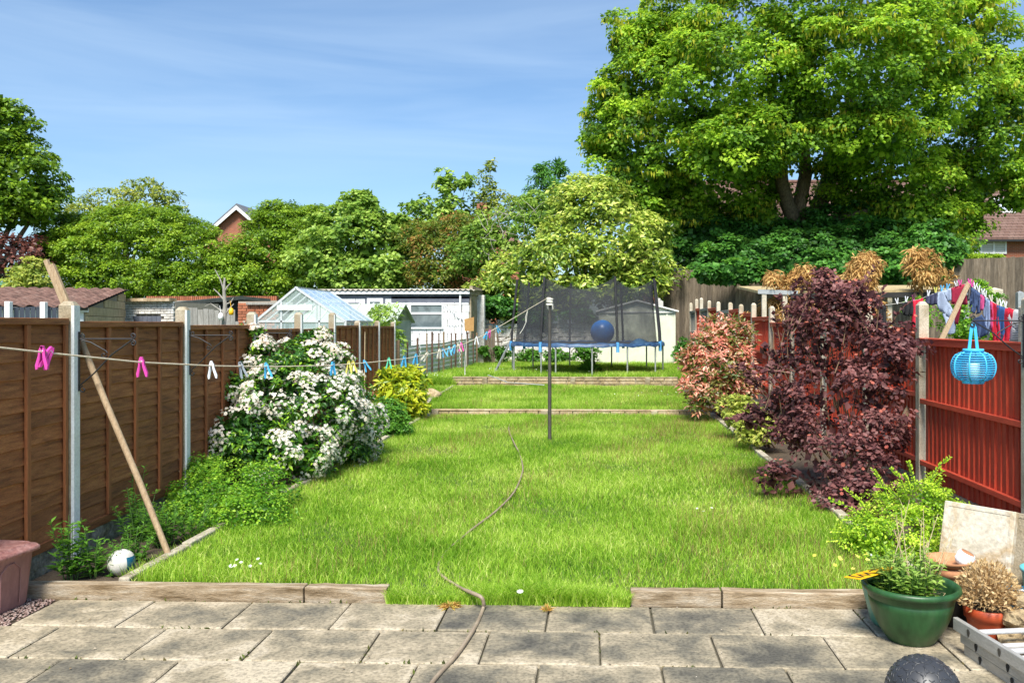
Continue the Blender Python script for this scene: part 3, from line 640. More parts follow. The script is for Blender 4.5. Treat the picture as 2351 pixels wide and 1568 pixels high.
for k in range(len(tops_)):
    a, b = RYs[k]+.052, RYs[k+1]-.052; top = tops_[k]; gh = np.interp(a, [0, 15, 15.3, 21, 21.3, 30], [0, .03, .18, .18, .36, .4]); bot = gh+.14
    grey = k in (9, 11, 13); mt = m_paleboard if grey else m_redrail
    mb = MB(); mb.b2((-.045, a-RO.y, top-.055), (.012, b-RO.y, top)); mb.b2((-.052, a-RO.y, top), (.03, b-RO.y, top+.018))
    panel = mb.build('panel', mt, rf, bevel=.004)
    for z in (bot+(top-bot)*.12, bot+(top-bot)*.56):
        m = MB(); m.b2((-.045, a-RO.y, z-.024), (-.006, b-RO.y, z+.024)); m.build('rail', mt, panel, bevel=.004)
    nb = int((b-a)/.098)
    for i in range(nb):
        link('board', boardp_me if grey else board_me, panel, Matrix.Translation((random.uniform(-.004, .002), a-RO.y+.098*i+.004, bot)) @ Matrix.Diagonal((1, .98, top-.058-bot+random.uniform(-.0, .003), 1)))
    m = MB(); m.b2((-.02, a-RO.y, gh-.15), (.02, b-RO.y, bot-.004)); m.build('gravel_board', m_conc, rf)
o = bracket((RX-.052, RY[0]-.0, 0), Vector((-1, -.02, 0)).normalized(), .37, 1.705, 'black iron bracket on the right fence holding the blue lantern', .4, .27)

# ================================================================== BUILDINGS AND WALLS
def wallbricks(parent, name, org, u, L, z0, z1, bw, bh, dep, mat, skip=None, topf=None, rough=.0):
    """single bricks of a wall, sharing a few meshes"""
    u = Vector(u).normalized(); n = Vector((u.y, -u.x, 0)); R = Matrix((u, -n, Vector((0, 0, 1)))).transposed().to_4x4(); mes = []
    for k in range(4):
        mb = MB(); mb.box((0, 0, 0), (bw-.014, dep, bh-.012))
        if rough: mb.v = [tuple(c+random.uniform(-rough, rough)*(1, .7, .8)[i] for i, c in enumerate(v)) for v in mb.v]
        bm = bmesh.new(); me = mb.mesh(name, mat); bm.from_mesh(me); bmesh.ops.bevel(bm, geom=bm.edges[:], offset=.006+rough*.5, segments=1, affect='EDGES'); bm.to_mesh(me); bm.free(); mes.append(me)
    rows = int((z1-z0)/bh); org = Vector(org)
    for r in range(rows):
        x = (bw/2 if r % 2 == 0 else 0)
        while x < L+.01:
            z = z0+bh*(r+.5); sc = 1.0
            if x < bw*.4: x2, sc = bw*.25, .5
            elif x > L-bw*.4: x2, sc = L-bw*.25, .5
            else: x2 = x
            ok = (topf is None or z+bh*.4 < topf(x2)) and not (skip and skip(x2, z))
            if ok: link(name, random.choice(mes), parent, Matrix.Translation(org+u*x2+Vector((0, 0, z))) @ R @ Matrix.Translation((0, random.uniform(-rough, rough)*.8, 0)) @ Matrix.Diagonal((sc, 1, 1, 1)))
            x += bw
# white garage at the end of the left gardens
zc = 27.0; a = W(735, 744, zc); b = W(1079, 744, zc); gy = (a.y+b.y)/2
gar = empty('garage', ((a.x+b.x)/2, gy, 0), label='white rendered garage with corrugated roof and long window', cat='garage'); gx = (a.x+b.x)/2; HL = (b.x-a.x)/2
def Zat(yd, zc): return CAMH+(HZ-yd)*zc/F
zt = Zat(677, zc)
mb = MB(); mb.b2((-HL, 0, -.06), (HL, 4.5, zt)); mb.build('wall', m_mortar, gar)
wx = lambda xd: (xd-VPX)*zc/F*1.0-gx
win = (wx(942), wx(1020), Zat(755, zc), Zat(697, zc)); dr = (wx(850), wx(874), .0, Zat(689, zc))
gskip = None
wallbricks(gar, 'block', (-HL, -.02, 0), (1, 0, 0), 2*HL, .7, zt-.02, .45, .225, .05, m_whitewall, gskip)
for (x0, x1, z0, z1, nm, mt) in ((-HL, HL, zt-.12, zt+.02, 'fascia', m_greypaint), (-HL, wx(850)-.3, Zat(697, zc)-.16, Zat(697, zc)+.03, 'band', m_greypaint), (wx(874)+.35, HL, Zat(697, zc)+.03, Zat(697, zc)+.22, 'band', m_greypaint)):
    mb = MB(); mb.b2((x0, -.052, z0), (x1, -.045+.02, z1)); mb.build(nm, mt, gar)
mb = MB(); mb.b2((dr[0]-.16, -.05, -.05), (dr[1]+.16, -.02, dr[3]+.2)); mb.build('door_surround', m_greypaint, gar)
mb = MB(); mb.b2((dr[0]-.09, -.07, -.05), (dr[1]+.09, -.052, dr[3]+.06)); d_ = mb.build('door', m_upvc, gar)
mb = MB(); mb.b2((dr[0], -.08, 1.2), (dr[1], -.071, dr[3]-.05)); mb.build('pane', m_pane, d_)
def window(parent, x0, x1, z0, z1, y, pane, bars=(), fr=.05, name='window'):
    mb = MB(); mb.b2((x0, y-.05, z0), (x1, y, z0+fr)); mb.b2((x0, y-.05, z1-fr), (x1, y, z1)); mb.b2((x0, y-.05, z0+fr), (x0+fr, y, z1-fr)); mb.b2((x1-fr, y-.05, z0+fr), (x1, y, z1-fr))
    w_ = mb.build(name, m_upvc, parent)
    mb = MB(); mb.b2((x0+fr, y-.02, z0+fr), (x1-fr, y-.012, z1-fr)); mb.build('pane', pane, w_)
    for (bx0, bx1, bz0, bz1) in bars:
        mb = MB(); mb.b2((bx0, y-.045, bz0), (bx1, y-.021, bz1)); mb.build('glazing_bar', m_upvc, w_)
    return w_
window(gar, *win, -.05, m_pane, [(win[0]+.05, win[1]-.05, win[3]-.34, win[3]-.28)])
mb = MB(); mb.b2((-HL-.05, -.16, zt+.02), (HL+.02, -.06, zt+.11)); mb.build('gutter', m_upvc, gar)
mb = MB(); mb.tube([(HL-.28, -.09, zt+.02), (HL-.28, -.09, 0)], .035, 8); mb.build('downpipe', m_upvc, gar)
mb = MB(); n = 120; P = []; fs = []
for i in range(n+1):
    x = -HL-.15+(2*HL+.35)*i/n; w_ = .028*math.sin(i*2*math.pi/4)
    P += [(x, -.2, zt+.15+w_), (x, 4.7, zt+.32+w_), (x, -.2, zt+.138+w_), (x, 4.7, zt+.308+w_)]
for i in range(n):
    q = 4*i; fs += [(q, q+4, q+5, q+1), (q+2, q+3, q+7, q+6), (q, q+2, q+6, q+4), (q+1, q+5, q+7, q+3)]
mb.add(P, fs, True); mb.build('roof', m_asb, gar)
mb = MB(); mb.b2((HL, -.02, zt-.0), (HL+.1, 4.6, zt+.28)); mb.b2((HL+.002, -.0, -.05), (HL+.05, 4.5, zt)); mb.build('end_wall', m_conc, gar)
# lattice trellis on it
tr = empty('trellis', (gx+wx(1038), gy-.1, 1.7), label='white lattice trellis fixed on the garage wall beside the window', cat='trellis')
for i in range(6):
    mb = MB(); mb.bar((-.25+.1*i, 0, .62-.05*i), (-.05+.1*i, 0, -.05), .02, .012, up=(0, 1, 0)); mb.build('lath', m_upvc, tr)
    mb = MB(); mb.bar((-.25+.1*i, -.014, .6-.08*i), (.15+.04*i, -.014, .62-.13*i), .02, .012, up=(0, 1, 0)); mb.build('lath', m_upvc, tr)
# brown tiled garage on the far left
p1 = W(195, 744, 20.0); p2 = W(285, 744, 25.2); pu = (p2-p1); pu.z = 0; Ls = pu.length; pu.normalize(); pl = Vector((-pu.y, pu.x, 0)); z1, z2 = Zat(700, 20), Zat(663, 25.2)
ga = empty('tiled_garage', (p1.x, p1.y, 0), label='low garage with brown tiled roof, white front and sandy block side wall', cat='garage')
FW = 9.0
mb = MB(); e = [Vector((0, 0, 0)), pl*FW, pl*FW+pu*Ls, pu*Ls]; zz = [z1-.1, z1-.1, z2-.1, z2-.1]
mb.add([q+Vector((0, 0, -.06)) for q in e]+[q+Vector((0, 0, z)) for q, z in zip(e, zz)], [(0, 1, 5, 4), (1, 2, 6, 5), (2, 3, 7, 6), (3, 0, 4, 7), (4, 5, 6, 7)]); mb.build('wall', m_mortar, ga)
mb = MB(); mb.bar(-pu*.03+pl*.02+Vector((0, 0, z1*.5)), -pu*.03+pl*FW+Vector((0, 0, z1*.5)), .03, z1-.22); mb.build('front_wall', m_whitewall, ga)
wallbricks(ga, 'block', -pl*.02, pu, Ls, 1.2, z2, .45, .225, .05, m_sandblock, None, lambda x: z1-.06+(z2-z1)*x/Ls)
mb = MB(); slope = Vector((pu.x*Ls, pu.y*Ls, z2-z1)); sl_ = slope.length; sd = slope.normalized(); nn = pl.cross(sd)*-1
nn = sd.cross(pl) if sd.cross(pl).z > 0 else -sd.cross(pl)
mb.add([Vector((0, 0, z1-.05))-pl*.12-sd*.2, Vector((0, 0, z1-.05))+pl*FW-sd*.2, Vector((0, 0, z2-.05))+pu*Ls+pl*FW+sd*.2, Vector((0, 0, z2-.05))+pu*Ls-pl*.12+sd*.2], [(0, 1, 2, 3)]); mb.build('roof_deck', m_blackboard, ga)
tm = []
for k in range(3):
    t = MB(); P = []; n = 8
    for i in range(n+1):
        x = .33*i/n-.165; hgt = .03*math.sin(i/n*2*math.pi)+.01
        P += [(x, -.22, hgt+.022), (x, .22, hgt), (x, -.22, hgt-.006)]
    fs = []
    for i in range(n): q = 3*i; fs += [(q, q+1, q+4, q+3), (q, q+3, q+5, q+2)]
    t.add(P, fs, True); tm.append(t.mesh('tile', m_tileroof))
RT4 = Matrix((-pl, sd, nn)).transposed().to_4x4()
nr = int(sl_/.36)+1
for r in range(nr):
    for c in range(int(FW/.31)):
        link('tile', random.choice(tm), ga, Matrix.Translation(Vector((0, 0, z1-.02))+sd*(-.05+.36*r)+pl*(.05+.31*c)) @ RT4 @ Matrix.Rotation(random.uniform(-.02, .02), 4, 'X'))
mb = MB(); mb.bar(-pu*.12-pl*.1+Vector((0, 0, z1-.12)), -pu*.12+pl*FW+Vector((0, 0, z1-.12)), .03, .1); mb.build('fascia', m_upvc, ga)
mb = MB(); mb.tube([-pu*.2-pl*.1+Vector((0, 0, z1-.08)), -pu*.2+pl*FW+Vector((0, 0, z1-.08))], .05, 8); mb.build('gutter', m_blackpot, ga)
# grey slat fence with white posts in front of it
p = W(-60, 744, 14); q_ = W(165, 744, 15.2); p.z = q_.z = 0
sf = empty('grey_slat_fence', (p.x, p.y, 0), label='dark grey upright slat fence with white posts before the tiled garage', cat='fence'); d = (q_-p); L_ = d.length; d.normalize()
for i in range(int(L_/.085)):
    mb = MB(); mb.b2((-.034, -.01, .1), (.034, .01, Zat(705, 14.6)+.01*math.sin(i*.7))); o = mb.build('slat', m_darkpaint, sf); o.location = d*(.085*i+.03); o.rotation_euler = (0, 0, math.atan2(d.y, d.x))
for t in (.36, .72, 1.0):
    mb = MB(); mb.box((0, 0, 1.0), (.09, .09, 2.12)); o = mb.build('post', m_white, sf, bevel=.008); o.location = d*L_*t-Vector((0, .06, 0))
# white painted brick outbuilding
a = W(284, 744, 25.5); b = W(400, 744, 25.0); wo = empty('brick_outbuilding', (a.x, a.y, 0), label='whitewashed brick outbuilding with grey plank door', cat='building'); u = (b-a); u.z = 0; Lw = u.length; u.normalize(); nb_ = Vector((u.y, -u.x, 0)); zt2 = Zat(691, 25.2)
mb = MB(); mb.bar(-nb_*1.0+Vector((0, 0, zt2/2-.05)), u*Lw-nb_*1.0+Vector((0, 0, zt2/2-.05)), 1.9, zt2); mb.build('wall', m_mortar, wo)
ds = (.42, .98)
wallbricks(wo, 'brick', nb_*.0, u, Lw, 1.0, zt2, .225, .075, .06, m_whitebrick, lambda x, z: ds[0] < x < ds[1]+.45 and z < zt2-.42)
for i in range(6):
    mb = MB(); c = u*(ds[0]+.05+.165*i)+nb_*.02; mb.bar(c+Vector((0, 0, .0)), c+Vector((0, 0, zt2-.45)), .155, .02, up=nb_); mb.build('door_plank', m_greypaint, wo)
mb = MB(); mb.bar(u*.0+nb_*.05+Vector((0, 0, zt2+.03)), u*Lw+nb_*.05+Vector((0, 0, zt2+.03)), .3, .09); mb.build('coping', m_stone, wo)
# black felt roofed shed
a = W(375, 744, 27); b = W(604, 744, 29); bs = empty('felt_roof_shed', (a.x, a.y, 0), label='dark boarded shed with low green felt roof', cat='shed'); u = (b-a); u.z = 0; Lb = u.length; u.normalize(); nb_ = Vector((-u.y, u.x, 0))
zf, zm = Zat(697, 27), Zat(681, 28.2)
mb = MB(); mb.prism([(0, -.05), (Lb, -.05), (Lb, Zat(692, 29)), (Lb*.72, zm-.12), (0, zf-.1)], 2.4, nb_*2.4, u, (0, 0, 1)); mb.build('wall', m_blackboard, bs)
mb = MB(); mb.prism([(-.3, zf-.16), (-.3, zf-.04), (Lb*.74, zm+.02), (Lb+.15, Zat(690, 29)+.05), (Lb+.15, Zat(690, 29)-.06), (Lb*.74, zm-.1)], 3.0, nb_*2.7, u, (0, 0, 1)); mb.build('roof', m_felt, bs)
# red clay coping bricks behind it
a = W(335, 682, 30); b = W(640, 680, 30); rb = empty('brick_parapet', (a.x, a.y, 0), label='line of red brick on edge coping behind the dark shed', cat='wall'); mb = MB(); mb.b2((0, 0, -.06), (b.x-a.x, .25, Zat(690, 30))); mb.build('wall', m_mortar, rb)
mb = MB(); mb.b2((-.03, -.055, -.05), (.03, .16, .1)); bme = mb.mesh('brick', m_brick)
for i in range(int((b.x-a.x)/.075)): link('brick', bme, rb, Matrix.Translation((.05+.075*i, .05, Zat(690, 30)+.05)))
# brick pier and low wall
a = W(545, 744, 22); b = W(640, 744, 22); bp = empty('brick_wall', (a.x, a.y, 0), label='short red brick wall with pale rail behind the greenhouse', cat='wall'); mb = MB(); mb.b2((0, .06, -.06), (b.x-a.x, .3, Zat(692, 22))); mb.build('core', m_mortar, bp)
wallbricks(bp, 'brick', (0, .05, 0), (1, 0, 0), b.x-a.x, 1.4, Zat(692, 22), .225, .075, .06, m_brick)
mb = MB(); mb.b2((.25, -.06, Zat(697, 22)-.03), (b.x-a.x+.4, .0, Zat(697, 22)+.03)); mb.build('rail', m_paleboard, bp)
# weathered picket fence and a bare feeder trunk
a = W(428, 744, 19); b = W(546, 744, 19.6); pf = empty('picket_fence', (a.x, a.y, 0), label='weathered silver grey board fence left of the greenhouse', cat='fence'); u = (b-a); u.z = 0; Lp = u.length; u.normalize()
for i in range(int(Lp/.115)):
    mb = MB(); mb.b2((-.052, -.01, -.05), (.052, .012, Zat(709, 19)+random.uniform(-.03, .03))); o = mb.build('board', m_paleboard, pf); o.location = u*(.115*i+.06); o.rotation_euler = (0, 0, math.atan2(u.y, u.x))
mb = MB(); mb.bar(Vector((0, .03, 1.7)), u*Lp+Vector((0, .03, 1.7)), .05, .08); mb.build('rail', m_paleboard, pf)
tb = W(515, 744, 15.5); tb.z = 0; bt = empty('bare_tree', tb, label='bare lopped grey tree trunk hung with bird feeders', cat='tree'); mb = MB()
tp = lambda xd, yd: W(xd, yd, 15.5)-tb
mb.tube([(0, 0, -.05), tp(514, 744), tp(517, 700), tp(514, 665), tp(516, 638)], [.045, .042, .038, .028, .016], 8); mb.build('trunk', m_greybark, bt)
for pts in ([(515, 668), (505, 640), (493, 618)], [(515, 690), (500, 672), (490, 663)], [(516, 668), (524, 656), (530, 650)], [(514, 718), (497, 706), (484, 697), (470, 704)], [(516, 700), (530, 694), (536, 684)], [(517, 722), (530, 705), (537, 698)]):
    m = MB(); m.tube([tp(*q) for q in pts], [.018, .012, .007, .006][:len(pts)], 6); m.build('branch', m_greybark, bt)
for (xd, yd, mt, nm, lb) in ((531, 716, m_yellow, 'bird_feeder', 'small yellow bird feeder hanging on the bare trunk'), (507, 727, m_white, 'bird_feeder', 'small white bird feeder hanging on the bare trunk')):
    c = W(xd, yd, 15.4); mb = MB(); mb.lathe([(0, -.06), (.04, -.055), (.045, 0), (.035, .05), (.012, .07), (0, .075)], 12, c); mb.tube([c+Vector((0, 0, .07)), c+Vector((-.03, .02, .2))], .004, 5); tag(mb.build(nm, mt), lb, 'feeder')
# greenhouse
zc = 17.7; gl = (585-VPX)*zc/F; gr_ = (795-VPX)*zc/F; gap = (680-VPX)*zc/F; gz, ge = Zat(661, zc), Zat(738, zc); y0, y1 = zc-.2, zc+2.05; GX = gap
gh = empty('greenhouse', (GX, y0, 0), label='aluminium greenhouse with blue tinted glass roof', cat='greenhouse')
xl, xr = gl-GX, gr_-GX; dY = y1-y0; bw = .028
def gbar(a, b, nm='glazing_bar', wd=bw, mt=m_alubright): m = MB(); m.bar(a, b, wd, wd); m.build(nm, mt, gh)
for y in (0, dY):
    gbar((xl, y, ge), (0, y, gz), 'rafter', .045); gbar((xr, y, ge), (0, y, gz), 'rafter', .045); gbar((xl, y, 0), (xl, y, ge), 'corner_post', .045); gbar((xr, y, 0), (xr, y, ge), 'corner_post', .045)
    gbar((xl, y, ge), (xr, y, ge), 'tie_bar', .035)
    for f in (.29, .71):
        x = xl+(xr-xl)*f; zt_ = ge+(gz-ge)*(1-abs(x)/(xr if x > 0 else -xl)); gbar((x, y, 0), (x, y, zt_), wd=.035)
gbar((0, 0, gz), (0, dY, gz), 'ridge_bar', .05); gbar((xl, 0, ge), (xl, dY, ge), 'eaves_bar', .04); gbar((xr, 0, ge), (xr, dY, ge), 'eaves_bar', .04)
zb_ = Zat(704, zc)-.02; m = MB(); m.bar((xl*.45, -.035, zb_), (xr*.34, -.035, zb_), .03, .1); m.build('door_header', m_upvc, gh)
for i in range(1, 4):
    y = dY*i/4
    for x in (xl, xr): gbar((x, y, ge), (0, y, gz)); gbar((x, y, 0), (x, y, ge))
for sx, x in ((1, xr), (-1, xl)):
    for i in range(4):
        for j in range(2):
            t0, t1 = j/2, (j+1)/2; ya, yb = dY*i/4+.015, dY*(i+1)/4-.015
            pt = lambda t, y: Vector((x*t, y, gz+(ge-gz)*t+.012-.006*j))
            m = MB(); m.add([pt(t0, ya), pt(t1+.01, ya), pt(t1+.01, yb), pt(t0, yb)], [(0, 1, 2, 3)] if sx > 0 else [(3, 2, 1, 0)]); m.build('roof_pane', m_roofglass if sx > 0 else m_glass, gh)
        m = MB(); m.add([(x, dY*i/4+.015, .05), (x, dY*(i+1)/4-.015, .05), (x, dY*(i+1)/4-.015, ge), (x, dY*i/4+.015, ge)], [(0, 1, 2, 3)]); m.build('side_pane', m_glass, gh)
for y in (.0, dY):
    m = MB(); m.add([(xl+.03, y, .05), (xr-.03, y, .05), (xr-.03, y, ge), (0, y, gz-.03), (xl+.03, y, ge)], [(0, 1, 2, 3, 4)]); m.build('gable_pane', m_glass, gh)
# pale green metal shed, ridge across the view
zf, zb = 21.0, 23.1; X1 = (898-VPX)*21/F; X0 = X1-2.6; ze, za = Zat(736, 21), Zat(697.5, 22.05)
gs = empty('green_metal_shed', ((X0+X1)/2, zf, 0), label='pale green ribbed metal shed with pitched roof behind the fence', cat='shed'); cx = (X0+X1)/2; hw = 1.3; dp = zb-zf
mb = MB(); mb.prism([(0, -.06), (dp, -.06), (dp, ze), (dp/2, za-.05), (0, ze)], 2*hw, (-hw, 0, 0), (0, 1, 0), (0, 0, 1)); mb.build('wall', m_palegreen, gs)
for i in range(22):
    m = MB(); y = dp*(i+.5)/22; m.b2((hw, y-.025, -.05), (hw+.014, y+.02, ze-.03)); m.build('rib', m_palegreen, gs)
m = MB(); m.prism([(.05, ze+.02), (dp-.05, ze+.02), (dp/2, za-.12)], .012, (hw, 0, 0), (0, 1, 0), (0, 0, 1)); m.build('gable_panel', M('gable_green', [(.16, .20, .11), (.26, .30, .18)], 4, .6), gs)
for (ya, yb, nm) in ((-.1, dp/2, 'roof'), (dp+.1, dp/2, 'roof')):
    mb = MB(); z_a = ze-.03; mb.add([(-hw-.1, ya, z_a), (hw+.1, ya, z_a), (hw+.1, yb, za), (-hw-.1, yb, za), (-hw-.1, ya, z_a-.03), (hw+.1, ya, z_a-.03), (hw+.1, yb, za-.03), (-hw-.1, yb, za-.03)], [(0, 1, 2, 3), (7, 6, 5, 4), (0, 4, 5, 1), (1, 5, 6, 2), (3, 7, 4, 0)]); r_ = mb.build(nm, m_palegreen, gs)
    for i in range(8):
        x = -hw+.05+2*hw*i/7.2; m = MB(); m.bar((x, ya, z_a+.012), (x, yb, za+.012), .035, .024); m.build('seam', m_shedtrim, r_)
# pale metal shed behind the trampoline
zc = 28.3; x0, x1 = (1375-VPX)*zc/F, (1550-VPX)*zc/F; ze, za = Zat(713, zc), Zat(690, zc); cx = (x0+x1)/2; hw = (x1-x0)/2
s2 = empty('metal_shed', (cx, zc, H3), label='pale grey green metal shed with sliding doors behind the trampoline', cat='shed'); e_, a_ = ze-H3, za-H3
mb = MB(); mb.prism([(-hw, -.06), (hw, -.06), (hw, e_), (0, a_-.04), (-hw, e_)], 1.0, (0, 1.0, 0), (1, 0, 0), (0, 0, 1)); mb.build('wall', m_shedgreen, s2)
for (xa, xb, dpt) in ((-hw*.5, .01, .03), (0, hw*.5, .045)):
    m = MB(); m.b2((xa, -dpt, .02), (xb, -dpt+.02, e_-.1)); m.build('door', m_shedgreen, s2)
for x in (-hw+.03, -hw*.78, -hw*.5, hw*.5, hw*.78, hw-.03):
    m = MB(); m.b2((x-.03, -.024, -.05), (x+.03, -.002, e_-.02)); m.build('rib', m_shedgreen, s2)
m = MB(); m.b2((-hw, -.06, e_-.08), (hw, -.001, e_-.03)); m.build('door_rail', m_shedtrim, s2)
for sx in (-1, 1):
    m = MB(); m.bar((sx*(hw+.1), .45, e_-.03), (0, .45, a_+.0), 1.15, .05, up=(0, 0, 1)); m.build('roof', m_shedtrim, s2)
# whitewashed rubble wall under the trees
a, b = W(1092, 744, 29.3), W(1400, 744, 29.3); rw = empty('rubble_wall', (a.x, a.y, 0), label='whitewashed rubble stone wall behind the trampoline', cat='wall'); Lr = b.x-a.x
mb = MB(); mb.b2((0, .1, 0), (Lr, .35, 1.62)); mb.build('core', M('dirty_wash', [(.20, .17, .13), (.42, .39, .35)], 6, .9, .5), rw)
wallbricks(rw, 'stone', (0, .06, 0), (1, 0, 0), Lr, .3, 1.85, .3, .155, .16, m_whitebrick, None, lambda x: 1.72+.16*math.sin(x*2.3)+.1*math.sin(x*7), .03)
# stone pier and old timber beside the garage
a = W(1102, 744, 28.4); mb = MB(); mb.b2((-.16, -.15, H3-.1), (.16, .15, Zat(678, 28.4))); o = mb.build('gate_pier', m_whitebrick, bevel=.03); o.location = (a.x, a.y, 0); tag(o, 'flaking whitewashed pier beside the garage corner', 'pier')
a = W(1125, 744, 28.3); o = empty('timber_screen', (a.x, a.y, H3), label='old brown timber boards between pier and rubble wall', cat='screen')
for i in range(3):
    m = MB(); m.b2((-.16+.11*i, 0, -.1), (-.06+.11*i, .03, 1.2+.1*(i % 2))); m.build('board', m_greyfence, o)
# hardboard sign on a stake
a = W(1078, 744, 25.5); z0, z1 = Zat(760, 25.5), Zat(728, 25.5); o = empty('notice_board', (a.x, a.y, H3), label='blank orange brown board on a stake by the garage', cat='board')
m = MB(); m.prism([(-.14, z0-H3), (.12, z0-H3), (.13, z1-H3), (-.15, z1-H3-.06)], .02, (0, 0, 0), (1, .25, 0), (0, 0, 1)); m.build('panel', m_orangeboard, o)
m = MB(); m.b2((-.11, .03, -.1), (-.08, .06, z1-H3-.1)); m.build('stake', m_paleboard, o)
# corrugated sheet fence on rusty posts
c0 = P0+DV*7+Vector((0, .1, 0)); c1 = W(1092, 744, 27.3); c1.z = 0; cf = empty('corrugated_fence', (c0.x, c0.y, 0), label='low pale corrugated metal fence on rusty stakes', cat='fence'); u = c1-c0; u.z = 0; Lc = u.length; u.normalize(); nl = Vector((u.y, -u.x, 0))
ht = lambda t: 1.12+.12*t
for s_ in range(4):
    mb = MB(); n = 26; P = []; fs = []
    t0, t1 = s_/4, (s_+1)/4
    for i in range(n+1):
        zf_ = i/n; w_ = .022*math.sin(zf_*2*math.pi*8)+.01*(s_ % 2)
        for t in (t0, t1): P.append(u*Lc*t+nl*w_+Vector((0, 0, .25+(ht(t)+.02*math.sin(9*t)-.25)*zf_)))
    for i in range(n): fs.append((2*i, 2*i+1, 2*i+3, 2*i+2))
    mb.add(P, fs, True); mb.build('sheet', m_corr, cf)
for i, t in enumerate((.012, .10, .2, .3, .36, .44, .5, .6, .66, .75, .84, .93, .99)):
    m = MB(); rr = (.05, .03, .022)[0 if i == 0 else 1+(i % 2)]; hh = ht(t)+random.uniform(.08, .28); m.box((0, 0, hh/2), (rr*1.5, rr, hh+.1)); o = m.build('stake', m_rust if i % 3 else m_oldwood, cf); o.location = u*Lc*t+nl*.06
# grey boarded boundary fence on the bank
A1, A2 = Vector((2.5, 31.3, 0)), Vector((13.6, 24.2, 0)); bf = empty('boundary_fence', (A1.x, A1.y, 0), label='tall weathered grey brown boarded fence along the back boundary', cat='fence'); u = A2-A1; Lf_ = u.length; u.normalize(); nl = Vector((u.y, -u.x, 0)); 
fb = [];
for k in range(3):
    m = MB(); m.add([(0, 0, 0), (.118, 0, 0), (.118, -.018, 0), (0, -.006, 0), (0, 0, 1), (.118, 0, 1), (.118, -.018, 1), (0, -.006, 1)], [(0, 3, 2, 1), (4, 5, 6, 7), (0, 1, 5, 4), (1, 2, 6, 5), (2, 3, 7, 6), (3, 0, 4, 7)]); fb.append(m.mesh('board', m_greyfence))
Rb = Matrix((u, -nl, Vector((0, 0, 1)))).transposed().to_4x4()
for i in range(int(Lf_/.108)): link('board', fb[i % 3], bf, Matrix.Translation(u*.108*i+Vector((0, 0, .9))+nl*random.uniform(0, .006)) @ Rb @ Matrix.Diagonal((1, 1, 2.72+random.uniform(-.015, .01), 1)))
for z in (1.5, 3.3):
    m = MB(); m.bar(-nl*.06+Vector((0, 0, z)), u*Lf_-nl*.06+Vector((0, 0, z)), .05, .08); m.build('rail', m_greyfence, bf)
# brick houses behind
zc = 46.0; hx0, hx1 = (1470-VPX)*zc/F, (2620-VPX)*zc/F; ze = Zat(547, zc)
ho = empty('brick_house', (hx0, zc, 1.7), label='red brick terrace house with brown tiled roof and skylight behind the big tree', cat='house'); LX = hx1-hx0; eh = ze-1.7
m_housebrick, ntb, pb = newmat('house_brick'); bt_ = node(ntb, 'ShaderNodeTexBrick'); bt_.inputs['Color1'].default_value = (.36, .10, .045, 1); bt_.inputs['Color2'].default_value = (.26, .075, .04, 1); bt_.inputs['Mortar'].default_value = (.32, .24, .18, 1); bt_.inputs['Scale'].default_value = 1
bt_.inputs['Brick Width'].default_value = .225; bt_.inputs['Row Height'].default_value = .075; bt_.inputs['Mortar Size'].default_value = .006
gg = node(ntb, 'ShaderNodeNewGeometry'); sx_ = node(ntb, 'ShaderNodeSeparateXYZ'); cb = node(ntb, 'ShaderNodeCombineXYZ'); ntb.links.new(gg.outputs['Position'], sx_.inputs[0]); ntb.links.new(sx_.outputs[0], cb.inputs[0]); ntb.links.new(sx_.outputs[2], cb.inputs[1]); ntb.links.new(cb.outputs[0], bt_.inputs['Vector']); ntb.links.new(bt_.outputs[0], pb.inputs['Base Color']); pb.inputs['Roughness'].default_value = .9
m_houseroof, ntb, pb = newmat('house_tiles'); bt_ = node(ntb, 'ShaderNodeTexBrick'); bt_.inputs['Color1'].default_value = (.155, .085, .065, 1); bt_.inputs['Color2'].default_value = (.21, .13, .105, 1); bt_.inputs['Mortar'].default_value = (.07, .04, .035, 1); bt_.inputs['Scale'].default_value = 1
bt_.inputs['Brick Width'].default_value = .28; bt_.inputs['Row Height'].default_value = .17; bt_.inputs['Mortar Size'].default_value = .012
gg = node(ntb, 'ShaderNodeNewGeometry'); sx_ = node(ntb, 'ShaderNodeSeparateXYZ'); cb = node(ntb, 'ShaderNodeCombineXYZ'); ntb.links.new(gg.outputs['Position'], sx_.inputs[0]); ntb.links.new(sx_.outputs[0], cb.inputs[0]); ntb.links.new(sx_.outputs[2], cb.inputs[1]); ntb.links.new(cb.outputs[0], bt_.inputs['Vector']); ntb.links.new(bt_.outputs[0], pb.inputs['Base Color']); pb.inputs['Roughness'].default_value = .85
mb = MB(); mb.b2((0, 0, -1), (LX, 8, eh)); mb.build('wall', m_housebrick, ho)
rz = eh+3.6; mb = MB(); mb.add([(-.3, -.4, eh-.12), (LX+.3, -.4, eh-.12), (LX+.3, 4, rz), (-.3, 4, rz), (-.3, 8.4, eh-.12), (LX+.3, 8.4, eh-.12), (-.3, -.4, eh-.24), (LX+.3, -.4, eh-.24)], [(0, 1, 2, 3), (3, 2, 5, 4), (6, 7, 1, 0), (0, 3, 4)]); roof = mb.build('roof', m_houseroof, ho)
for i in range(22):
    t = i/22.; m = MB(); m.b2((-.3, -.41+4.4*t, eh-.11+(rz-eh+.12)*t), (LX+.3, -.37+4.4*t, eh-.075+(rz-eh+.12)*t)); m.build('tile_course', m_houseroof, roof)
m = MB(); m.tube([(-.3, 4, rz+.02), (LX+.3, 4, rz+.02)], .13, 8); m.build('ridge', m_tileroof, roof)
m = MB(); m.b2((-.3, -.5, eh-.3), (LX+.3, -.4, eh-.2)); m.build('gutter', m_blackpot, ho)
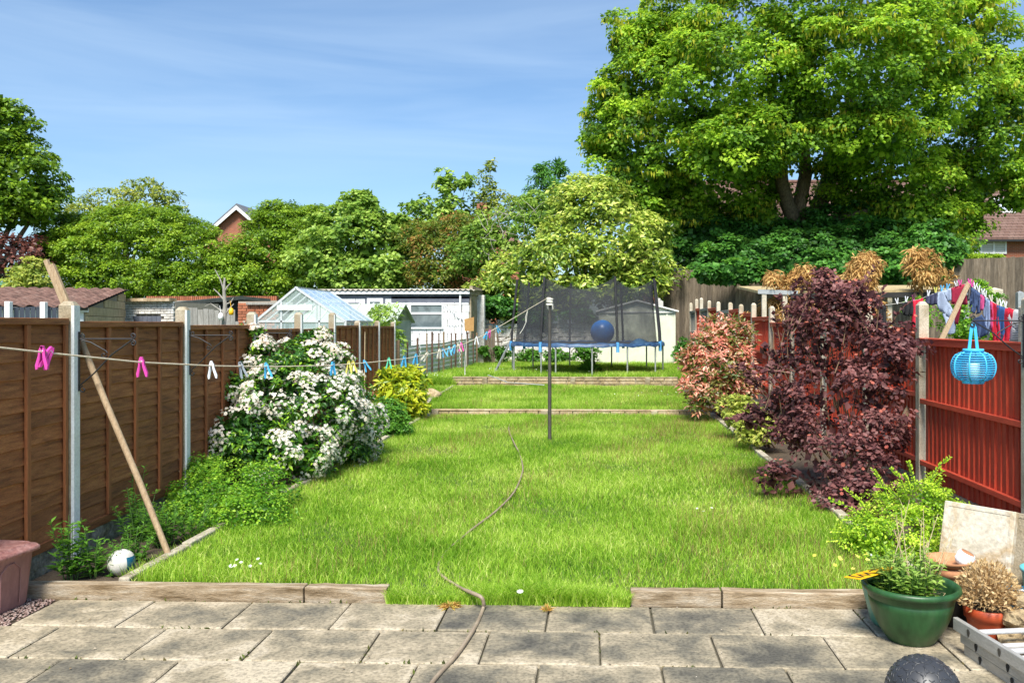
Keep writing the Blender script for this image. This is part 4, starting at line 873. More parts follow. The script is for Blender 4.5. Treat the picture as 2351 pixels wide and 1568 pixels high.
hx = lambda xd: (xd-VPX)*zc/F-hx0; hz = lambda yd: Zat(yd, zc)-1.7
def housewin(xa, xb, ya, yb):
    x0, x1, z0, z1 = hx(xa), hx(xb), hz(yb), hz(ya); w1, w2 = x0+(x1-x0)*.32, x0+(x1-x0)*.66
    w_ = window(ho, x0, x1, z0, z1, .0-.03, m_pane, [(w1-.05, w1+.05, z0+.06, z1-.06), (w2-.05, w2+.05, z0+.06, z1-.06), (w1+.05, w2-.05, z0+(z1-z0)*.55, z0+(z1-z0)*.55+.08)], .1)
    for i in range(7):
        z = z0+.12+(z1-z0-.2)*i/7; m = MB(); m.b2((x0+.1, -.0515, z), (x1-.1, -.0505, z+.085)); m.build('blind_slat', m_blind, w_)
housewin(2210, 2293, 549, 586); housewin(1556, 1578, 555, 590)
m = MB(); tk = lambda f: (-.4+4.4*f, eh-.12+(rz-eh+.12)*f)
ya, za_ = tk(.42); yb, zb_ = tk(.66); xs0, xs1 = hx(2313), hx(2344)
m.add([(xs0, ya, za_+.1), (xs1, ya, za_+.1), (xs1, yb, zb_+.1), (xs0, yb, zb_+.1)]+[(xs0, ya, za_-.05), (xs1, ya, za_-.05), (xs1, yb, zb_-.05), (xs0, yb, zb_-.05)], [(0, 1, 2, 3), (4, 5, 1, 0), (5, 6, 2, 1), (7, 4, 0, 3)]); sk = m.build('skylight', m_upvc, roof)
m = MB(); m.add([(xs0+.08, ya+.1, za_+.19), (xs1-.08, ya+.1, za_+.19), (xs1-.08, yb-.1, zb_+.03), (xs0+.08, yb-.1, zb_+.03)], [(0, 1, 2, 3)]); m.build('pane', glassmat('sky_glass', (.62, .70, .85), .1, 1.0), sk)
# gable of a far house over the hedge
zc = 72; gxc = (537-VPX)*zc/F; zp = Zat(465, zc); o = empty('gabled_house', (gxc, zc, 1.7), label='far red brick gable with white barge boards above the hedge', cat='house'); r_ = (zp-1.7)
mb = MB(); mb.prism([(-3.3, -1), (3.3, -1), (3.3, r_-3.2), (0, r_-.35), (-3.3, r_-3.2)], 8, (0, 8, 0), (1, 0, 0), (0, 0, 1)); mb.build('wall', m_housebrick, o)
for sx in (-1, 1):
    m = MB(); m.prism([(0, r_), (sx*3.7, r_-3.2), (sx*3.7, r_-3.42), (0, r_-.24)][::sx], 9, (0, 8.5, 0), (1, 0, 0), (0, 0, 1)); m.build('roof', m_slategrey, o)
    m = MB(); m.prism([(0, r_-.2), (sx*3.6, r_-3.3), (sx*3.6, r_-3.62), (0, r_-.52)][::sx], .06, (0, -.48, 0), (1, 0, 0), (0, 0, 1)); m.build('barge_board', m_upvc, o)
# chimney house between the saplings
zc = 60; o = empty('hip_roof_house', ((1105-VPX)*zc/F, zc, 1.7), label='brown hipped roof with brick chimney hidden behind saplings', cat='house'); r_ = Zat(482, zc)-1.7
mb = MB(); mb.b2((-2.6, .2, -1), (2.6, 6, r_-2.2)); mb.build('wall', m_housebrick, o)
mb = MB(); mb.add([(-2.9, 0, r_-2.3), (2.9, 0, r_-2.3), (2.9, 6.3, r_-2.3), (-2.9, 6.3, r_-2.3), (0, 2.6, r_-.1), (0, 3.8, r_-.1)], [(0, 1, 4), (1, 2, 5, 4), (2, 3, 5), (3, 0, 4, 5)]); mb.build('roof', m_tileroof, o)
m = MB(); m.b2((-.75, 2.4, r_-1.2), (.35, 3.1, r_+.9)); m.build('chimney', m_housebrick, o)
# white gable roof peeping over the boundary fence
zc = 34.5; c = W(1575, 622, zc); o = empty('garden_room', (c.x, c.y, 1.7), label='white pitched roof of a garden room behind the boundary fence', cat='building'); hz_ = c.z-1.7
mb = MB(); mb.prism([(-1.1, -.1), (1.1, -.1), (1.1, hz_), (0, hz_+.42), (-1.1, hz_)], 2, (0, 2.4, 0), (1, 0, 0), (0, 0, 1)); mb.build('wall', m_whitewall, o)
for sx in (-1, 1):
    m = MB(); m.bar((sx*1.25, 1.4, hz_-.04), (0, 1.4, hz_+.46), 2.6, .06); m.build('roof', m_upvc, o)
# low green bin store roof at far left
zc = 33; c = W(8, 655, zc); o = empty('green_shelter', (c.x, c.y, 0), label='teal painted shelter edge at the far left', cat='shelter'); m = MB(); m.b2((-1.6, 0, 0), (1.2, 1.5, c.z)); m.build('wall', m_tealpot, o); m = MB(); m.b2((-1.7, -.1, c.z), (1.3, 1.7, c.z+.12)); m.build('roof', m_tealpot, o)

# ================================================================== TREES
def tree(name, label, base, blobs, mat, trunk_r, limbs, cat='tree', group=None, bark=None, **kw):
    o = empty(name, base, label=label, cat=cat, group=group); base = Vector(base)
    lb = [(Vector(c)-base, r) for c, r in blobs]
    mb = MB(); top = lb[0][0]; limb(mb, (0, 0, -.15), top*.75, trunk_r, trunk_r*.45, 6, .04, 8)
    for c, r in lb: limb(mb, top*.35, c, trunk_r*.5, trunk_r*.12, 5, .07, 6)
    mb.build('trunk', bark or m_bark, o)
    f, cc, cd = foliage('crown', lb, mat, o, **kw)
    return o, cc, cd
GT = 'trees along the back boundary'
# --- the big sycamore
zc = 36.0; sb = W(1842, 560, zc); sb.z = 1.7
syc = empty('sycamore_tree', sb, label='huge sycamore with yellow green flower tassels filling the right of the sky', cat='tree')
def sp(xd, yd, dz=0): return W(xd, yd, zc+dz)-sb
mb = MB(); mb.tube([(0, 0, -.3), sp(1838, 545), sp(1832, 520)], [.75, .6, .52], 12)
tr_ = [([(1832, 525), (1808, 470), (1795, 420), (1790, 350), (1770, 240), (1760, 120)], [.34, .30, .28, .24, .16, .07]),
       ([(1838, 528), (1835, 470), (1850, 400), (1845, 330), (1850, 230), (1870, 80)], [.36, .31, .28, .24, .16, .07]),
       ([(1842, 530), (1880, 475), (1900, 415), (1905, 350), (1935, 280), (1960, 200), (2000, 100)], [.42, .36, .31, .28, .22, .15, .07]),
       ([(1890, 450), (1960, 425), (2040, 400), (2140, 380), (2260, 330)], [.2, .17, .14, .10, .05]),
       ([(1800, 450), (1720, 420), (1640, 400), (1540, 370), (1430, 330)], [.2, .17, .14, .10, .05]),
       ([(1795, 400), (1700, 330), (1600, 250), (1500, 180)], [.16, .13, .1, .05]),
       ([(1905, 370), (2000, 300), (2100, 240), (2230, 180)], [.18, .14, .1, .05]),
       ([(1850, 300), (1820, 200), (1800, 60)], [.15, .1, .05]), ([(1930, 290), (2050, 180), (2120, 60)], [.14, .1, .05]),
       ([(1830, 520), (1750, 500), (1690, 470), (1600, 470)], [.16, .13, .1, .05]), ([(1860, 510), (1930, 500), (2010, 480), (2120, 470)], [.16, .13, .1, .05])]
for i, (pts, rs) in enumerate(tr_):
    mb.tube([sp(x, y, (-1.5+3*((i*7) % 5)/4)*t/len(pts)*1.6) for t, (x, y) in enumerate(pts)], rs, 8)
mb.build('trunk', m_bark, syc)
# crown lobes: layered boughs around the envelope
lobes = []
env = [(1850, 60, 390, 300), (1600, 200, 200, 170), (1500, 330, 150, 110), (2120, 180, 220, 220), (2290, 330, 110, 130), (1470, 410, 90, 70), (2180, 430, 110, 80), (1650, 420, 150, 80), (2030, 400, 150, 90), (1840, 250, 300, 190), (1560, 470, 110, 60), (2100, 500, 110, 50), (1730, 500, 60, 40), (2000, 480, 80, 45), (2320, 190, 40, 60), (2330, 440, 25, 50), (1400, 330, 45, 50), (1440, 120, 35, 40), (1420, 250, 60, 70), (1500, 110, 100, 80), (1700, 170, 190, 120), (1980, 160, 200, 130), (1690, 360, 110, 60), (1720, 320, 130, 60), (1990, 310, 120, 60), (1850, -60, 300, 120), (1530, 525, 60, 40), (1620, 520, 70, 45), (2090, 540, 90, 40), (2200, 505, 55, 50), (2160, 560, 60, 30), (1460, 470, 60, 40), (1800, 300, 90, 40), (1930, 380, 60, 35)]
sblobs = []
for i_, (x, y, rx, ry) in enumerate(env): sblobs.append((W(x, y, zc+random.uniform(-1, 1)-(3.2 if i_ in (20, 21, 22, 23, 24) else 0))-sb, (rx*zc/F, max(1.3, rx*zc/F*.85), ry*zc/F)))
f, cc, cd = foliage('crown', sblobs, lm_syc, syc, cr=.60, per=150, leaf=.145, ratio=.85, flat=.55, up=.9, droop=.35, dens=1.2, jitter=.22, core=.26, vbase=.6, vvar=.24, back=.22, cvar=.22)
# bright hanging tassels on the sunny side
sel = (cd[:, 2] > -.25) & (rng.random(len(cc)) < .72); tc_ = cc[sel]; k = 34; n = len(tc_)*k; ii = np.repeat(np.arange(len(tc_)), k)
d = rdir(n); p = tc_[ii]+d*np.array([[.75, .75, .12]])*(.45+.5*rng.random((n, 1)))-np.array([[0, 0, .02]])
leaves('tassels', p, np.tile([0, 0, -1.], (n, 1))+rng.normal(0, .12, (n, 3)), rdir(n)*np.array([[1, 1, .1]]), .15+.12*rng.random(n), rng.random(n), lm_tass, syc, .38, .05)
# understorey below it
tree('ivy_thicket', 'dark ivy covered mound of foliage under the big sycamore', (W(1850, 640, 33.5).x, W(1850, 640, 33.5).y, 1.7),
     [dblob(1850, 600, 170, 75, 33.5, 1.4), dblob(1700, 610, 110, 55, 32.5, 1.1), dblob(2040, 590, 130, 85, 33.5, 1.3), dblob(2140, 590, 60, 75, 32, 1.0), dblob(1900, 645, 150, 40, 31.0, .9), dblob(1620, 560, 90, 60, 35, 1), dblob(1990, 520, 190, 50, 36, 1.4), dblob(1700, 540, 130, 50, 36, 1.2), dblob(1860, 635, 110, 45, 27.6, .6), dblob(1960, 640, 100, 50, 27.2, .6), dblob(2090, 625, 95, 55, 26.2, .6), dblob(1690, 628, 90, 22, 28.4, .5), dblob(1640, 632, 50, 14, 28.8, .4), dblob(2150, 600, 45, 50, 26, .5)],
     lm_ivy, .12, 0, 'ivy', per=100, leaf=.15, ratio=.8, flat=.5, cr=.42, dens=1.25, vbase=.55, jitter=.14)
# --- hedge and trees from left to right
def zb(xd, zc, h=0.0): p = W(xd, 744, zc); return (p.x, p.y, h)
tree('maple_tree', 'tall dense green tree at the left edge of the picture', zb(-20, 36, 1.0), [dblob(-20, 400, 130, 150, 36), dblob(15, 300, 65, 65, 36, 1.6), dblob(60, 420, 70, 90, 35.5, 1.6), dblob(90, 470, 45, 60, 35.5, 1.2), dblob(-10, 480, 100, 60, 35.5, 1.6), dblob(-60, 260, 80, 80, 36)],
     lm_laurel, .35, 0, group=GT, cr=.5, per=95, leaf=.15, ratio=.8, flat=.45, dens=1.3, vbase=.42)
tree('copper_beech', 'small dark purple leaved tree at the left behind the roofs', zb(40, 34.4, .8), [dblob(30, 600, 85, 58, 34.4, 1.0), dblob(110, 590, 50, 45, 37.5, 1)], lm_beech, .15, 0, group=GT, cr=.45, per=50, leaf=.17, dens=1.3)
tree('young_maple', 'small bright yellow green bush above the tiled garage roof', zb(80, 33, .5), [dblob(78, 632, 45, 36, 33, .7), dblob(60, 652, 28, 22, 33, .6)], lm_olive, .06, 0, 'bush', group=GT, cr=.3, per=50, leaf=.14, dens=1.4, vbase=.6)
tree('feathery_tree', 'thin olive tree rising behind the laurel hedge', zb(290, 43, 1.0), [dblob(290, 480, 120, 55, 43, 1.5), dblob(330, 440, 60, 26, 43, 1), dblob(200, 500, 60, 50, 42, 1), dblob(380, 470, 40, 30, 43, .8)], lm_olive, .2, 0, group=GT, cr=.32, per=30, leaf=.16, ratio=.5, dens=.9, jitter=.38, core=.12, vbase=.45)
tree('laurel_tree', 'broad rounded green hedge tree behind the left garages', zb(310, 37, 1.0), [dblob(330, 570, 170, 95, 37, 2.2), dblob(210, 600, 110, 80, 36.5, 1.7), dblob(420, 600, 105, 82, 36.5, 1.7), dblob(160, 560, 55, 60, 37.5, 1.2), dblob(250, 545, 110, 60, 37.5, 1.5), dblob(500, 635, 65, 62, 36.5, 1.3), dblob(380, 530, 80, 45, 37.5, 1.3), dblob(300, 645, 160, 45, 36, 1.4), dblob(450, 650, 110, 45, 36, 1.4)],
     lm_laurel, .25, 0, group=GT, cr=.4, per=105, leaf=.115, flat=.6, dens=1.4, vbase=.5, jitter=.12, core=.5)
tree('laurel_tree', 'green hedge tree with bumpy top right of the far gable', zb(620, 37, 1.0), [dblob(640, 575, 98, 90, 37, 2), dblob(570, 630, 80, 62, 36.5, 1.4), dblob(690, 560, 80, 85, 37.5, 1.6), dblob(640, 500, 50, 30, 37.5, 1), dblob(720, 510, 50, 32, 38, 1), dblob(620, 655, 140, 40, 36, 1.3)],
     lm_laurel, .25, 0, group=GT, cr=.4, per=105, leaf=.115, flat=.6, dens=1.4, vbase=.47, jitter=.13, core=.5)
tree('pale_maple', 'pale green maple with a pointed top behind the greenhouse', zb(830, 35, 1.0), [dblob(820, 560, 120, 85, 35, 1.9), dblob(880, 600, 90, 75, 34.5, 1.4), dblob(755, 600, 80, 75, 34.5, 1.4), dblob(830, 490, 48, 45, 35, .9), dblob(835, 462, 16, 20, 35, .4), dblob(900, 520, 40, 30, 35, .7), dblob(850, 640, 120, 35, 34, 1.1)],
     lm_maple, .16, 0, group=GT, cr=.46, per=85, leaf=.165, ratio=.85, flat=.45, dens=1.3, vbase=.52)
tree('russet_shrub', 'green shrub flushed with russet leaves between the maples', zb(1000, 33.5, 1.0), [dblob(1000, 590, 65, 70, 33.5, 1.2), dblob(1060, 535, 65, 40, 35, 1.2), dblob(960, 550, 50, 40, 34, .9), dblob(1010, 640, 70, 30, 33, .9)], lm_redtip, .1, 0, 'shrub', group=GT, cr=.35, per=60, leaf=.13, ratio=.45, dens=1.4, vbase=.5)
tree('plane_sapling', 'leggy sapling with bright leaves rising left of the chimney', zb(1010, 40, 1.7), [dblob(1035, 500, 55, 60, 40, .9), dblob(1025, 430, 28, 42, 40, .5), dblob(965, 480, 38, 26, 40, .5), dblob(1070, 420, 20, 18, 40, .35), dblob(990, 520, 40, 28, 40, .6)], lm_maple, .07, 0, group=GT, cr=.24, per=20, leaf=.19, ratio=.8, dens=1.0, jitter=.42, core=.05)
tree('poplar_shoot', 'tall thin shoot of dark leaves above the trees near the centre', zb(1125, 41, 1.7), [dblob(1122, 440, 18, 55, 41, .35), dblob(1126, 385, 9, 25, 41, .2), dblob(1135, 480, 50, 40, 41, .7), dblob(1100, 480, 20, 30, 41, .4), dblob(1180, 470, 28, 26, 41, .5)], lm_olive, .06, 0, group=GT, cr=.2, per=15, leaf=.16, ratio=.6, dens=.9, jitter=.42, core=.05, vbase=.35)
tree('conifer', 'dark drooping conifer tip behind the yellow green tree', zb(1260, 42, 1.7), [dblob(1258, 460, 48, 60, 42, .9), dblob(1262, 415, 26, 40, 42, .5), dblob(1285, 385, 9, 18, 42, .25), dblob(1245, 395, 8, 14, 42, .25)], lm_ivy, .15, 0, group=GT, cr=.3, per=40, leaf=.22, ratio=.25, droop=.9, dens=1.2, jitter=.2, core=.2, vbase=.7)
o_, cc, cd = tree('elder_shrub', 'grey green shrub with bare pale twigs left of the magnolia', zb(1190, 33, 1.7), [dblob(1200, 540, 95, 75, 33, 1.3), dblob(1120, 570, 55, 70, 33, 1.0), dblob(1075, 590, 40, 60, 32.5, .8), dblob(1250, 490, 80, 45, 34, 1.1)], lm_maple, .1, 0, 'shrub', group=GT, cr=.4, per=46, leaf=.16, ratio=.55, dens=1.1, jitter=.2, vbase=.42)
mb = MB(); ob = o_.location
for _ in range(46):
    c = W(random.uniform(1100, 1290), random.uniform(490, 610), 31.6)-ob; limb(mb, c, c+Vector((random.uniform(-.7, .7), random.uniform(-.3, .2), random.uniform(.1, .7))), .018, .006, 3, .2, 4)
mb.build('twigs', m_greybark, o_)['kind'] = 'stuff'
o_, cc, cd = tree('magnolia_tree', 'yellow green magnolia with large glossy leaves behind the trampoline', zb(1330, 31, 1.7), [dblob(1380, 545, 130, 115, 31, 2), dblob(1290, 610, 110, 90, 30.6, 1.6), dblob(1440, 600, 95, 85, 31, 1.5), dblob(1200, 640, 80, 60, 30.4, 1.2), dblob(1350, 470, 85, 55, 32, 1.3), dblob(1350, 665, 130, 40, 30.2, 1.1), dblob(1160, 690, 55, 45, 30.2, .8), dblob(1460, 650, 70, 30, 30.4, .9), dblob(1180, 735, 30, 30, 29.6, .4), dblob(1490, 570, 60, 70, 31.5, 1.2), dblob(1110, 690, 35, 40, 30, .6), dblob(1500, 640, 45, 30, 30.6, .8), dblob(1250, 690, 70, 35, 30, .9)],
     lm_magn, .2, 0, group=GT, cr=.45, per=62, leaf=.19, ratio=.48, flat=.6, dens=1.35, vbase=.54, jitter=.15, vvar=.26)
tree('ivy', 'dark ivy spilling over the rubble wall behind the trampoline net', zb(1150, 29.1, .4), [dblob(1135, 705, 40, 25, 29.1, .3), dblob(1230, 728, 50, 10, 29.1, .2), dblob(1330, 726, 45, 10, 29.1, .2)], lm_ivy, .03, 0, 'ivy', cr=.2, per=40, leaf=.12, ratio=.8, dens=1.4)
tree('hedge_shrub', 'clipped bright green shrub top in front of the house window', zb(2245, 28, 1.7), [dblob(2245, 594, 60, 6, 28, .3)], lm_laurel, .04, 0, 'shrub', cr=.09, per=40, leaf=.09, dens=1.5, vbase=.7)

# ================================================================== SHRUBS IN THE GARDEN
def shrub(name, label, base, blobs, mat, cat='shrub', stems=9, stem_mat=None, sr=.012, **kw):
    o = empty(name, base, label=label, cat=cat); base = Vector(base); lb = [(Vector(c)-base, r) for c, r in blobs]
    mb = MB()
    for i in range(stems):
        c, r = lb[i % len(lb)]; e = c+Vector((random.uniform(-.6, .6)*r[0], random.uniform(-.6, .6)*r[1], random.uniform(-.2, .7)*r[2]))
        limb(mb, Vector((random.uniform(-.1, .1), random.uniform(-.1, .1), -.05)), e, sr, sr*.35, 5, .08, 5)
    s_ = mb.build('stems', stem_mat or m_twig, o); s_['kind'] = 'stuff'
    f, cc, cd = foliage('foliage', lb, mat, o, **kw)
    return o, cc, cd, lb
# white flowering choisya
wb = Vector((-3.05, 9.4, .03))
o_, cc, cd, lb = shrub('choisya_shrub', 'large bush covered in white star flowers against the left fence', wb,
    [dblob(690, 960, 150, 120, 9.5, .75), dblob(590, 850, 60, 85, 9.9, .4), dblob(700, 860, 110, 70, 9.9, .6), dblob(800, 960, 70, 90, 10.4, .5), dblob(560, 1010, 70, 70, 8.9, .4), dblob(650, 1040, 110, 60, 8.9, .5), dblob(530, 900, 30, 40, 9.3, .2), dblob(790, 1030, 60, 50, 9.8, .4), dblob(720, 790, 30, 25, 10.1, .18), dblob(570, 775, 20, 20, 10, .15)],
    lm_choisya, stems=14, cr=.12, per=34, leaf=.062, ratio=.42, flat=.7, up=.8, dens=1.4, jitter=.13, core=.4, vbase=.45, vvar=.24, back=.3)
cam_l = np.array([0, 0, CAMH])-np.array(wb); vd = unit(cam_l-cc); fr = (cd*vd).sum(1) > -.35
C2 = cc[fr]; D2 = cd[fr]; pick = (rng.random(len(C2)) < .95) & (np.sin(C2[:, 0]*6.1+1.3*np.sin(C2[:, 2]*5.3))+np.sin(C2[:, 2]*7.7-C2[:, 0]*3.1)+.7*np.sin(C2[:, 1]*6.0) > -.75); C2 = C2[pick]; D2 = D2[pick]; k = 26; ii = np.repeat(np.arange(len(C2)), k); n = len(ii)
dd = unit(rdir(n)*.8+D2[ii]+np.array([[0, 0, .25]])); p = C2[ii]+dd*(.105+.03*rng.random((n, 1)))
pk = np.clip((C2[:, 2][ii]-1.0)*.5, 0, .45)
stars('flowers', p, dd+rng.normal(0, .35, (n, 3)), 0.0165+.006*rng.random(n), .75-pk+rng.normal(0, .2, n), lm_petal, o_)['kind'] = 'stuff'
# low green bush in front of it
shrub('box_honeysuckle', 'low spreading small leaved green bush at the foot of the white flowers', (-2.95, 7.3, .03),
    [dblob(520, 1130, 105, 60, 7.7, .5), dblob(600, 1130, 75, 55, 7.6, .45), dblob(450, 1160, 60, 55, 7.3, .35), dblob(470, 1080, 35, 25, 8, .2), dblob(560, 1180, 110, 40, 7.0, .4)], lm_box, cr=.085, per=44, leaf=.026, ratio=.6, flat=.9, dens=1.35, jitter=.14, core=.5, vbase=.55)
# weeds beside the ball
def weed(xd, yd, h, n, label, lf=.07, spread=.1, nst=9):
    b = G(xd, yd, .03); o = empty('weed', b, label=label, cat='weed', group='weeds in the left bed'); mb = MB(); P, AX, NR, S, V = [], [], [], [], []
    for i in range(nst):
        a = random.uniform(0, 6.28); r = random.uniform(.1, 1)*spread; hh = h*random.uniform(.55, 1); e = Vector((math.cos(a)*r, math.sin(a)*r, hh)); s = Vector((math.cos(a)*r*.3, math.sin(a)*r*.3, -.02)); mb.tube([s, s.lerp(e, .5)+Vector((0, 0, .02)), e], [.004, .003, .002], 5)
        for j in range(n):
            t = random.uniform(.12, 1); q = s.lerp(e, t); b2 = random.uniform(0, 6.28); P.append(q); AX.append((math.cos(b2), math.sin(b2), random.uniform(.1, .9))); NR.append((-math.cos(b2)*.4, -math.sin(b2)*.4, 1)); S.append(lf*1.35*random.uniform(.6, 1.1)*(1.15-.5*t)); V.append(random.gauss(.5+.25*t, .15))
    mb.build('stem', m_twig if False else lmstem, o)
    leaves('foliage', np.array(P, float), np.array(AX), np.array(NR), np.array(S), np.array(V), lm_weed, o, .3, .03, .15); return o
lmstem = M('green_stem', [(.05, .11, .02), (.08, .16, .03)], 10, .6)
weed(165, 1335, .42, 26, 'leafy willowherb weed at the base of the nearest left post', .075, .12, 9)
weed(215, 1325, .28, 22, 'small leafy weed in front of the white ball, left side', .06, .13, 8)
weed(262, 1322, .22, 22, 'low leafy weed in front of the white ball', .05, .12, 9)
weed(300, 1290, .26, 24, 'bushy weed just right of the white ball', .05, .18, 12)
weed(320, 1245, .42, 30, 'tall weedy clump behind the leaning prop', .06, .2, 14)
weed(380, 1255, .34, 30, 'weedy clump right of the leaning prop', .06, .2, 14)
weed(300, 1225, .55, 10, 'spindly weed against the fence behind the ball', .06, .12, 5)
weed(440, 1240, .30, 26, 'weedy fringe at the edge of the low green bush', .05, .2, 12)
# aucuba and companions farther down the left bed
shrub('aucuba_shrub', 'yellow leaved aucuba near the far end of the left bed', G(925, 958, .05), [dblob(925, 905, 42, 45, 14.6, .3), dblob(905, 880, 35, 30, 14.8, .25), dblob(945, 870, 25, 22, 14.8, .2), dblob(940, 925, 30, 28, 14.4, .2)], lm_aucuba, cr=.13, per=30, leaf=.12, ratio=.4, dens=1.4, vbase=.58, core=.3)
shrub('geranium_plant', 'rounded fresh green plant between white bush and yellow aucuba', G(900, 1000, .03), [dblob(893, 960, 38, 42, 12.6, .25), dblob(915, 985, 25, 25, 12.4, .2), dblob(870, 985, 30, 30, 12.3, .2)], lm_weed, 'plant', cr=.1, per=40, leaf=.05, ratio=.6, dens=1.4, vbase=.6)
shrub('heather_plant', 'small dusky red plant at the foot of the far left posts', G(872, 925, .05), [dblob(872, 905, 14, 12, 15.2, .1)], lm_photinia, 'plant', cr=.06, per=30, leaf=.035, dens=1.4, vbase=.6)
shrub('buddleia_shrub', 'grey green buddleia in front of the green metal shed', zb(885, 20.3, .0), [dblob(882, 725, 26, 26, 20.3, .3), dblob(905, 790, 16, 40, 20.3, .2), dblob(870, 745, 25, 20, 20.3, .25)], lm_maple, cr=.16, per=22, leaf=.14, ratio=.28, dens=1.2, core=.1, vbase=.6, stem_mat=lmstem)
# plants along the rubble wall
for (xd, yd, r, zc_, lb_) in ((1110, 810, 14, 28.3, 'small leafy clump at the left foot of the rubble wall'), (1150, 812, 20, 28.4, 'leafy bramble clump along the rubble wall, second from the pier'), (1215, 820, 26, 28.6, 'bramble clump behind the left trampoline legs'), (1275, 820, 30, 28.6, 'bramble clump seen under the middle of the trampoline'), (1345, 812, 28, 27.8, 'bushy bramble beside the metal shed corner')):
    shrub('bramble', lb_, zb(xd, zc_, H3), [dblob(xd, yd, r, 13, zc_, .25)], lm_weed, 'bramble', stems=5, cr=.15, per=30, leaf=.1, ratio=.6, dens=1.3, vbase=.5)
shrub('bramble', 'dark leafy shrub between metal shed and red fence', zb(1568, 27.6, H3), [dblob(1564, 805, 15, 25, 27.6, .3)], lm_ivy, 'bramble', stems=4, cr=.15, per=30, leaf=.1, dens=1.3, vbase=.7)
# purple ninebark
o_, cc, cd, lb = shrub('ninebark_shrub', 'large dark purple leaved shrub in front of the red fence', (2.45, 8.2, .03),
    [dblob(1930, 950, 130, 140, 8.2, .55), dblob(1870, 900, 75, 105, 8.4, .4), dblob(2025, 900, 62, 145, 8.1, .35), dblob(1900, 760, 70, 110, 8.4, .35), dblob(1890, 690, 28, 40, 8.4, .18), dblob(1960, 1080, 110, 90, 7.8, .45), dblob(1795, 960, 45, 65, 8.6, .25), dblob(1900, 1040, 100, 85, 8.0, .45), dblob(1950, 1160, 60, 40, 7.4, .25), dblob(1860, 800, 50, 70, 8.5, .25), dblob(1990, 780, 45, 90, 8.3, .22), dblob(1830, 720, 16, 45, 8.5, .1), dblob(1935, 700, 18, 55, 8.4, .1), dblob(1980, 690, 14, 40, 8.3, .1), dblob(2070, 790, 22, 45, 8.2, .12), dblob(1775, 820, 30, 45, 8.7, .15), dblob(1725, 960, 30, 22, 8.8, .15), dblob(1890, 650, 12, 22, 8.4, .08), dblob(1990, 1180, 40, 22, 7.3, .15), dblob(1800, 1090, 45, 22, 8.0, .2)],
    lm_purple, stems=16, cr=.13, per=58, leaf=.05, ratio=.72, flat=.7, up=.7, droop=.4, dens=.78, jitter=.24, core=.2, vbase=.58, vvar=.24, back=.3)
mb = MB()
for _ in range(34):
    x = random.uniform(1760, 2090); t = W(x, random.uniform(690, 860), 8.3)-o_.location; limb(mb, t-Vector((random.uniform(-.15, .15), 0, .45)), t, .006, .002, 3, .05, 4)
mb.build('twigs', m_twig, o_)['kind'] = 'stuff'
fr = cd[:, 1] < .2; C2 = cc[fr]; C2 = C2[rng.random(len(C2)) < .75]; k = 2; ii = np.repeat(np.arange(len(C2)), k); n = len(ii)
p = C2[ii]+rdir(n)*.11+np.array([[0, -.06, .05]]); stars('flower_buds', p, np.tile([0, -.6, 1.], (n, 1))+rng.normal(0, .3, (n, 3)), .014+.008*rng.random(n), rng.random(n), lm_bud, o_, 6)['kind'] = 'stuff'
P, AX, NR, V = [], [], [], []; mb = MB(); obl = o_.location
for (x0, y0_, x1, y1_) in [(random.uniform(1790, 2060), random.uniform(720, 860), 0, 0) for _ in range(26)]+[(random.uniform(1740, 1830), random.uniform(850, 1000), -1, 0) for _ in range(14)]+[(random.uniform(1850, 2000), random.uniform(1080, 1170), -2, 0) for _ in range(8)]:
    zz_ = random.uniform(7.9, 8.6); a = W(x0, y0_, zz_)-obl
    d = {0: Vector((random.uniform(-.28, .3), random.uniform(-.2, .15), random.uniform(.25, .5))), -1: Vector((random.uniform(-.4, -.15), random.uniform(-.2, .1), random.uniform(-.05, .3))), -2: Vector((random.uniform(-.3, .1), random.uniform(-.3, -.1), random.uniform(-.1, .12)))}[x1]
    b = a+d; mid = a.lerp(b, .5)+Vector((0, 0, .04)); mb.tube([a, mid, b], [.005, .004, .002], 5)
    for j in range(26):
        t = random.uniform(.1, 1); q = a.lerp(mid, t*2) if t < .5 else mid.lerp(b, t*2-1); sd_ = Vector((random.uniform(-1, 1), random.uniform(-1, .6), random.uniform(-.3, .6)))
        P.append(q); AX.append(d.normalized()*.4+sd_); NR.append((random.uniform(-.5, .5), -.4, .9)); V.append(random.gauss(.6, .2))
mb.build('shoots', m_twig, o_)['kind'] = 'stuff'
leaves('shoot_leaves', np.array(P, float), np.array(AX, float), np.array(NR, float), .045+.025*rng.random(len(P)), np.array(V), lm_purple, o_, .7)['kind'] = 'stuff'
# pink photinia
o_, cc, cd, lb = shrub('photinia_shrub', 'pink and red leaved photinia bush beside the middle lawn', (2.2, 14.4, .05), [dblob(1645, 850, 72, 85, 14.5, .5), dblob(1620, 900, 50, 50, 14.2, .4), dblob(1680, 790, 45, 50, 14.7, .35), dblob(1690, 880, 45, 60, 14.5, .35), dblob(1640, 770, 30, 30, 14.6, .25), dblob(1595, 830, 28, 35, 14.5, .25)], lm_photinia, cr=.14, per=34, leaf=.095, ratio=.36, flat=.9, up=.9, droop=-.3, dens=1.25, vbase=.40, vvar=.3, cvar=.26, jitter=.2)
n = 260; pi_ = rng.integers(0, len(cc), n); stars('flowers', cc[pi_]+rdir(n)*.12+np.array([[0, -.05, .05]]), rdir(n)+np.array([[0, -.6, .6]]), np.full(n, .016), rng.random(n), lm_petal, o_)['kind'] = 'stuff'
shrub('spirea_plant', 'low yellow green plant between pink photinia and purple shrub', (2.35, 11.6, .03), [dblob(1700, 950, 40, 40, 12, .3), dblob(1740, 985, 45, 30, 11, .3)], lm_olive, 'plant', cr=.12, per=40, leaf=.06, dens=1.3, vbase=.6)
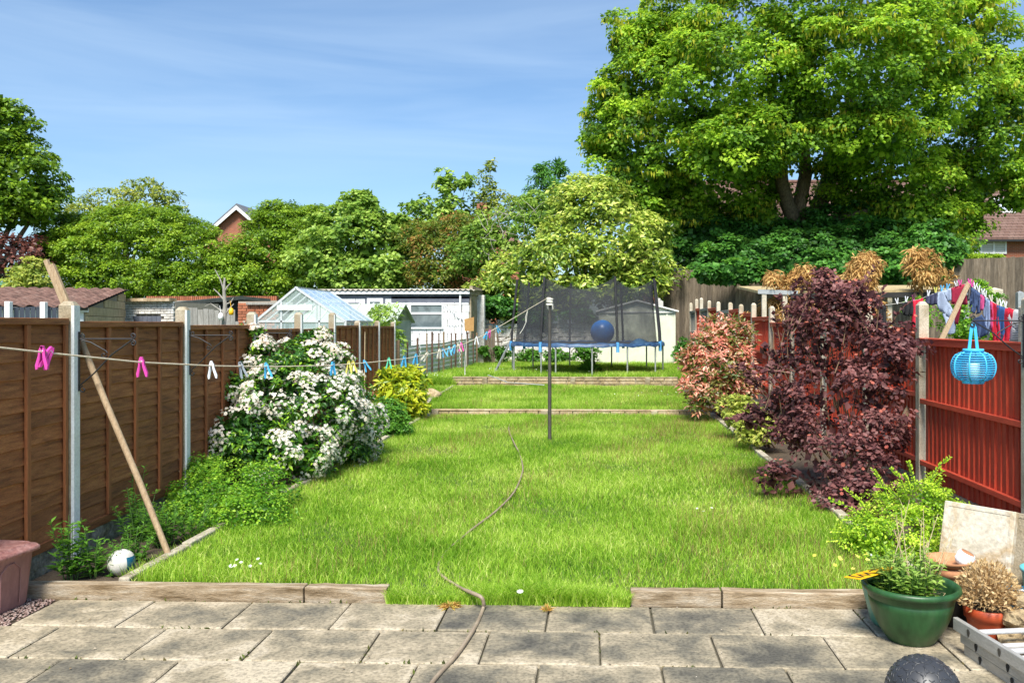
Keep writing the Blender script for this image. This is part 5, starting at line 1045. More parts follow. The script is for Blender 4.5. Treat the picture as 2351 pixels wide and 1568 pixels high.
# yellow green lonicera by the pots with sprays
lbz = Vector((2.15, 6.05, .03))
o_, cc, cd, lb = shrub('lonicera_shrub', 'yellow green small leaved bush with arching sprays behind the green pot', lbz, [dblob(2060, 1230, 105, 90, 6.1, .4), dblob(2120, 1160, 70, 70, 6.2, .3), dblob(1990, 1240, 60, 55, 6.0, .3), dblob(2090, 1290, 90, 50, 5.8, .3)], lm_lonic, cr=.075, per=60, leaf=.02, ratio=.6, dens=1.2, jitter=.16, core=.5, vbase=.5)
mb = MB(); P, AX, NR, V = [], [], [], []
for (x0, y0_, x1, y1_) in ((2000, 1200, 1900, 1145), (2000, 1190, 1940, 1120), (2040, 1150, 2003, 1075), (2080, 1130, 2045, 1075), (2100, 1120, 2085, 1060), (2090, 1130, 2075, 1090), (2130, 1110, 2180, 1050), (2120, 1130, 2165, 1080), (1985, 1240, 1905, 1218), (1990, 1255, 1900, 1240), (2010, 1210, 1925, 1190), (2140, 1140, 2160, 1100), (2060, 1140, 2010, 1115), (2160, 1200, 2225, 1155)):
    a, b = W(x0, y0_, 6.05)-lbz, W(x1, y1_, 6.0)-lbz; mid = a.lerp(b, .5)+Vector((0, 0, .03)); mb.tube([a, mid, b], [.004, .003, .0015], 5)
    for j in range(64):
        t = random.random(); q = a.lerp(mid, t*2) if t < .5 else mid.lerp(b, t*2-1); d = (b-a).normalized(); sd_ = d.cross(Vector((0, -1, 0))).normalized()*(1 if j % 2 else -1)
        P.append(q); AX.append(d*.6+sd_+Vector((0, random.uniform(-.5, .3), .2))); NR.append((random.uniform(-.3, .3), -.5, .8)); V.append(random.gauss(.72, .15))
mb.build('sprays', lmstem, o_)['kind'] = 'stuff'
leaves('spray_leaves', np.array(P, float), np.array(AX, float), np.array(NR, float), 0.017+.009*rng.random(len(P)), np.array(V), lm_lonic, o_, .55)['kind'] = 'stuff'

# ================================================================== TRAMPOLINE
tcn = W(1348, 744, 23.95); TZ = 1.15
tp_ = empty('trampoline', (tcn.x, tcn.y, H3), label='large round trampoline with black safety net on the upper lawn', cat='trampoline'); R = 2.12; bz = TZ-H3
mb = MB(); n = 64
mb.tube([(R*math.cos(2*math.pi*i/n), R*math.sin(2*math.pi*i/n), bz-.03) for i in range(n)], .025, 8, close=True); mb.build('frame', m_galv, tp_)
mb = MB(); mb.lathe([(0, bz-.015), (R*.5, bz-.012), (R-.3, bz)], 64); mb.build('jumping_mat', m_mat, tp_)
mb = MB(); P = []; fs = []
for i in range(n):
    t = 2*math.pi*i/n; w_ = .012*math.sin(i*2.3)+.008*math.sin(i*.9); c, s_ = math.cos(t), math.sin(t)
    P += [((R-.30)*c, (R-.30)*s_, bz+.004), ((R-.14)*c, (R-.14)*s_, bz+.03+w_), ((R+.04)*c, (R+.04)*s_, bz+.02+w_), ((R+.05)*c, (R+.05)*s_, bz-.05-abs(w_)*2)]
for i in range(n):
    j = (i+1) % n
    for q in range(3): fs.append((4*i+q, 4*i+q+1, 4*j+q+1, 4*j+q))
mb.add(P, fs, True); mb.build('spring_pad', m_bluepad, tp_)
pa = [math.radians(a) for a in (-64, -8, 37, 82, 127, 172, 217, 262-30)]
pa = [math.radians(a) for a in (-68, -23, 12, 60, 105, 150, 192, 236)]
for a in pa:
    c, s_ = math.cos(a), math.sin(a)
    m = MB(); m.tube([(R*c*1.01, R*s_*1.01, bz-.15), (R*c*1.0, R*s_*1.0, bz+.3), (R*c*.93, R*s_*.93, 2.58)], .034, 8); m.build('net_pole', m_netblack, tp_)
    m = MB(); m.tube([(R*c*1.015, R*s_*1.015, bz-.2), (R*c*1.012, R*s_*1.012, bz+.06)], .045, 8); m.build('pole_cuff', m_bluecuff, tp_)
for a in [math.radians(x) for x in (-112, -86, -60, -30, 0, 35, 70, 105, 140, 176, 200, 236)]:
    c, s_ = math.cos(a), math.sin(a); m = MB(); m.tube([(R*c, R*s_, bz-.04), (R*c, R*s_, -.05)], .022, 8); m.build('leg', m_galv, tp_)
netm, ntn, pn = newmat('safety_net'); tr = node(ntn, 'ShaderNodeBsdfTransparent'); mxn = node(ntn, 'ShaderNodeMixShader'); pn.inputs['Base Color'].default_value = (.035, .037, .042, 1); pn.inputs['Roughness'].default_value = .9
nn_ = noisetex(ntn, 2.2, 3); rr_ = ramp(ntn, [(.3, (.52,)*3), (.75, (.78,)*3)]); ntn.links.new(nn_.outputs[0], rr_.inputs[0]); ntn.links.new(rr_.outputs[0], mxn.inputs[0]); ntn.links.new(tr.outputs[0], mxn.inputs[1]); ntn.links.new(pn.outputs[0], mxn.inputs[2]); ntn.links.new(mxn.outputs[0], ntn.nodes['Material Output'].inputs[0])
mb = MB(); P = []; fs = []; n = 160; rows_ = 12; pas = sorted(a % (2*math.pi) for a in pa)
for i in range(n):
    t = 2*math.pi*i/n
    k = max([j for j in range(len(pas)) if pas[j] <= t], default=-1); a0 = pas[k] if k >= 0 else pas[-1]-2*math.pi; a1 = pas[(k+1) % len(pas)] if k < len(pas)-1 else pas[0]+2*math.pi
    f_ = (t-a0)/(a1-a0); sag = .30*4*f_*(1-f_)*(a1-a0); pull = 1-.10*4*f_*(1-f_)
    for j in range(rows_):
        v = j/(rows_-1); z = bz+.03+(2.52-sag-bz)*v; r_ = (R-.10)*(1-.055*v)*(1-(1-pull)*(.35+.65*v))+.02*math.sin(9*t+5*v)*v
        P.append((r_*math.cos(t), r_*math.sin(t), z))
for i in range(n):
    for j in range(rows_-1): fs.append((i*rows_+j, ((i+1) % n)*rows_+j, ((i+1) % n)*rows_+j+1, i*rows_+j+1))
mb.add(P, fs, True); mb.build('safety_net', netm, tp_)
for sx in (-1, 1):
    m = MB(); m.bar((-R-.02+sx*.0, -.42+sx*.16, bz+.0), (-R-.42, -.72+sx*.16, -.02), .03, .03); m.build('ladder_rail', m_galv, tp_)
for i in range(3):
    t = .3+.25*i; m = MB(); m.bar((-R-.02-.4*t, -.42-.3*t-.15, bz*(1-t)), (-R-.02-.4*t, -.42-.3*t+.15, bz*(1-t)), .05, .02); m.build('ladder_step', m_netblack, tp_)
m = MB(); P = [W(1443, 790, 23)-tp_.location, W(1460, 778, 23.2)-tp_.location, W(1478, 779, 23.4)-tp_.location, W(1492, 788, 23.2)-tp_.location, W(1465, 793, 22.6)-tp_.location]
c = sum(P, Vector())/5; m.add([c+Vector((0, 0, .1))]+P+[q-Vector((0, 0, .05)) for q in P], [(0, i+1, (i+1) % 5+1) for i in range(5)]+[(i+1, i+6, (i+1) % 5+6, (i+1) % 5+1) for i in range(5)], True); m.build('loose_pad', m_bluecuff, tp_)
mp_ = tcn+Vector((.18, -.95, TZ+.0))-tcn
def text(name, body, size, mat, parent, mw, ext=.001):
    cu = bpy.data.curves.new(name, 'FONT'); cu.body = body; cu.size = size; cu.extrude = ext; cu.align_x = 'CENTER'; cu.align_y = 'CENTER'
    t = bpy.data.objects.new(name, cu); COL.objects.link(t); dg = bpy.context.evaluated_depsgraph_get(); me = bpy.data.meshes.new_from_object(t.evaluated_get(dg)); bpy.data.objects.remove(t); me.materials.clear(); me.materials.append(mat)
    return link(name, me, parent, mw)
m = MB()
for i, w_ in enumerate((.06, .05, .07, .06, .05, .04)): m.box((.12+.085*i, -.95, bz+.002), (w_, .13, .002))
m.build('mat_print', m_upvc, tp_)['kind'] = 'stuff'
c = W(1383, 762, 23.1); c.z = TZ+.318
bm = bmesh.new(); bmesh.ops.create_uvsphere(bm, u_segments=40, v_segments=24, radius=.325); me = bpy.data.meshes.new('exercise_ball'); bm.to_mesh(me); bm.free(); me.materials.append(m_blueball)
for p in me.polygons: p.use_smooth = True
ball = link('exercise_ball', me); ball.location = c; tag(ball, 'shiny blue exercise ball lying on the trampoline', 'ball')

# ================================================================== CLOTHES LINE
pb_ = G(1262, 1012, H1); pt_ = W(1262, 684, F*(CAMH-H1)/(1012-744)); hp = pt_.z-H1
cp = empty('clothes_post', (pb_.x, pb_.y, H1), label='slim dark metal clothes post standing in the lawn', cat='post')
m = MB(); m.tube([(0, 0, -.1), (0, 0, hp*.45)], .0255, 12); m.build('lower_tube', m_pole, cp)
m = MB(); m.tube([(0, 0, hp*.45), (0, 0, hp)], .0225, 12); m.build('upper_tube', m_pole, cp)
m = MB(); m.tube([(0, 0, hp-.005), (0, 0, hp+.03)], .03, 12); m.build('cap', m_pole, cp)
rk = empty('rope_knot', (pb_.x, pb_.y, H1+hp-.06), label='frayed ball of knotted rope on top of the clothes post', cat='knot')
m = MB()
for i in range(9):
    a = random.uniform(0, 6.28); rr = .034+random.uniform(0, .012); z = random.uniform(-.05, .06); tl = random.uniform(-.4, .4)
    m.tube([(rr*math.cos(a+6.28*j/14), rr*math.sin(a+6.28*j/14), z+tl*.04*math.sin(6.28*j/14)) for j in range(14)], .009, 6, close=True)
m.build('coils', m_ropewhite, rk)['kind'] = 'stuff'
m = MB()
for i in range(16):
    a = random.uniform(0, 6.28); q = Vector((math.cos(a)*.04, math.sin(a)*.04, random.uniform(-.06, 0))); m.tube([q, q+Vector((math.cos(a)*.02, math.sin(a)*.02, -.03)), q+Vector((math.cos(a)*.015, math.sin(a)*.015, -.07))], .002, 4)
m.build('frayed_ends', m_ropewhite, rk)['kind'] = 'stuff'
E1 = Vector((pb_.x, pb_.y, H1+hp-.05)); E0 = Vector((-2.1, 2.2, 1.66))
# sag fitted through photo points
ypts = [(-60, 790), (0, 798), (100, 809), (325, 832), (490, 840), (617, 842), (763, 839), (840, 833), (929, 824), (1000, 810), (1065, 790), (1110, 770), (1160, 742), (1210, 712), (1258, 684)]
def lz(xd): return float(np.interp(xd, [p[0] for p in ypts], [p[1] for p in ypts]))
def lpt(xd):
    a, b = 0.0, 1.0
    for _ in range(50):
        m_ = (a+b)/2; q = E0.lerp(E1, m_); xc = q.x*CA+q.y*SA; z_ = -q.x*SA+q.y*CA; x = PPX+xc*F/z_
        if x < xd: a = m_
        else: b = m_
    q = E0.lerp(E1, a); z_ = -q.x*SA+q.y*CA; return Vector((q.x, q.y, CAMH+(HZ-lz(xd))*z_/F)), z_
ln = [lpt(x)[0] for x in (-100, -50, 0, 50, 100, 160, 230, 325, 400, 490, 560, 617, 690, 763, 805, 840, 893, 929, 965, 1000, 1030, 1065, 1090, 1110, 1135, 1160, 1185, 1210, 1235, 1258)]
m = MB(); m.tube(ln, .0036, 6); tag(m.build('clothes_line', m_rope), 'slack pale clothes line running from the post to the near left', 'clothes line')
pc = {k: M('peg_'+k, [v, tuple(min(.9, c*1.15) for c in v)], 8, .4) for k, v in dict(pink=(.62, .05, .32), white=(.62, .63, .65), grey=(.30, .34, .38), blue=(.06, .36, .62), yellow=(.58, .55, .12), green=(.08, .48, .28), cream=(.55, .52, .42), sky=(.12, .44, .70)).items()}
def peg_mesh(kind):
    m = MB(); pr = [(-.008, .022), (.002, .024), (.006, .004), (.0035, -.012), (.006, -.05), (.001, -.064), (-.005, -.060), (-.006, -.02), (-.0035, 0.0)]
    m.prism(pr, .012, (0, .006, 0), (1, 0, 0), (0, 0, 1)); return m.mesh('jaw', pc[kind])
pegm = {}
def peg(xd, kind, open_, yaw, label, roll=0.0, dz=0):
    if kind not in pegm: pegm[kind] = peg_mesh(kind)
    p, z_ = lpt(xd); o = empty('clothes_peg', p+Vector((0, 0, dz)), label=label, cat='peg', group='plastic pegs on the clothes line'); o.rotation_euler = (random.uniform(-.1, .1), roll, yaw)
    for sx in (-1, 1):
        j = link('jaw', pegm[kind], o, Matrix.Translation((sx*.006, 0, .0)) @ Matrix.Rotation(-sx*open_, 4, 'Y') @ Matrix.Diagonal((sx, 1, 1, 1)))
    m = MB(); m.tube([(.006*math.cos(t*.9), -.008+.016*t/14, .002+.006*math.sin(t*.9)) for t in range(15)], .0013, 5); m.build('spring', m_galv, o)
pegs = [(97, 'pink', .20, .1, 'leftmost pink peg, hanging straight in the near pair', 0), (113, 'pink', .10, 1.2, 'bright pink peg twisted sideways in the near pair', .5), (325, 'pink', .22, .1, 'single pink peg between the first two left posts', -.05), (486, 'white', .20, .2, 'white peg just left of the white flowering bush', -.1),
        (553, 'grey', .14, .6, 'grey peg against the left edge of the white flowers', -.3), (612, 'blue', .2, .2, 'blue peg over the left half of the white flowers', -.2), (764, 'blue', .16, .9, 'blue peg over the right half of the white flowers', 0), (801, 'yellow', .2, .1, 'left one of two yellow pegs', 0), (811, 'yellow', .2, .1, 'right one of two yellow pegs', -.1),
        (838, 'blue', .2, .3, 'tilted blue peg beside a bamboo cane', -.4), (893, 'green', .22, .1, 'single green peg on the line', 0), (928, 'blue', .2, .6, 'blue peg at the start of the corrugated fence', .1), (955, 'blue', .2, .7, 'second blue peg in front of the corrugated fence', .1), (979, 'cream', .15, .6, 'cream peg in front of the corrugated fence', .6), (1009, 'cream', .15, .8, 'cream peg before the blue cluster', .2),
        (1018, 'sky', .25, .3, 'first light blue peg of the far cluster', -.3), (1031, 'sky', .25, .2, 'middle light blue peg of the far cluster', 0), (1043, 'sky', .2, .9, 'last light blue peg of the far cluster', .4), (1052, 'cream', .2, .3, 'pale peg between blue cluster and pink peg', -.2), (1059, 'pink', .25, .2, 'far pink peg near the hanging rope tail', 0),
        (1094, 'white', .22, .2, 'white peg above the upper lawn near the garage', 0), (1117, 'blue', .2, .8, 'far blue peg beside two pink ones', .4), (1124, 'pink', .2, .4, 'far pink peg in the last cluster', .3), (1142, 'sky', .2, .9, 'last light blue peg towards the clothes post', -.5)]
for a in pegs: peg(a[0], a[1], a[2], a[3], a[4], a[5])
q, z_ = lpt(1066); m = MB(); m.tube([q, q+Vector((.012, 0, -.08)), q+Vector((.004, .01, -.18)), q+Vector((.006, 0, -.29))], [.003, .004, .005, .005], 6); tag(m.build('rope_tail', m_ropewhite), 'loose white rope end hanging straight down from the line', 'rope')
q, z_ = lpt(1212); m = MB(); m.tube([q, q+Vector((-.012, 0, -.07)), q+Vector((-.02, 0, -.15)), q+Vector((-.06, 0, -.24)), q+Vector((-.10, 0, -.30))], .004, 6); m.tube([q, q+Vector((-.03, .01, -.09)), q+Vector((-.025, .01, -.17)), q+Vector((-.058, 0, -.235))], .004, 6); tag(m.build('rope_tail', m_ropewhite), 'twisted rope loop dangling from the line beside the post', 'rope')

# wooden prop leaning on the left fence
a = G(392, 1286, .04); b = W(165, 731, 6.22); d = (b-a); tip = a+d*1.255
o = empty('line_prop', a, label='long pale wooden prop leaning against the left fence', cat='prop'); m = MB(); k = a+d*.97
m.tube([(0, 0, 0), (k-a)*.33+Vector((.006, 0, 0)), (k-a)*.66-Vector((.004, 0, 0)), k-a], [.0215, .022, .0225, .023], 10); m.build('pole', m_stripepole, o)
side = Vector((1, .1, 0)).normalized()
for s_, e_ in ((-.015, 1.0), (.016, .985)):
    m = MB(); m.bar(k-a-(k-a).normalized()*.12+side*s_, (tip-a)*e_+side*s_, .03, .03, up=(0, -1, 0)); m.build('fork_lath', m_stripepole, o, bevel=.003)
# bamboo cane in the bed
a = W(838, 990, 13.2); a.z = 0; m = MB(); m.tube([a, W(837, 860, 13.4), W(838, 762, 13.5)], [.007, .007, .005], 6); tag(m.build('bamboo_cane', m_strawstem), 'thin bamboo cane upright among the white flowers', 'cane')
# white ball
bm = bmesh.new(); bmesh.ops.create_uvsphere(bm, u_segments=28, v_segments=18, radius=.086); me = bpy.data.meshes.new('football'); bm.to_mesh(me); bm.free(); m_ball = M('dirty_white', [(.50, .48, .42), (.70, .68, .64)], 9, .5, .05, fine=(40, .2)); me.materials.append(m_ball); me.materials.append(m_bluepot)
for p in me.polygons: p.use_smooth = True; p.material_index = 1 if (p.center.x > .06 and p.center.z < .045) else 0
b_ = W(279, 1283, 5.62); bl = link('football', me); bl.location = (b_.x, b_.y, .11); tag(bl, 'dirty white football with a blue patch in the left bed', 'ball')
# boulder at the end of the left bed
def rock(name, loc, dim, mat, label, cat='rock', group=None, seed=0):
    bm = bmesh.new(); bmesh.ops.create_icosphere(bm, subdivisions=3, radius=1); r = random.Random(seed); offs = [Vector((r.uniform(-9, 9), r.uniform(-9, 9), r.uniform(-9, 9))) for _ in range(3)]
    from mathutils import noise
    for v in bm.verts:
        n_ = noise.noise(v.co*1.3+offs[0])*.35+noise.noise(v.co*3.1+offs[1])*.16; v.co *= 1+n_; v.co = Vector((v.co.x*dim[0], v.co.y*dim[1], v.co.z*dim[2]))
    me = bpy.data.meshes.new(name); bm.to_mesh(me); bm.free(); me.materials.append(mat); o = link(name, me); o.location = loc; return tag(o, label, cat, group)
c = W(985, 880, 17.8); rock('boulder', (c.x, c.y, H2+.05), (.26, .2, .17), m_rock, 'rounded tan boulder beside the corrugated fence', seed=3)
c = W(962, 905, 16.2); rock('boulder', (c.x, c.y, H2+.02), (.16, .14, .10), m_rock, 'smaller tan stone in front of the boulder', seed=5)
# hose
hp_ = [(970, 1600, 0), (1000, 1556, 0), (1050, 1500, 0), (1090, 1440, 0), (1108, 1400, 0), (1110, 1382, .04), (1104, 1370, .08), (1085, 1361, .085), (1060, 1350, .075), (1030, 1332, .07), (1010, 1316, .075), (1006, 1300, .08), (1012, 1284, .07), (1028, 1262, .075), (1050, 1243, .085), (1090, 1210, .09), (1140, 1172, .095), (1180, 1130, .10), (1197, 1092, .10), (1200, 1070, .10), (1192, 1040, .10), (1178, 1012, .10), (1168, 985, .07), (1172, 968, .04)]
pts = [G(x, y, h-(.0 if h > .05 else -.009))+Vector((0, 0, 0)) for x, y, h in hp_]
from mathutils.geometry import interpolate_bezier
sm = []
for i in range(len(pts)-1):
    p0 = pts[max(i-1, 0)]; p1 = pts[i]; p2 = pts[i+1]; p3 = pts[min(i+2, len(pts)-1)]
    for t in (0, .25, .5, .75):
        sm.append(.5*((2*p1)+(p2-p0)*t+(2*p0-5*p1+4*p2-p3)*t*t+(3*p1-p0-3*p2+p3)*t**3))
sm.append(pts[-1]); m = MB(); m.tube(sm, [.0115 if p.y < 5.1 else .009 for p in sm], 8); tag(m.build('garden_hose', m_hose), 'brown garden hose snaking from the patio across the lawn', 'hose')
m = MB(); m.tube([W(1120, 864, 21.0)+Vector((0, 0, .03)), W(1135, 868, 20.9)+Vector((0, 0, .02)), W(1165, 878, 20.5), W(1250, 884, 20.2)], .012, 6); tag(m.build('hose_end', m_galv), 'grey hose length drooping over the upper terrace wall', 'hose')

# ================================================================== PINK BIN AND GRAVEL, LEFT CORNER
bb = Vector((-3.66, 4.92, 0)); o = empty('storage_bin', (bb.x, bb.y, -.0), rz=math.radians(-6), label='faded pink plastic storage bin with lid at the left edge', cat='bin')
def rrect(w, d, r, n=5):
    P = []
    for cx_, cy_, a0 in ((w/2-r, d/2-r, 0), (-w/2+r, d/2-r, 90), (-w/2+r, -d/2+r, 180), (w/2-r, -d/2+r, 270)):
        for i in range(n+1): a = math.radians(a0+90*i/n); P.append((cx_+r*math.cos(a), cy_+r*math.sin(a)))
    return P
def loft(mb, secs, cap0=True, cap1=True):
    n = len(secs[0][0]); vs = []; fs = []
    for poly, z in secs: vs += [(p[0], p[1], z) for p in poly]
    for i in range(len(secs)-1):
        for j in range(n): fs.append((i*n+j, i*n+(j+1) % n, (i+1)*n+(j+1) % n, (i+1)*n+j))
    mb.add(vs, fs, True)
    if cap0: mb.add(vs[:n], [tuple(range(n))[::-1]])
    if cap1: mb.add(vs[-n:], [tuple(range(n))])
o.scale = (1, 1, .84)
m = MB(); loft(m, [(rrect(.44, .30, .05), 0), (rrect(.45, .31, .05), .02), (rrect(.50, .36, .06), .36), (rrect(.52, .38, .06), .37), (rrect(.52, .38, .06), .385)]); m.build('tub', m_bin, o)
m = MB(); loft(m, [(rrect(.54, .40, .07), .375), (rrect(.565, .425, .075), .38), (rrect(.565, .425, .075), .40), (rrect(.54, .40, .07), .415), (rrect(.50, .36, .06), .418), (rrect(.48, .34, .06), .432)]); m.build('lid', m_binlid, o)
for (x0, x1) in ((-.16, .02), (.05, .2)):
    m = MB(); m.tube([(x0, -.154, .03), (x0-.02, -.182, .30), (x0+.02, -.187, .33)], .0035, 5); m.build('moulded_rib', m_bin, o)
m = MB(); m.tube([(.228, -.08, .03), (.250, -.1, .28), (.254, -.06, .325), (.253, 0, .33), (.25, .05, .28), (.232, .06, .03)], .0035, 5); m.build('moulded_rib', m_bin, o)
n = 900; xs = np.array([random.uniform(-3.72, -3.285) for _ in range(n)]); ys = np.array([random.uniform(4.64, 5.11) for _ in range(n)]); P, T, V = [], [], []
octa = np.array([(1, 0, 0), (0, 1, 0), (-1, 0, 0), (0, -1, 0), (0, 0, .7), (0, 0, -.7)], float); of = np.array([(0, 1, 4), (1, 2, 4), (2, 3, 4), (3, 0, 4), (1, 0, 5), (2, 1, 5), (3, 2, 5), (0, 3, 5)])
for i in range(n):
    A_ = np.array(Matrix.Rotation(random.uniform(0, 6), 3, 'Z') @ Matrix.Rotation(random.uniform(-.5, .5), 3, 'X')); s_ = np.array([random.uniform(.007, .016), random.uniform(.006, .012), random.uniform(.005, .009)])
    P.append((octa*s_) @ A_.T+np.array([xs[i], ys[i], -.008+random.uniform(0, .006)])); T.append(of+6*i); V.append(np.full(6, random.random()))
tag(npmesh('gravel', np.concatenate(P), np.concatenate(T), np.concatenate(V), m_gravel), 'reddish gravel between the pink bin and the paving', 'gravel', kind='stuff')

# ================================================================== RIGHT CORNER: POTS, LADDER, SLABS
def potmesh(r0, r1, h, rim=.02, th=.012, lip=.03, n=36):
    return [(0, .0), (r0*.96, 0), (r0, .01), (r0+(r1-r0)*.45, h*.42), (r0+(r1-r0)*.8, h*.75), (r1-rim*.7, h-lip), (r1, h-lip+.004), (r1+.004, h-lip*.5), (r1-.002, h-.003), (r1-th, h), (r1-th*1.8, h-.01), (r1-rim-.01, h-lip-.01), (r1*.86, h*.72)]
# big green pot
gp = W(2091, 1480, 4.55); GP = Vector((gp.x, gp.y, -.0)); o = empty('green_pot', GP, label='large round dark green plastic pot holding a leafy plant', cat='pot')
m = MB(); m.lathe([(0, 0), (.116, 0), (.124, .008), (.150, .045), (.176, .09), (.197, .14), (.211, .19), (.217, .222), (.213, .226), (.219, .232), (.226, .262), (.244, .268), (.252, .28), (.249, .296), (.238, .303), (.226, .298), (.216, .27), (.205, .2)], 48); m.build('body', m_greenpot, o)
m = MB(); m.lathe([(.208, .205), (.12, .222), (0, .228)], 32); m.build('compost', m_soil, o)
# plant in it
pl_ = empty('mint_plant', GP+Vector((-.03, .02, .222)), label='leafy green herb with dry stalks growing in the big green pot', cat='plant'); mb = MB(); P, AX, NR, S, V = [], [], [], [], []
for i in range(72):
    a = random.uniform(0, 6.28); r = .17*math.sqrt(random.random()); s = Vector((math.cos(a)*r*.8, math.sin(a)*r*.8, 0)); hh = random.uniform(.12, .27)*(1.15-r*2.2); e = s+Vector((math.cos(a)*.05+random.uniform(-.03, .03), math.sin(a)*.05+random.uniform(-.03, .03), hh)); mb.tube([s, s.lerp(e, .5)+Vector((0, 0, .01)), e], [.003, .0025, .0015], 5)
    for j in range(15):
        t = random.uniform(.1, 1); q = s.lerp(e, t); b2 = random.uniform(0, 6.28); P.append(q); AX.append((math.cos(b2), math.sin(b2), random.uniform(0, .8))); NR.append((-math.cos(b2)*.4, -math.sin(b2)*.4, 1)); S.append(random.uniform(.034, .062)*(1.2-.45*t)); V.append(random.gauss(.35+.35*t, .14))
mb.build('stems', lmstem, pl_)['kind'] = 'stuff'; leaves('foliage', np.array(P, float), np.array(AX), np.array(NR), np.array(S), np.array(V), lm_mint, pl_, .5, .06, .1)
for i in range(13):
    a = random.uniform(-.5, 3.6); s = Vector((random.uniform(-.1, .15), random.uniform(-.08, .1), 0)); e = s+Vector((random.uniform(-.08, .2), random.uniform(-.02, .1), random.uniform(.26, .5))); m = MB(); k = s.lerp(e, .55)+Vector((random.uniform(-.015, .015), 0, 0)); m.tube([s, k, e], [.0032, .0025, .0013], 5)
    for _ in range(3):
        b0 = s.lerp(e, random.uniform(.45, .9)); m.tube([b0, b0+Vector((random.uniform(-.05, .06), random.uniform(-.02, .02), random.uniform(.03, .08)))], [.0018, .001], 4)
    m.build('dry_stalk', m_strawstem, pl_)
for i in range(10):
    s = Vector((random.uniform(.10, .19), random.uniform(-.1, .08), random.uniform(0, .03))); m = MB(); m.tube([s, s+Vector((random.uniform(-.04, .05), random.uniform(-.04, .04), random.uniform(.0, .05))), s+Vector((random.uniform(-.08, .08), random.uniform(-.05, .05), random.uniform(-.0, .04)))], .0016, 4); m.build('dry_stalk', m_strawstem, pl_)
# yellow number plate resting on its rim
z_ = 4.58; c1, c2, c3, c4 = W(1937, 1327, 4.56), W(1975, 1338, 4.42), W(2060, 1314, 4.55), W(2018, 1304, 4.70)
ctr = (c1+c2+c3+c4)/4; ux = ((c3+c4)-(c1+c2)); ux.normalize(); uy = (c4-c3); uy = (uy-ux*uy.dot(ux)).normalized(); uz = ux.cross(uy)
if uz.z < 0: uy = -uy; uz = -uz
Lp_ = .30; Wp = .111; ctr = (c1+c2)/2+ux*Lp_/2; RM_ = Matrix((ux, uy, uz)).transposed().to_4x4()
npl = empty('number_plate', (0, 0, 0), label='yellow vehicle number plate propped on the rim of the green pot', cat='number plate'); npl.matrix_world = Matrix.Translation(ctr+Vector((0, 0, .012))) @ RM_
m = MB(); m.box((0, 0, 0), (Lp_, Wp, .004)); m.build('plate', m_yellow, npl, bevel=.0015)
text('lettering', 'CWJ', .105, m_blacktext, npl, Matrix.Translation((-.03, 0, .0032)) @ Matrix.Rotation(math.pi, 4, 'Z'), .0006)
# pale teal pot just behind
tq = W(2052, 1440, 4.78); o = empty('teal_pot', (tq.x, tq.y, 0), label='pale teal plastic pot peeping out behind the green pot', cat='pot'); m = MB(); m.lathe([(0, 0), (.11, 0), (.125, .02), (.17, .2), (.176, .24), (.168, .24), (.15, .2)], 32); m.build('body', m_tealpot, o)
# black pot
bq = W(2184, 1440, 4.80); o = empty('black_pot', (bq.x, bq.y, 0), label='black plastic pot behind the ladder end', cat='pot'); m = MB(); m.lathe(potmesh(.085, .115, .2), 30); m.build('body', m_blackpot, o); m = MB(); m.lathe([(.098, .15), (0, .16)], 20); m.build('compost', m_soil, o)
wd_ = empty('dock_plant', (bq.x+.03, bq.y-.03, .16), label='broad leaved green weed growing from the black pot', cat='weed'); P, AX, NR, S, V = [], [], [], [], []
for i in range(13):
    a = 2*math.pi*i/13; P.append((math.cos(a)*.02, math.sin(a)*.02, 0)); AX.append((math.cos(a), math.sin(a), random.uniform(-.35, .7))); NR.append((-math.cos(a)*.3, -math.sin(a)*.3, 1)); S.append(random.uniform(.09, .15)); V.append(random.uniform(.4, .9))
leaves('foliage', np.array(P), np.array(AX), np.array(NR), np.array(S), np.array(V), lm_weed, wd_, .42, .05, .25)
# terracotta pot with dish
tq = W(2180, 1400, 5.2); TP = Vector((tq.x, tq.y, 0)); o = empty('terracotta_pot', TP, label='terracotta pot topped by a shallow dish behind the green pot', cat='pot')
m = MB(); m.lathe([(0, 0), (.075, 0), (.10, .15), (.104, .155), (.112, .155), (.114, .20), (.09, .205)], 32); m.build('body', m_terra, o)
m = MB(); m.lathe([(0, .206), (.09, .206), (.128, .232), (.145, .252), (.138, .254), (.12, .238), (.085, .216), (0, .214)], 40); m.build('dish', m_terra, o)
cn = empty('candle_jar', TP+Vector((.07, -.045, .262)), label='small ribbed white jar with terracotta top lying in the dish', cat='jar'); m = MB(); m.lathe([(0, -.035), (.042, -.034), (.05, -.015), (.05, .03), (.046, .042), (.04, .044)], 28); j_ = m.build('jar', m_candle, cn); m = MB(); m.lathe([(.042, .042), (0, .046)], 24); m.build('top', m_terra, cn); cn.rotation_euler = (math.radians(12), math.radians(22), 0)
for i in range(20):
    a = 2*math.pi*i/20; m = MB(); m.bar((.0505*math.cos(a), .0505*math.sin(a), -.015), (.0505*math.cos(a), .0505*math.sin(a), .03), .004, .003); m.build('rib', m_upvc, j_)
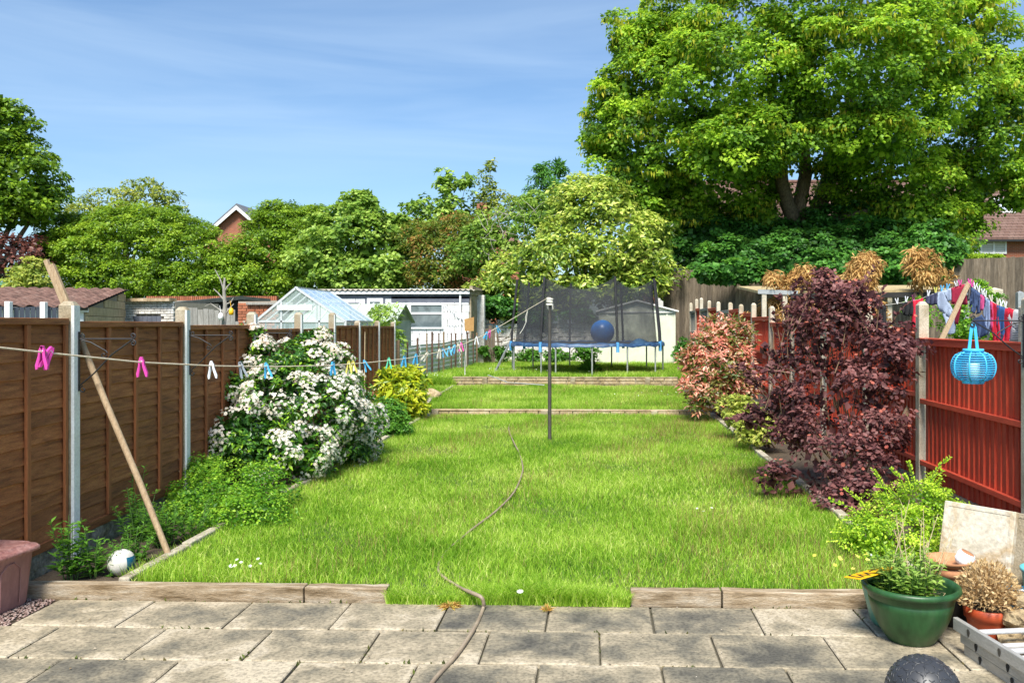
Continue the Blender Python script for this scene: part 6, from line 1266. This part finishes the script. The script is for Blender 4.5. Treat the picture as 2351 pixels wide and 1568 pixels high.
# orange pot with a dried plant
oq = W(2268, 1465, 4.56); OP = Vector((oq.x, oq.y, 0)); o = empty('orange_pot', OP, label='bright orange plastic pot with a dried up plant', cat='pot'); m = MB(); m.lathe([(0, 0), (.082, 0), (.086, .01), (.108, .11), (.112, .114), (.118, .116), (.124, .172), (.117, .174), (.11, .15)], 40); m.build('body', m_orangepot, o); m = MB(); m.lathe([(.112, .155), (0, .16)], 24); m.build('compost', m_soil, o)
dp_ = empty('dried_plant', OP+Vector((0, 0, .155)), label='ball of straw coloured dead foliage in the orange pot', cat='plant'); mb = MB(); n = 2600; dd = rdir(n); dd[:, 2] = np.abs(dd[:, 2])*1.15-.12; dd = unit(dd); rr = .165*rng.random((n, 1))**.4
p = dd*rr*np.array([[1, 1, 1.18]])+np.array([[0, 0, .055]]); leaves('foliage', p, dd+rng.normal(0, .5, (n, 3)), rdir(n), .016+.018*rng.random(n), rng.random(n)*.7+.3*rr.ravel()/.165, lm_dry, dp_, .45)
for i in range(110):
    d_ = rdir(1)[0]; d_[2] = abs(d_[2]); mb.tube([(d_[0]*.02, d_[1]*.02, 0), (d_[0]*.07, d_[1]*.07, .04+d_[2]*.09), (d_[0]*.16, d_[1]*.16, .05+d_[2]*.18)], [.002, .0016, .001], 4)
mb.build('stems', m_strawstem, dp_)['kind'] = 'stuff'
# blue glazed pot and turquoise watering rim at the edge
bq = W(2352, 1440, 4.72); o = empty('blue_pot', (bq.x, bq.y, 0), label='deep blue glazed pot at the right edge', cat='pot'); m = MB(); m.lathe([(0, 0), (.07, 0), (.10, .06), (.112, .12), (.098, .165), (.094, .172), (.112, .182), (.114, .20), (.10, .203), (.085, .18)], 36); m.build('body', m_bluepot, o)
bq = W(2398, 1400, 4.95); o = empty('turquoise_tub', (bq.x, bq.y, 0), label='turquoise plastic tub rim behind the blue pot', cat='tub'); m = MB(); m.lathe([(0, 0), (.09, 0), (.12, .24), (.128, .243), (.128, .262), (.118, .263), (.105, .2)], 30); m.build('body', m_turq, o)
for i, (x, y, z_, d) in enumerate(((2340, 1448, 4.42, (.085, .07, .055)), (2345, 1410, 4.46, (.05, .05, .04)), (2330, 1478, 4.33, (.075, .06, .045)), (2372, 1455, 4.38, (.09, .07, .07)))):
    c = W(x, y, z_); rock('limestone_lump', (c.x, c.y, (.15, .235, .04, .06)[i]), d, m_rock, ['craggy tan stone lump right of the orange pot', 'small tan stone on top of the craggy lump', 'low tan stone between the ladder rungs', 'tan stone at the right edge beside the blue pot'][i], group='stones by the ladder', seed=20+i)
c = W(2340, 1460, 4.42); rock('limestone_lump', (c.x+.01, c.y+.03, .05), (.11, .08, .06), m_rock, 'broad tan stone under the craggy lump', group='stones by the ladder', seed=31)
# aluminium ladder lying in a stack of three sections
la = W(2193, 1432, 4.385); lb_ = W(2351, 1535, 3.84); dv = Vector((lb_.x-la.x, lb_.y-la.y, 0)).normalized(); rv = Vector((-dv.y, dv.x, 0)); LO = Vector((la.x, la.y, -.0))
ld = empty('ladder', LO, label='three section aluminium ladder lying on the paving at bottom right', cat='ladder')
for k, (z0, z1, off, st) in enumerate(((.112, .176, 0, 0), (.058, .110, .018, .035), (0.0, .052, .03, .05))):
    for sgn, sh in ((0, 0.0), (1, .36-.04*k)):
        a_ = dv*st+rv*(off+sh)+Vector((0, 0, (z0+z1)/2)); b_ = dv*2.3+rv*(off+sh)+Vector((0, 0, (z0+z1)/2)); m = MB(); m.bar(a_, b_, .026, z1-z0); m.build('stile', m_alu, ld, bevel=.004)
    for i in range(9):
        t = st+.14+.25*i; c = dv*t+rv*off+Vector((0, 0, (z0+z1)/2)); m = MB(); m.tube([c+rv*.012, c+rv*(.35-.04*k)], .0135, 12); m.build('rung', m_alubright, ld)
        m = MB(); e = c-rv*.0145; m.prism([(.012*math.cos(x*.5236), .012*math.sin(x*.5236)+.006) for x in range(0, 7)]+[(-.005, -.016), (0, -.022), (.005, -.016)], .002, e, dv, (0, 0, 1)); m.build('rung_socket', m_blackboard if k else m_pole, ld)
# black knobbly ball in the foreground
bm = bmesh.new(); bmesh.ops.create_uvsphere(bm, u_segments=48, v_segments=32, radius=.15); me = bpy.data.meshes.new('rubber_ball'); bm.to_mesh(me); bm.free()
m_rb, ntb, pb = newmat('black_rubber'); pb.inputs['Base Color'].default_value = (.035, .037, .042, 1); pb.inputs['Roughness'].default_value = .42
me.materials.append(m_rb)
for p in me.polygons: p.use_smooth = True
c = W(2120, 1590, 3.54); rbl = empty('rubber_ball', (c.x, c.y, .15), label='black rubber ball with raised tread in the foreground', cat='ball'); link('skin', me, rbl)
cr_ = MB(); arc = [(-.012+.024*i/6, .007*math.sin(math.pi*i/6)) for i in range(7)]; cr_.tube([(x, y, 0) for x, y in arc], [.0012, .0026, .0034, .0036, .0034, .0026, .0012], 5); crm = cr_.mesh('tread', m_rb)
i = 0
for i in range(290):
    zf = 1-2*(i+.5)/420
    if zf < -.4: break
    th = i*2.39996; rr = math.sqrt(1-zf*zf); nv = Vector((rr*math.cos(th), rr*math.sin(th), zf)); q = nv.to_track_quat('Z', 'Y').to_matrix().to_4x4(); link('tread', crm, rbl, Matrix.Translation(nv*.15) @ q @ Matrix.Rotation((i*1.3) % 6.28, 4, 'Z'))
# concrete slabs leaning on the fence side
m_leanslab = M('stained_slab', [(.50, .44, .33), (.64, .58, .47), (.46, .34, .20), (.66, .62, .53)], 3.2, .85, .3, fine=(34, .25), dist=.8)
TL, TR = W(2169, 1146, 5.55), W(2333, 1173, 5.20); hx_ = (TR-TL); hx_.z = 0; Wd = hx_.length; hx_.normalize(); bk = Vector((-hx_.y, hx_.x, 0))
def leanslab(org, w, h, t, tilt, label, mat):
    o = empty('leaning_slab', org, label=label, cat='slab', group='slabs leaning by the fence'); up = (Vector((0, 0, 1))*math.cos(tilt)+bk*math.sin(tilt)); nn = -bk*math.cos(tilt)+Vector((0, 0, 1))*math.sin(tilt)
    m = MB(); m.prism([(0, 0), (w, 0), (w, h), (0, h)], -t, (0, 0, 0), hx_, up); m.build('slab', mat, o, bevel=.006)
    m = MB(); b_ = .03
    for (x0, y0_, x1, y1_) in ((.015, .015, w-.015, .03), (.015, h-.03, w-.015, h-.015), (.015, .03, .03, h-.03), (w-.03, .03, w-.015, h-.03)): m.prism([(x0, y0_), (x1, y0_), (x1, y1_), (x0, y1_)], .003, nn*.0, hx_, up)
    m.build('edge_ridge', mat, o)['kind'] = 'stuff'; return o
base = TL-bk*.13; base.z = .0; leanslab(base, Wd, .55, .045, .24, 'pale stained concrete slab leaning beside the red fence', m_leanslab)
leanslab(base+bk*.085+hx_*.06, Wd, .53, .045, .24, 'second slab behind the pale leaning slab', m_conc)

# ================================================================== BLUE LANTERN
lz_ = 6.5; lc = W(2240, 840, lz_); lc = Vector((RX-.052-.37, RY[0]-.0, lc.z)); ln_ = empty('lantern', lc, label='sky blue slatted plastic lantern hanging from the right bracket', cat='lantern'); Rl, Hl = .148, .108
m = MB(); m.lathe([(.075, -Hl-.018), (.078, -Hl), (.07, -Hl+.004), (0, -Hl+.002)], 32); m.build('base', m_lantern, ln_)
m = MB(); m.lathe([(.0, Hl+.026), (.07, Hl+.026), (.074, Hl+.022), (.074, Hl), (.06, Hl)], 32); m.build('collar', m_lantern, ln_)
for i in range(13):
    z = -Hl+2*Hl*(i+.5)/13; r = .072+(Rl-.072)*math.sqrt(max(0, 1-(z/Hl)**2)); m = MB(); m.tube([(r*math.cos(2*math.pi*j/36), r*math.sin(2*math.pi*j/36), z) for j in range(36)], .0042, 5, close=True); m.build('hoop', m_lantern, ln_)
for j in range(8):
    a = 2*math.pi*j/8+.2; m = MB(); m.tube([((.074+(Rl-.068)*math.sqrt(max(0, 1-(z/Hl)**2)))*math.cos(a), (.074+(Rl-.068)*math.sqrt(max(0, 1-(z/Hl)**2)))*math.sin(a), z) for z in [-Hl+2*Hl*k/10 for k in range(11)]], .006, 6); m.build('rib', m_lantern, ln_)
m = MB(); m.lathe([(0, -Hl+.004), (.045, -Hl+.004), (.045, .02), (.04, .03), (0, .032)], 24); m.build('candle', m_candle, ln_)
hz_l = 1.69-lc.z
for sx in (-1, 1):
    m = MB(); m.bar((sx*.03, 0, Hl+.024), (sx*.012, 0, hz_l-.03), .022, .006, up=(0, 1, 0)); m.build('handle', m_lantern, ln_)
m = MB(); m.tube([(-.013, 0, hz_l-.035), (-.008, 0, hz_l-.012), (0, 0, hz_l-.004), (.008, 0, hz_l-.012), (.013, 0, hz_l-.035)], .008, 6); m.build('handle_loop', m_lantern, ln_)

# ================================================================== NEIGHBOUR'S GARDEN ON THE RIGHT
# lean-to roof
o = empty('lean_to', (W(1742, 744, 17.5).x, 17.6, 0), label='low lean-to with thatched mat roof behind the red fence', cat='lean-to'); lo_ = o.location
zr = Zat(668, 17.5); xw = (2190-1742)*17.5/F
m = MB(); m.add([(-.05, -.1, zr), (xw, -.3, zr+.0), (xw, 2.4, zr+.22), (-.05, 2.4, zr+.2)]+[(-.05, -.1, zr-.05), (xw, -.3, zr-.05), (xw, 2.4, zr+.17), (-.05, 2.4, zr+.15)], [(0, 1, 2, 3), (7, 6, 5, 4), (0, 4, 5, 1), (1, 5, 6, 2), (3, 7, 4, 0), (2, 6, 7, 3)]); m.build('roof', m_thatch, o)
m = MB(); m.bar((-.05, -.14, zr-.02), (.75, -.16, zr-.05), .03, .09); m.build('fascia', m_galv, o)
m = MB(); m.bar((.6, -.2, zr-.12), (xw, -.36, zr-.08), .05, .1); m.build('beam', m_blackboard, o)
for x in (.08, .5, 2.6, xw-.05):
    m = MB(); m.box((x, -.1, zr/2-.03), (.09, .09, zr-.08)); m.build('post', m_oldpost, o)
m = MB(); m.bar((2.1, -.12, zr-.2), (2.62, -.12, zr-.75), .04, .06); m.build('brace', m_galv, o)
def conifer(label, blobs, base, per=60):
    o = empty('dead_conifer', base, label=label, cat='conifer', group='dead brown conifers over the right fence'); b = Vector(base); lb = [(Vector(c)-b, r) for c, r in blobs]; mb = MB(); limb(mb, (0, 0, 0), lb[0][0]+Vector((0, 0, lb[0][1][2]*.8)), .04, .01, 5, .03, 6)
    for c, r in lb: limb(mb, (0, 0, c.z*.6), c, .02, .006, 4, .06, 5)
    mb.build('trunk', m_twig, o); foliage('foliage', lb, lm_conif, o, cr=.16, per=per, leaf=.13, ratio=.22, flat=1.0, up=.3, droop=1.1, dens=1.15, jitter=.25, core=.15, vbase=.55)
conifer('row of drooping dead conifer tips over the lean-to', [dblob(1785, 645, 22, 14, 17.5, .2), dblob(1820, 650, 22, 16, 17.5, .2), dblob(1848, 642, 18, 18, 17.5, .2), dblob(1890, 655, 40, 12, 17.5, .25)], zb(1820, 17.6, 0))
conifer('dead golden conifer cone rising above the lean-to', [dblob(1980, 640, 26, 45, 16.8, .28), dblob(1990, 605, 14, 22, 16.8, .15), dblob(1965, 690, 30, 30, 16.8, .3), dblob(1985, 720, 40, 25, 16.6, .3)], zb(1980, 16.8, 0))
conifer('sparse dead golden conifer right of the lean-to', [dblob(2110, 615, 28, 28, 17, .3), dblob(2095, 590, 14, 16, 17, .15), dblob(2130, 590, 12, 14, 17, .12), dblob(2120, 640, 30, 18, 17, .25), dblob(2165, 640, 22, 8, 17, .2)], zb(2112, 17, 0), 30)
conifer('pale dead brushwood heap under the lean-to', [dblob(1790, 720, 40, 35, 18, .4), dblob(1735, 735, 25, 18, 18.5, .3), dblob(1830, 715, 35, 25, 17.4, .3)], zb(1790, 18, 0), 50)
shrub('privet_shrub', 'leafy green shrub behind the washing in the next garden', zb(2195, 12, 0), [dblob(2195, 740, 22, 55, 12, .3), dblob(2255, 770, 40, 35, 11.6, .25), dblob(2110, 720, 20, 35, 12, .25), dblob(2250, 670, 14, 26, 13, .15), dblob(2280, 690, 12, 20, 13, .15)], lm_box, cr=.1, per=34, leaf=.045, dens=1.3, vbase=.6, stems=8)
for (xd, top, zc, wpx, mt, lb_) in ((2283, 660, 13.5, 27, m_oldpost, 'tall speckled cream post beyond the washing line'), (2298, 685, 13.5, 14, m_oldpost, 'shorter cream post beside the tall speckled one'), (2341, 668, 19, 13, m_galv, 'grey steel post before the boundary fence at the right'), (2217, 668, 20, 11, m_galv, 'grey steel post behind the washing prop'), (2347, 698, 9.2, 12, m_oldpost, 'cream post at the right picture edge behind the striped shirt')):
    c = W(xd, top, zc); w_ = wpx*zc/F; m = MB(); m.b2((-w_/2, -w_/2, -.06), (w_/2, w_/2, c.z-.04)); m.add([(sx*w_/2, sy*w_/2, c.z-.04) for sx, sy in ((-1, -1), (1, -1), (1, 1), (-1, 1))]+[(0, 0, c.z)], [(0, 1, 4), (1, 2, 4), (2, 3, 4), (3, 0, 4)]); o = m.build('fence_post', mt); o.location = (c.x, c.y, 0); tag(o, lb_, 'post', 'posts in the next garden')
# washing line, prop and clothes
wz = lambda xd: float(np.interp(xd, [1930, 2222, 2400], [12.0, 10.6, 9.4]))
wl = [(1930, 712), (2000, 705), (2060, 697), (2110, 688), (2150, 672), (2190, 660), (2221, 651), (2240, 664), (2262, 681), (2285, 697), (2310, 707), (2351, 716), (2420, 730)]
wy = lambda xd: float(np.interp(xd, [p[0] for p in wl], [p[1] for p in wl]))
m = MB(); m.tube([W(x, y, wz(x)) for x, y in wl], .004, 5); tag(m.build('washing_line', m_ropewhite), 'washing line loaded with clothes in the next garden', 'washing line')
a, b = W(2152, 800, 9.6), W(2224, 650, 10.6); a = a+(a-b)*1.2; o = empty('washing_prop', a, label='flat wooden prop holding up the neighbouring washing line', cat='prop'); m = MB(); m.bar((0, 0, 0), b-a, .055, .03, up=(0, -1, 0)); m.build('pole', m_stripepole, o, bevel=.003); m = MB(); m.bar((b-a)*1.0, (b-a)*1.012+Vector((.02, 0, .02)), .02, .03, up=(0, -1, 0)); m.build('notch', m_stripepole, o)
CL = {k: M('cloth_'+k, [tuple(c*.8 for c in v), v], 14, .9, .2, fine=(60, .15)) for k, v in dict(black=(.018, .018, .02), red=(.62, .012, .04), navy=(.05, .055, .11), lightblue=(.42, .50, .66), crimson=(.42, .02, .06), grey=(.16, .16, .17), denim=(.06, .10, .22), pink=(.62, .08, .25), paleblue=(.30, .38, .58), blue=(.03, .10, .28), white=(.70, .70, .70)).items()}
def garment(name, outline, mat, label, cat, folds=5, thick=.012):
    """outline in photo pixels hung from the line; gets a body with folds and two sides"""
    xs = [p[0] for p in outline]; ys = [p[1] for p in outline]; xm = sum(xs)/len(xs); zc = wz(xm); org = W(xm, min(ys), zc); o = empty(name, org, label=label, cat=cat, group='clothes on the washing line')
    bm = bmesh.new(); vs = [bm.verts.new((W(x, y, wz(x))-org)) for x, y in outline]; f = bm.faces.new(vs); bmesh.ops.triangulate(bm, faces=[f]); bmesh.ops.subdivide_edges(bm, edges=bm.edges[:], cuts=5, use_grid_fill=True); bmesh.ops.triangulate(bm, faces=bm.faces[:])
    x0, x1 = min(v.co.x for v in bm.verts), max(v.co.x for v in bm.verts); z0, z1 = min(v.co.z for v in bm.verts), max(v.co.z for v in bm.verts); ph = random.uniform(0, 6)
    for v in bm.verts:
        u = (v.co.x-x0)/max(.01, x1-x0); t = (z1-v.co.z)/max(.01, z1-z0); v.co.y += .02*math.sin(u*folds*3.14+ph+t*1.3)*(.35+.8*t)+.008*math.sin(u*17+t*9+ph)
    me = bpy.data.meshes.new('cloth'); bm.to_mesh(me); bm.free(); me.materials.append(mat)
    for p in me.polygons: p.use_smooth = True
    c = link('cloth', me, o); s_ = c.modifiers.new('s', 'SOLIDIFY'); s_.thickness = thick; return o, zc, org
def rectg(x0, x1, y1, slack=0): return [(x0, wy(x0)), ((x0+x1)/2, wy((x0+x1)/2)), (x1, wy(x1)), (x1-slack, y1+2), ((x0+x1)/2, y1+4), (x0+slack, y1)]
garment('leggings', [(1985, 706), (2000, 706), (2006, 760), (1998, 762), (1994, 735), (1990, 762), (1978, 760)], CL['navy'], 'dark navy leggings far along the line behind the purple shrub', 'trousers')
garment('top', rectg(2018, 2035, 748), CL['black'], 'black top left of the red one on the line', 'top')
garment('shorts', rectg(2071, 2098, 722), CL['black'], 'black shorts next to the long red garment', 'shorts')
garment('dress', rectg(2097, 2119, 756, -3), CL['red'], 'long bright red garment left of the near right post', 'dress')
garment('skirt', rectg(2127, 2151, 697), CL['navy'], 'slate navy skirt beside the light blue shirt', 'skirt')
garment('shirt', [(2152, 673), (2166, 668), (2184, 662), (2185, 690), (2178, 692), (2186, 735), (2197, 745), (2194, 764), (2180, 768), (2172, 760), (2164, 715), (2158, 712), (2150, 700)], CL['lightblue'], 'light blue shirt hanging by its hem near the prop', 'shirt')
garment('t_shirt', [(2184, 662), (2202, 656), (2219, 652), (2220, 700), (2206, 699), (2198, 745), (2190, 742), (2192, 700), (2185, 698)], CL['crimson'], 'crimson shirt hanging at the top of the prop', 'shirt')
garment('socks', [(2219, 654), (2227, 656), (2226, 690), (2222, 692)], CL['grey'], 'small grey garment just right of the prop top', 'socks', 2)
garment('jeans', [(2228, 658), (2240, 665), (2238, 720), (2230, 716), (2232, 700), (2226, 705)], CL['denim'], 'folded dark denim jeans right of the prop', 'jeans')
garment('jeans', [(2240, 665), (2254, 676), (2251, 717), (2244, 722), (2243, 700), (2237, 716)], CL['denim'], 'second denim trousers beside the folded jeans', 'jeans')
garment('top', [(2252, 675), (2261, 682), (2256, 712), (2250, 714)], CL['pink'], 'bright pink top between denim and pale blue shirt', 'top', 2)
garment('shirt', [(2260, 681), (2274, 691), (2272, 735), (2270, 770), (2262, 765), (2258, 720)], CL['paleblue'], 'pale blue long shirt in the middle of the right slope', 'shirt')
garment('cardigan', [(2272, 690), (2279, 694), (2279, 760), (2272, 755)], CL['pink'], 'narrow pink cardigan beside the red leggings', 'cardigan', 2)
garment('leggings', [(2276, 693), (2293, 701), (2294, 735), (2296, 790), (2286, 790), (2277, 788)], CL['red'], 'red patterned leggings on the right slope of the line', 'trousers')
garment('jeans', [(2290, 700), (2309, 707), (2306, 745), (2300, 790), (2294, 790), (2288, 745)], CL['blue'], 'mid blue jeans between two red garments', 'jeans')
garment('dress', [(2308, 710), (2318, 706), (2328, 712), (2324, 750), (2318, 788), (2299, 788), (2305, 750)], CL['red'], 'hooded bright red dress left of the striped shirt', 'dress')
o_, zc_, og = garment('striped_shirt', [(2313, 728), (2333, 710), (2349, 714), (2360, 720), (2362, 788), (2320, 784), (2325, 745), (2319, 740)], CL['white'], 'white shirt with thin dark stripes at the right edge', 'shirt', 3)
for i in range(13):
    y = 737+3.9*i; m = MB(); x0_ = np.interp(y, [730, 745, 790], [2327, 2327, 2322]); 
    a, b = W(x0_, y, wz(2340)-.035), W(2345, y+.8, wz(2340)-.035); m.bar(a-og, b-og, .006, .008); m.build('stripe', m_blacktext, o_)
o_, zc_, og = garment('denim_shorts', [(2232, 735), (2256, 722), (2262, 735), (2268, 765), (2262, 770), (2248, 778), (2238, 760), (2228, 755)], CL['denim'], 'short denim garment showing behind the lantern handle', 'shorts')
for (xd, k, wh) in ((2060, 'white', 'on the bare stretch of line left of the black shorts'), (2080, 'white', 'on the black shorts'), (2097, 'pink', 'between the black shorts and the long red garment'), (2131, 'white', 'on the left corner of the navy skirt'), (2148, 'yellow', 'on the right corner of the navy skirt'), (2162, 'blue', 'on the light blue shirt, left of two'), (2175, 'blue', 'on the light blue shirt, right of two'), (2196, 'white', 'on the left of the crimson shirt'), (2204, 'pink', 'on the middle of the crimson shirt'), (2225, 'pink', 'on the small grey garment by the prop'), (2232, 'pink', 'on the folded dark denim jeans'), (2238, 'white', 'on the folded dark denim jeans'), (2247, 'white', 'on the second denim trousers'), (2256, 'white', 'on the bright pink top'), (2262, 'white', 'on the top corner of the pale blue long shirt'), (2276, 'cream', 'on the narrow pink cardigan'), (2290, 'cream', 'on the red patterned leggings'), (2298, 'white', 'on the mid blue jeans, left of two'), (2308, 'white', 'on the mid blue jeans, right of two')):
    if k not in pegm: pegm[k] = peg_mesh(k)
    o = empty('clothes_peg', W(xd, wy(xd)-2.5, wz(xd)), label=k+' peg '+wh, cat='peg', group='pegs on the washing line'); o.rotation_euler = (0, math.pi+random.uniform(-.2, .2), random.uniform(-.3, .3))
    for sx in (-1, 1): link('jaw', pegm[k], o, Matrix.Translation((sx*.006, 0, 0)) @ Matrix.Rotation(-sx*.2, 4, 'Y') @ Matrix.Diagonal((sx, 1, 1, 1)))
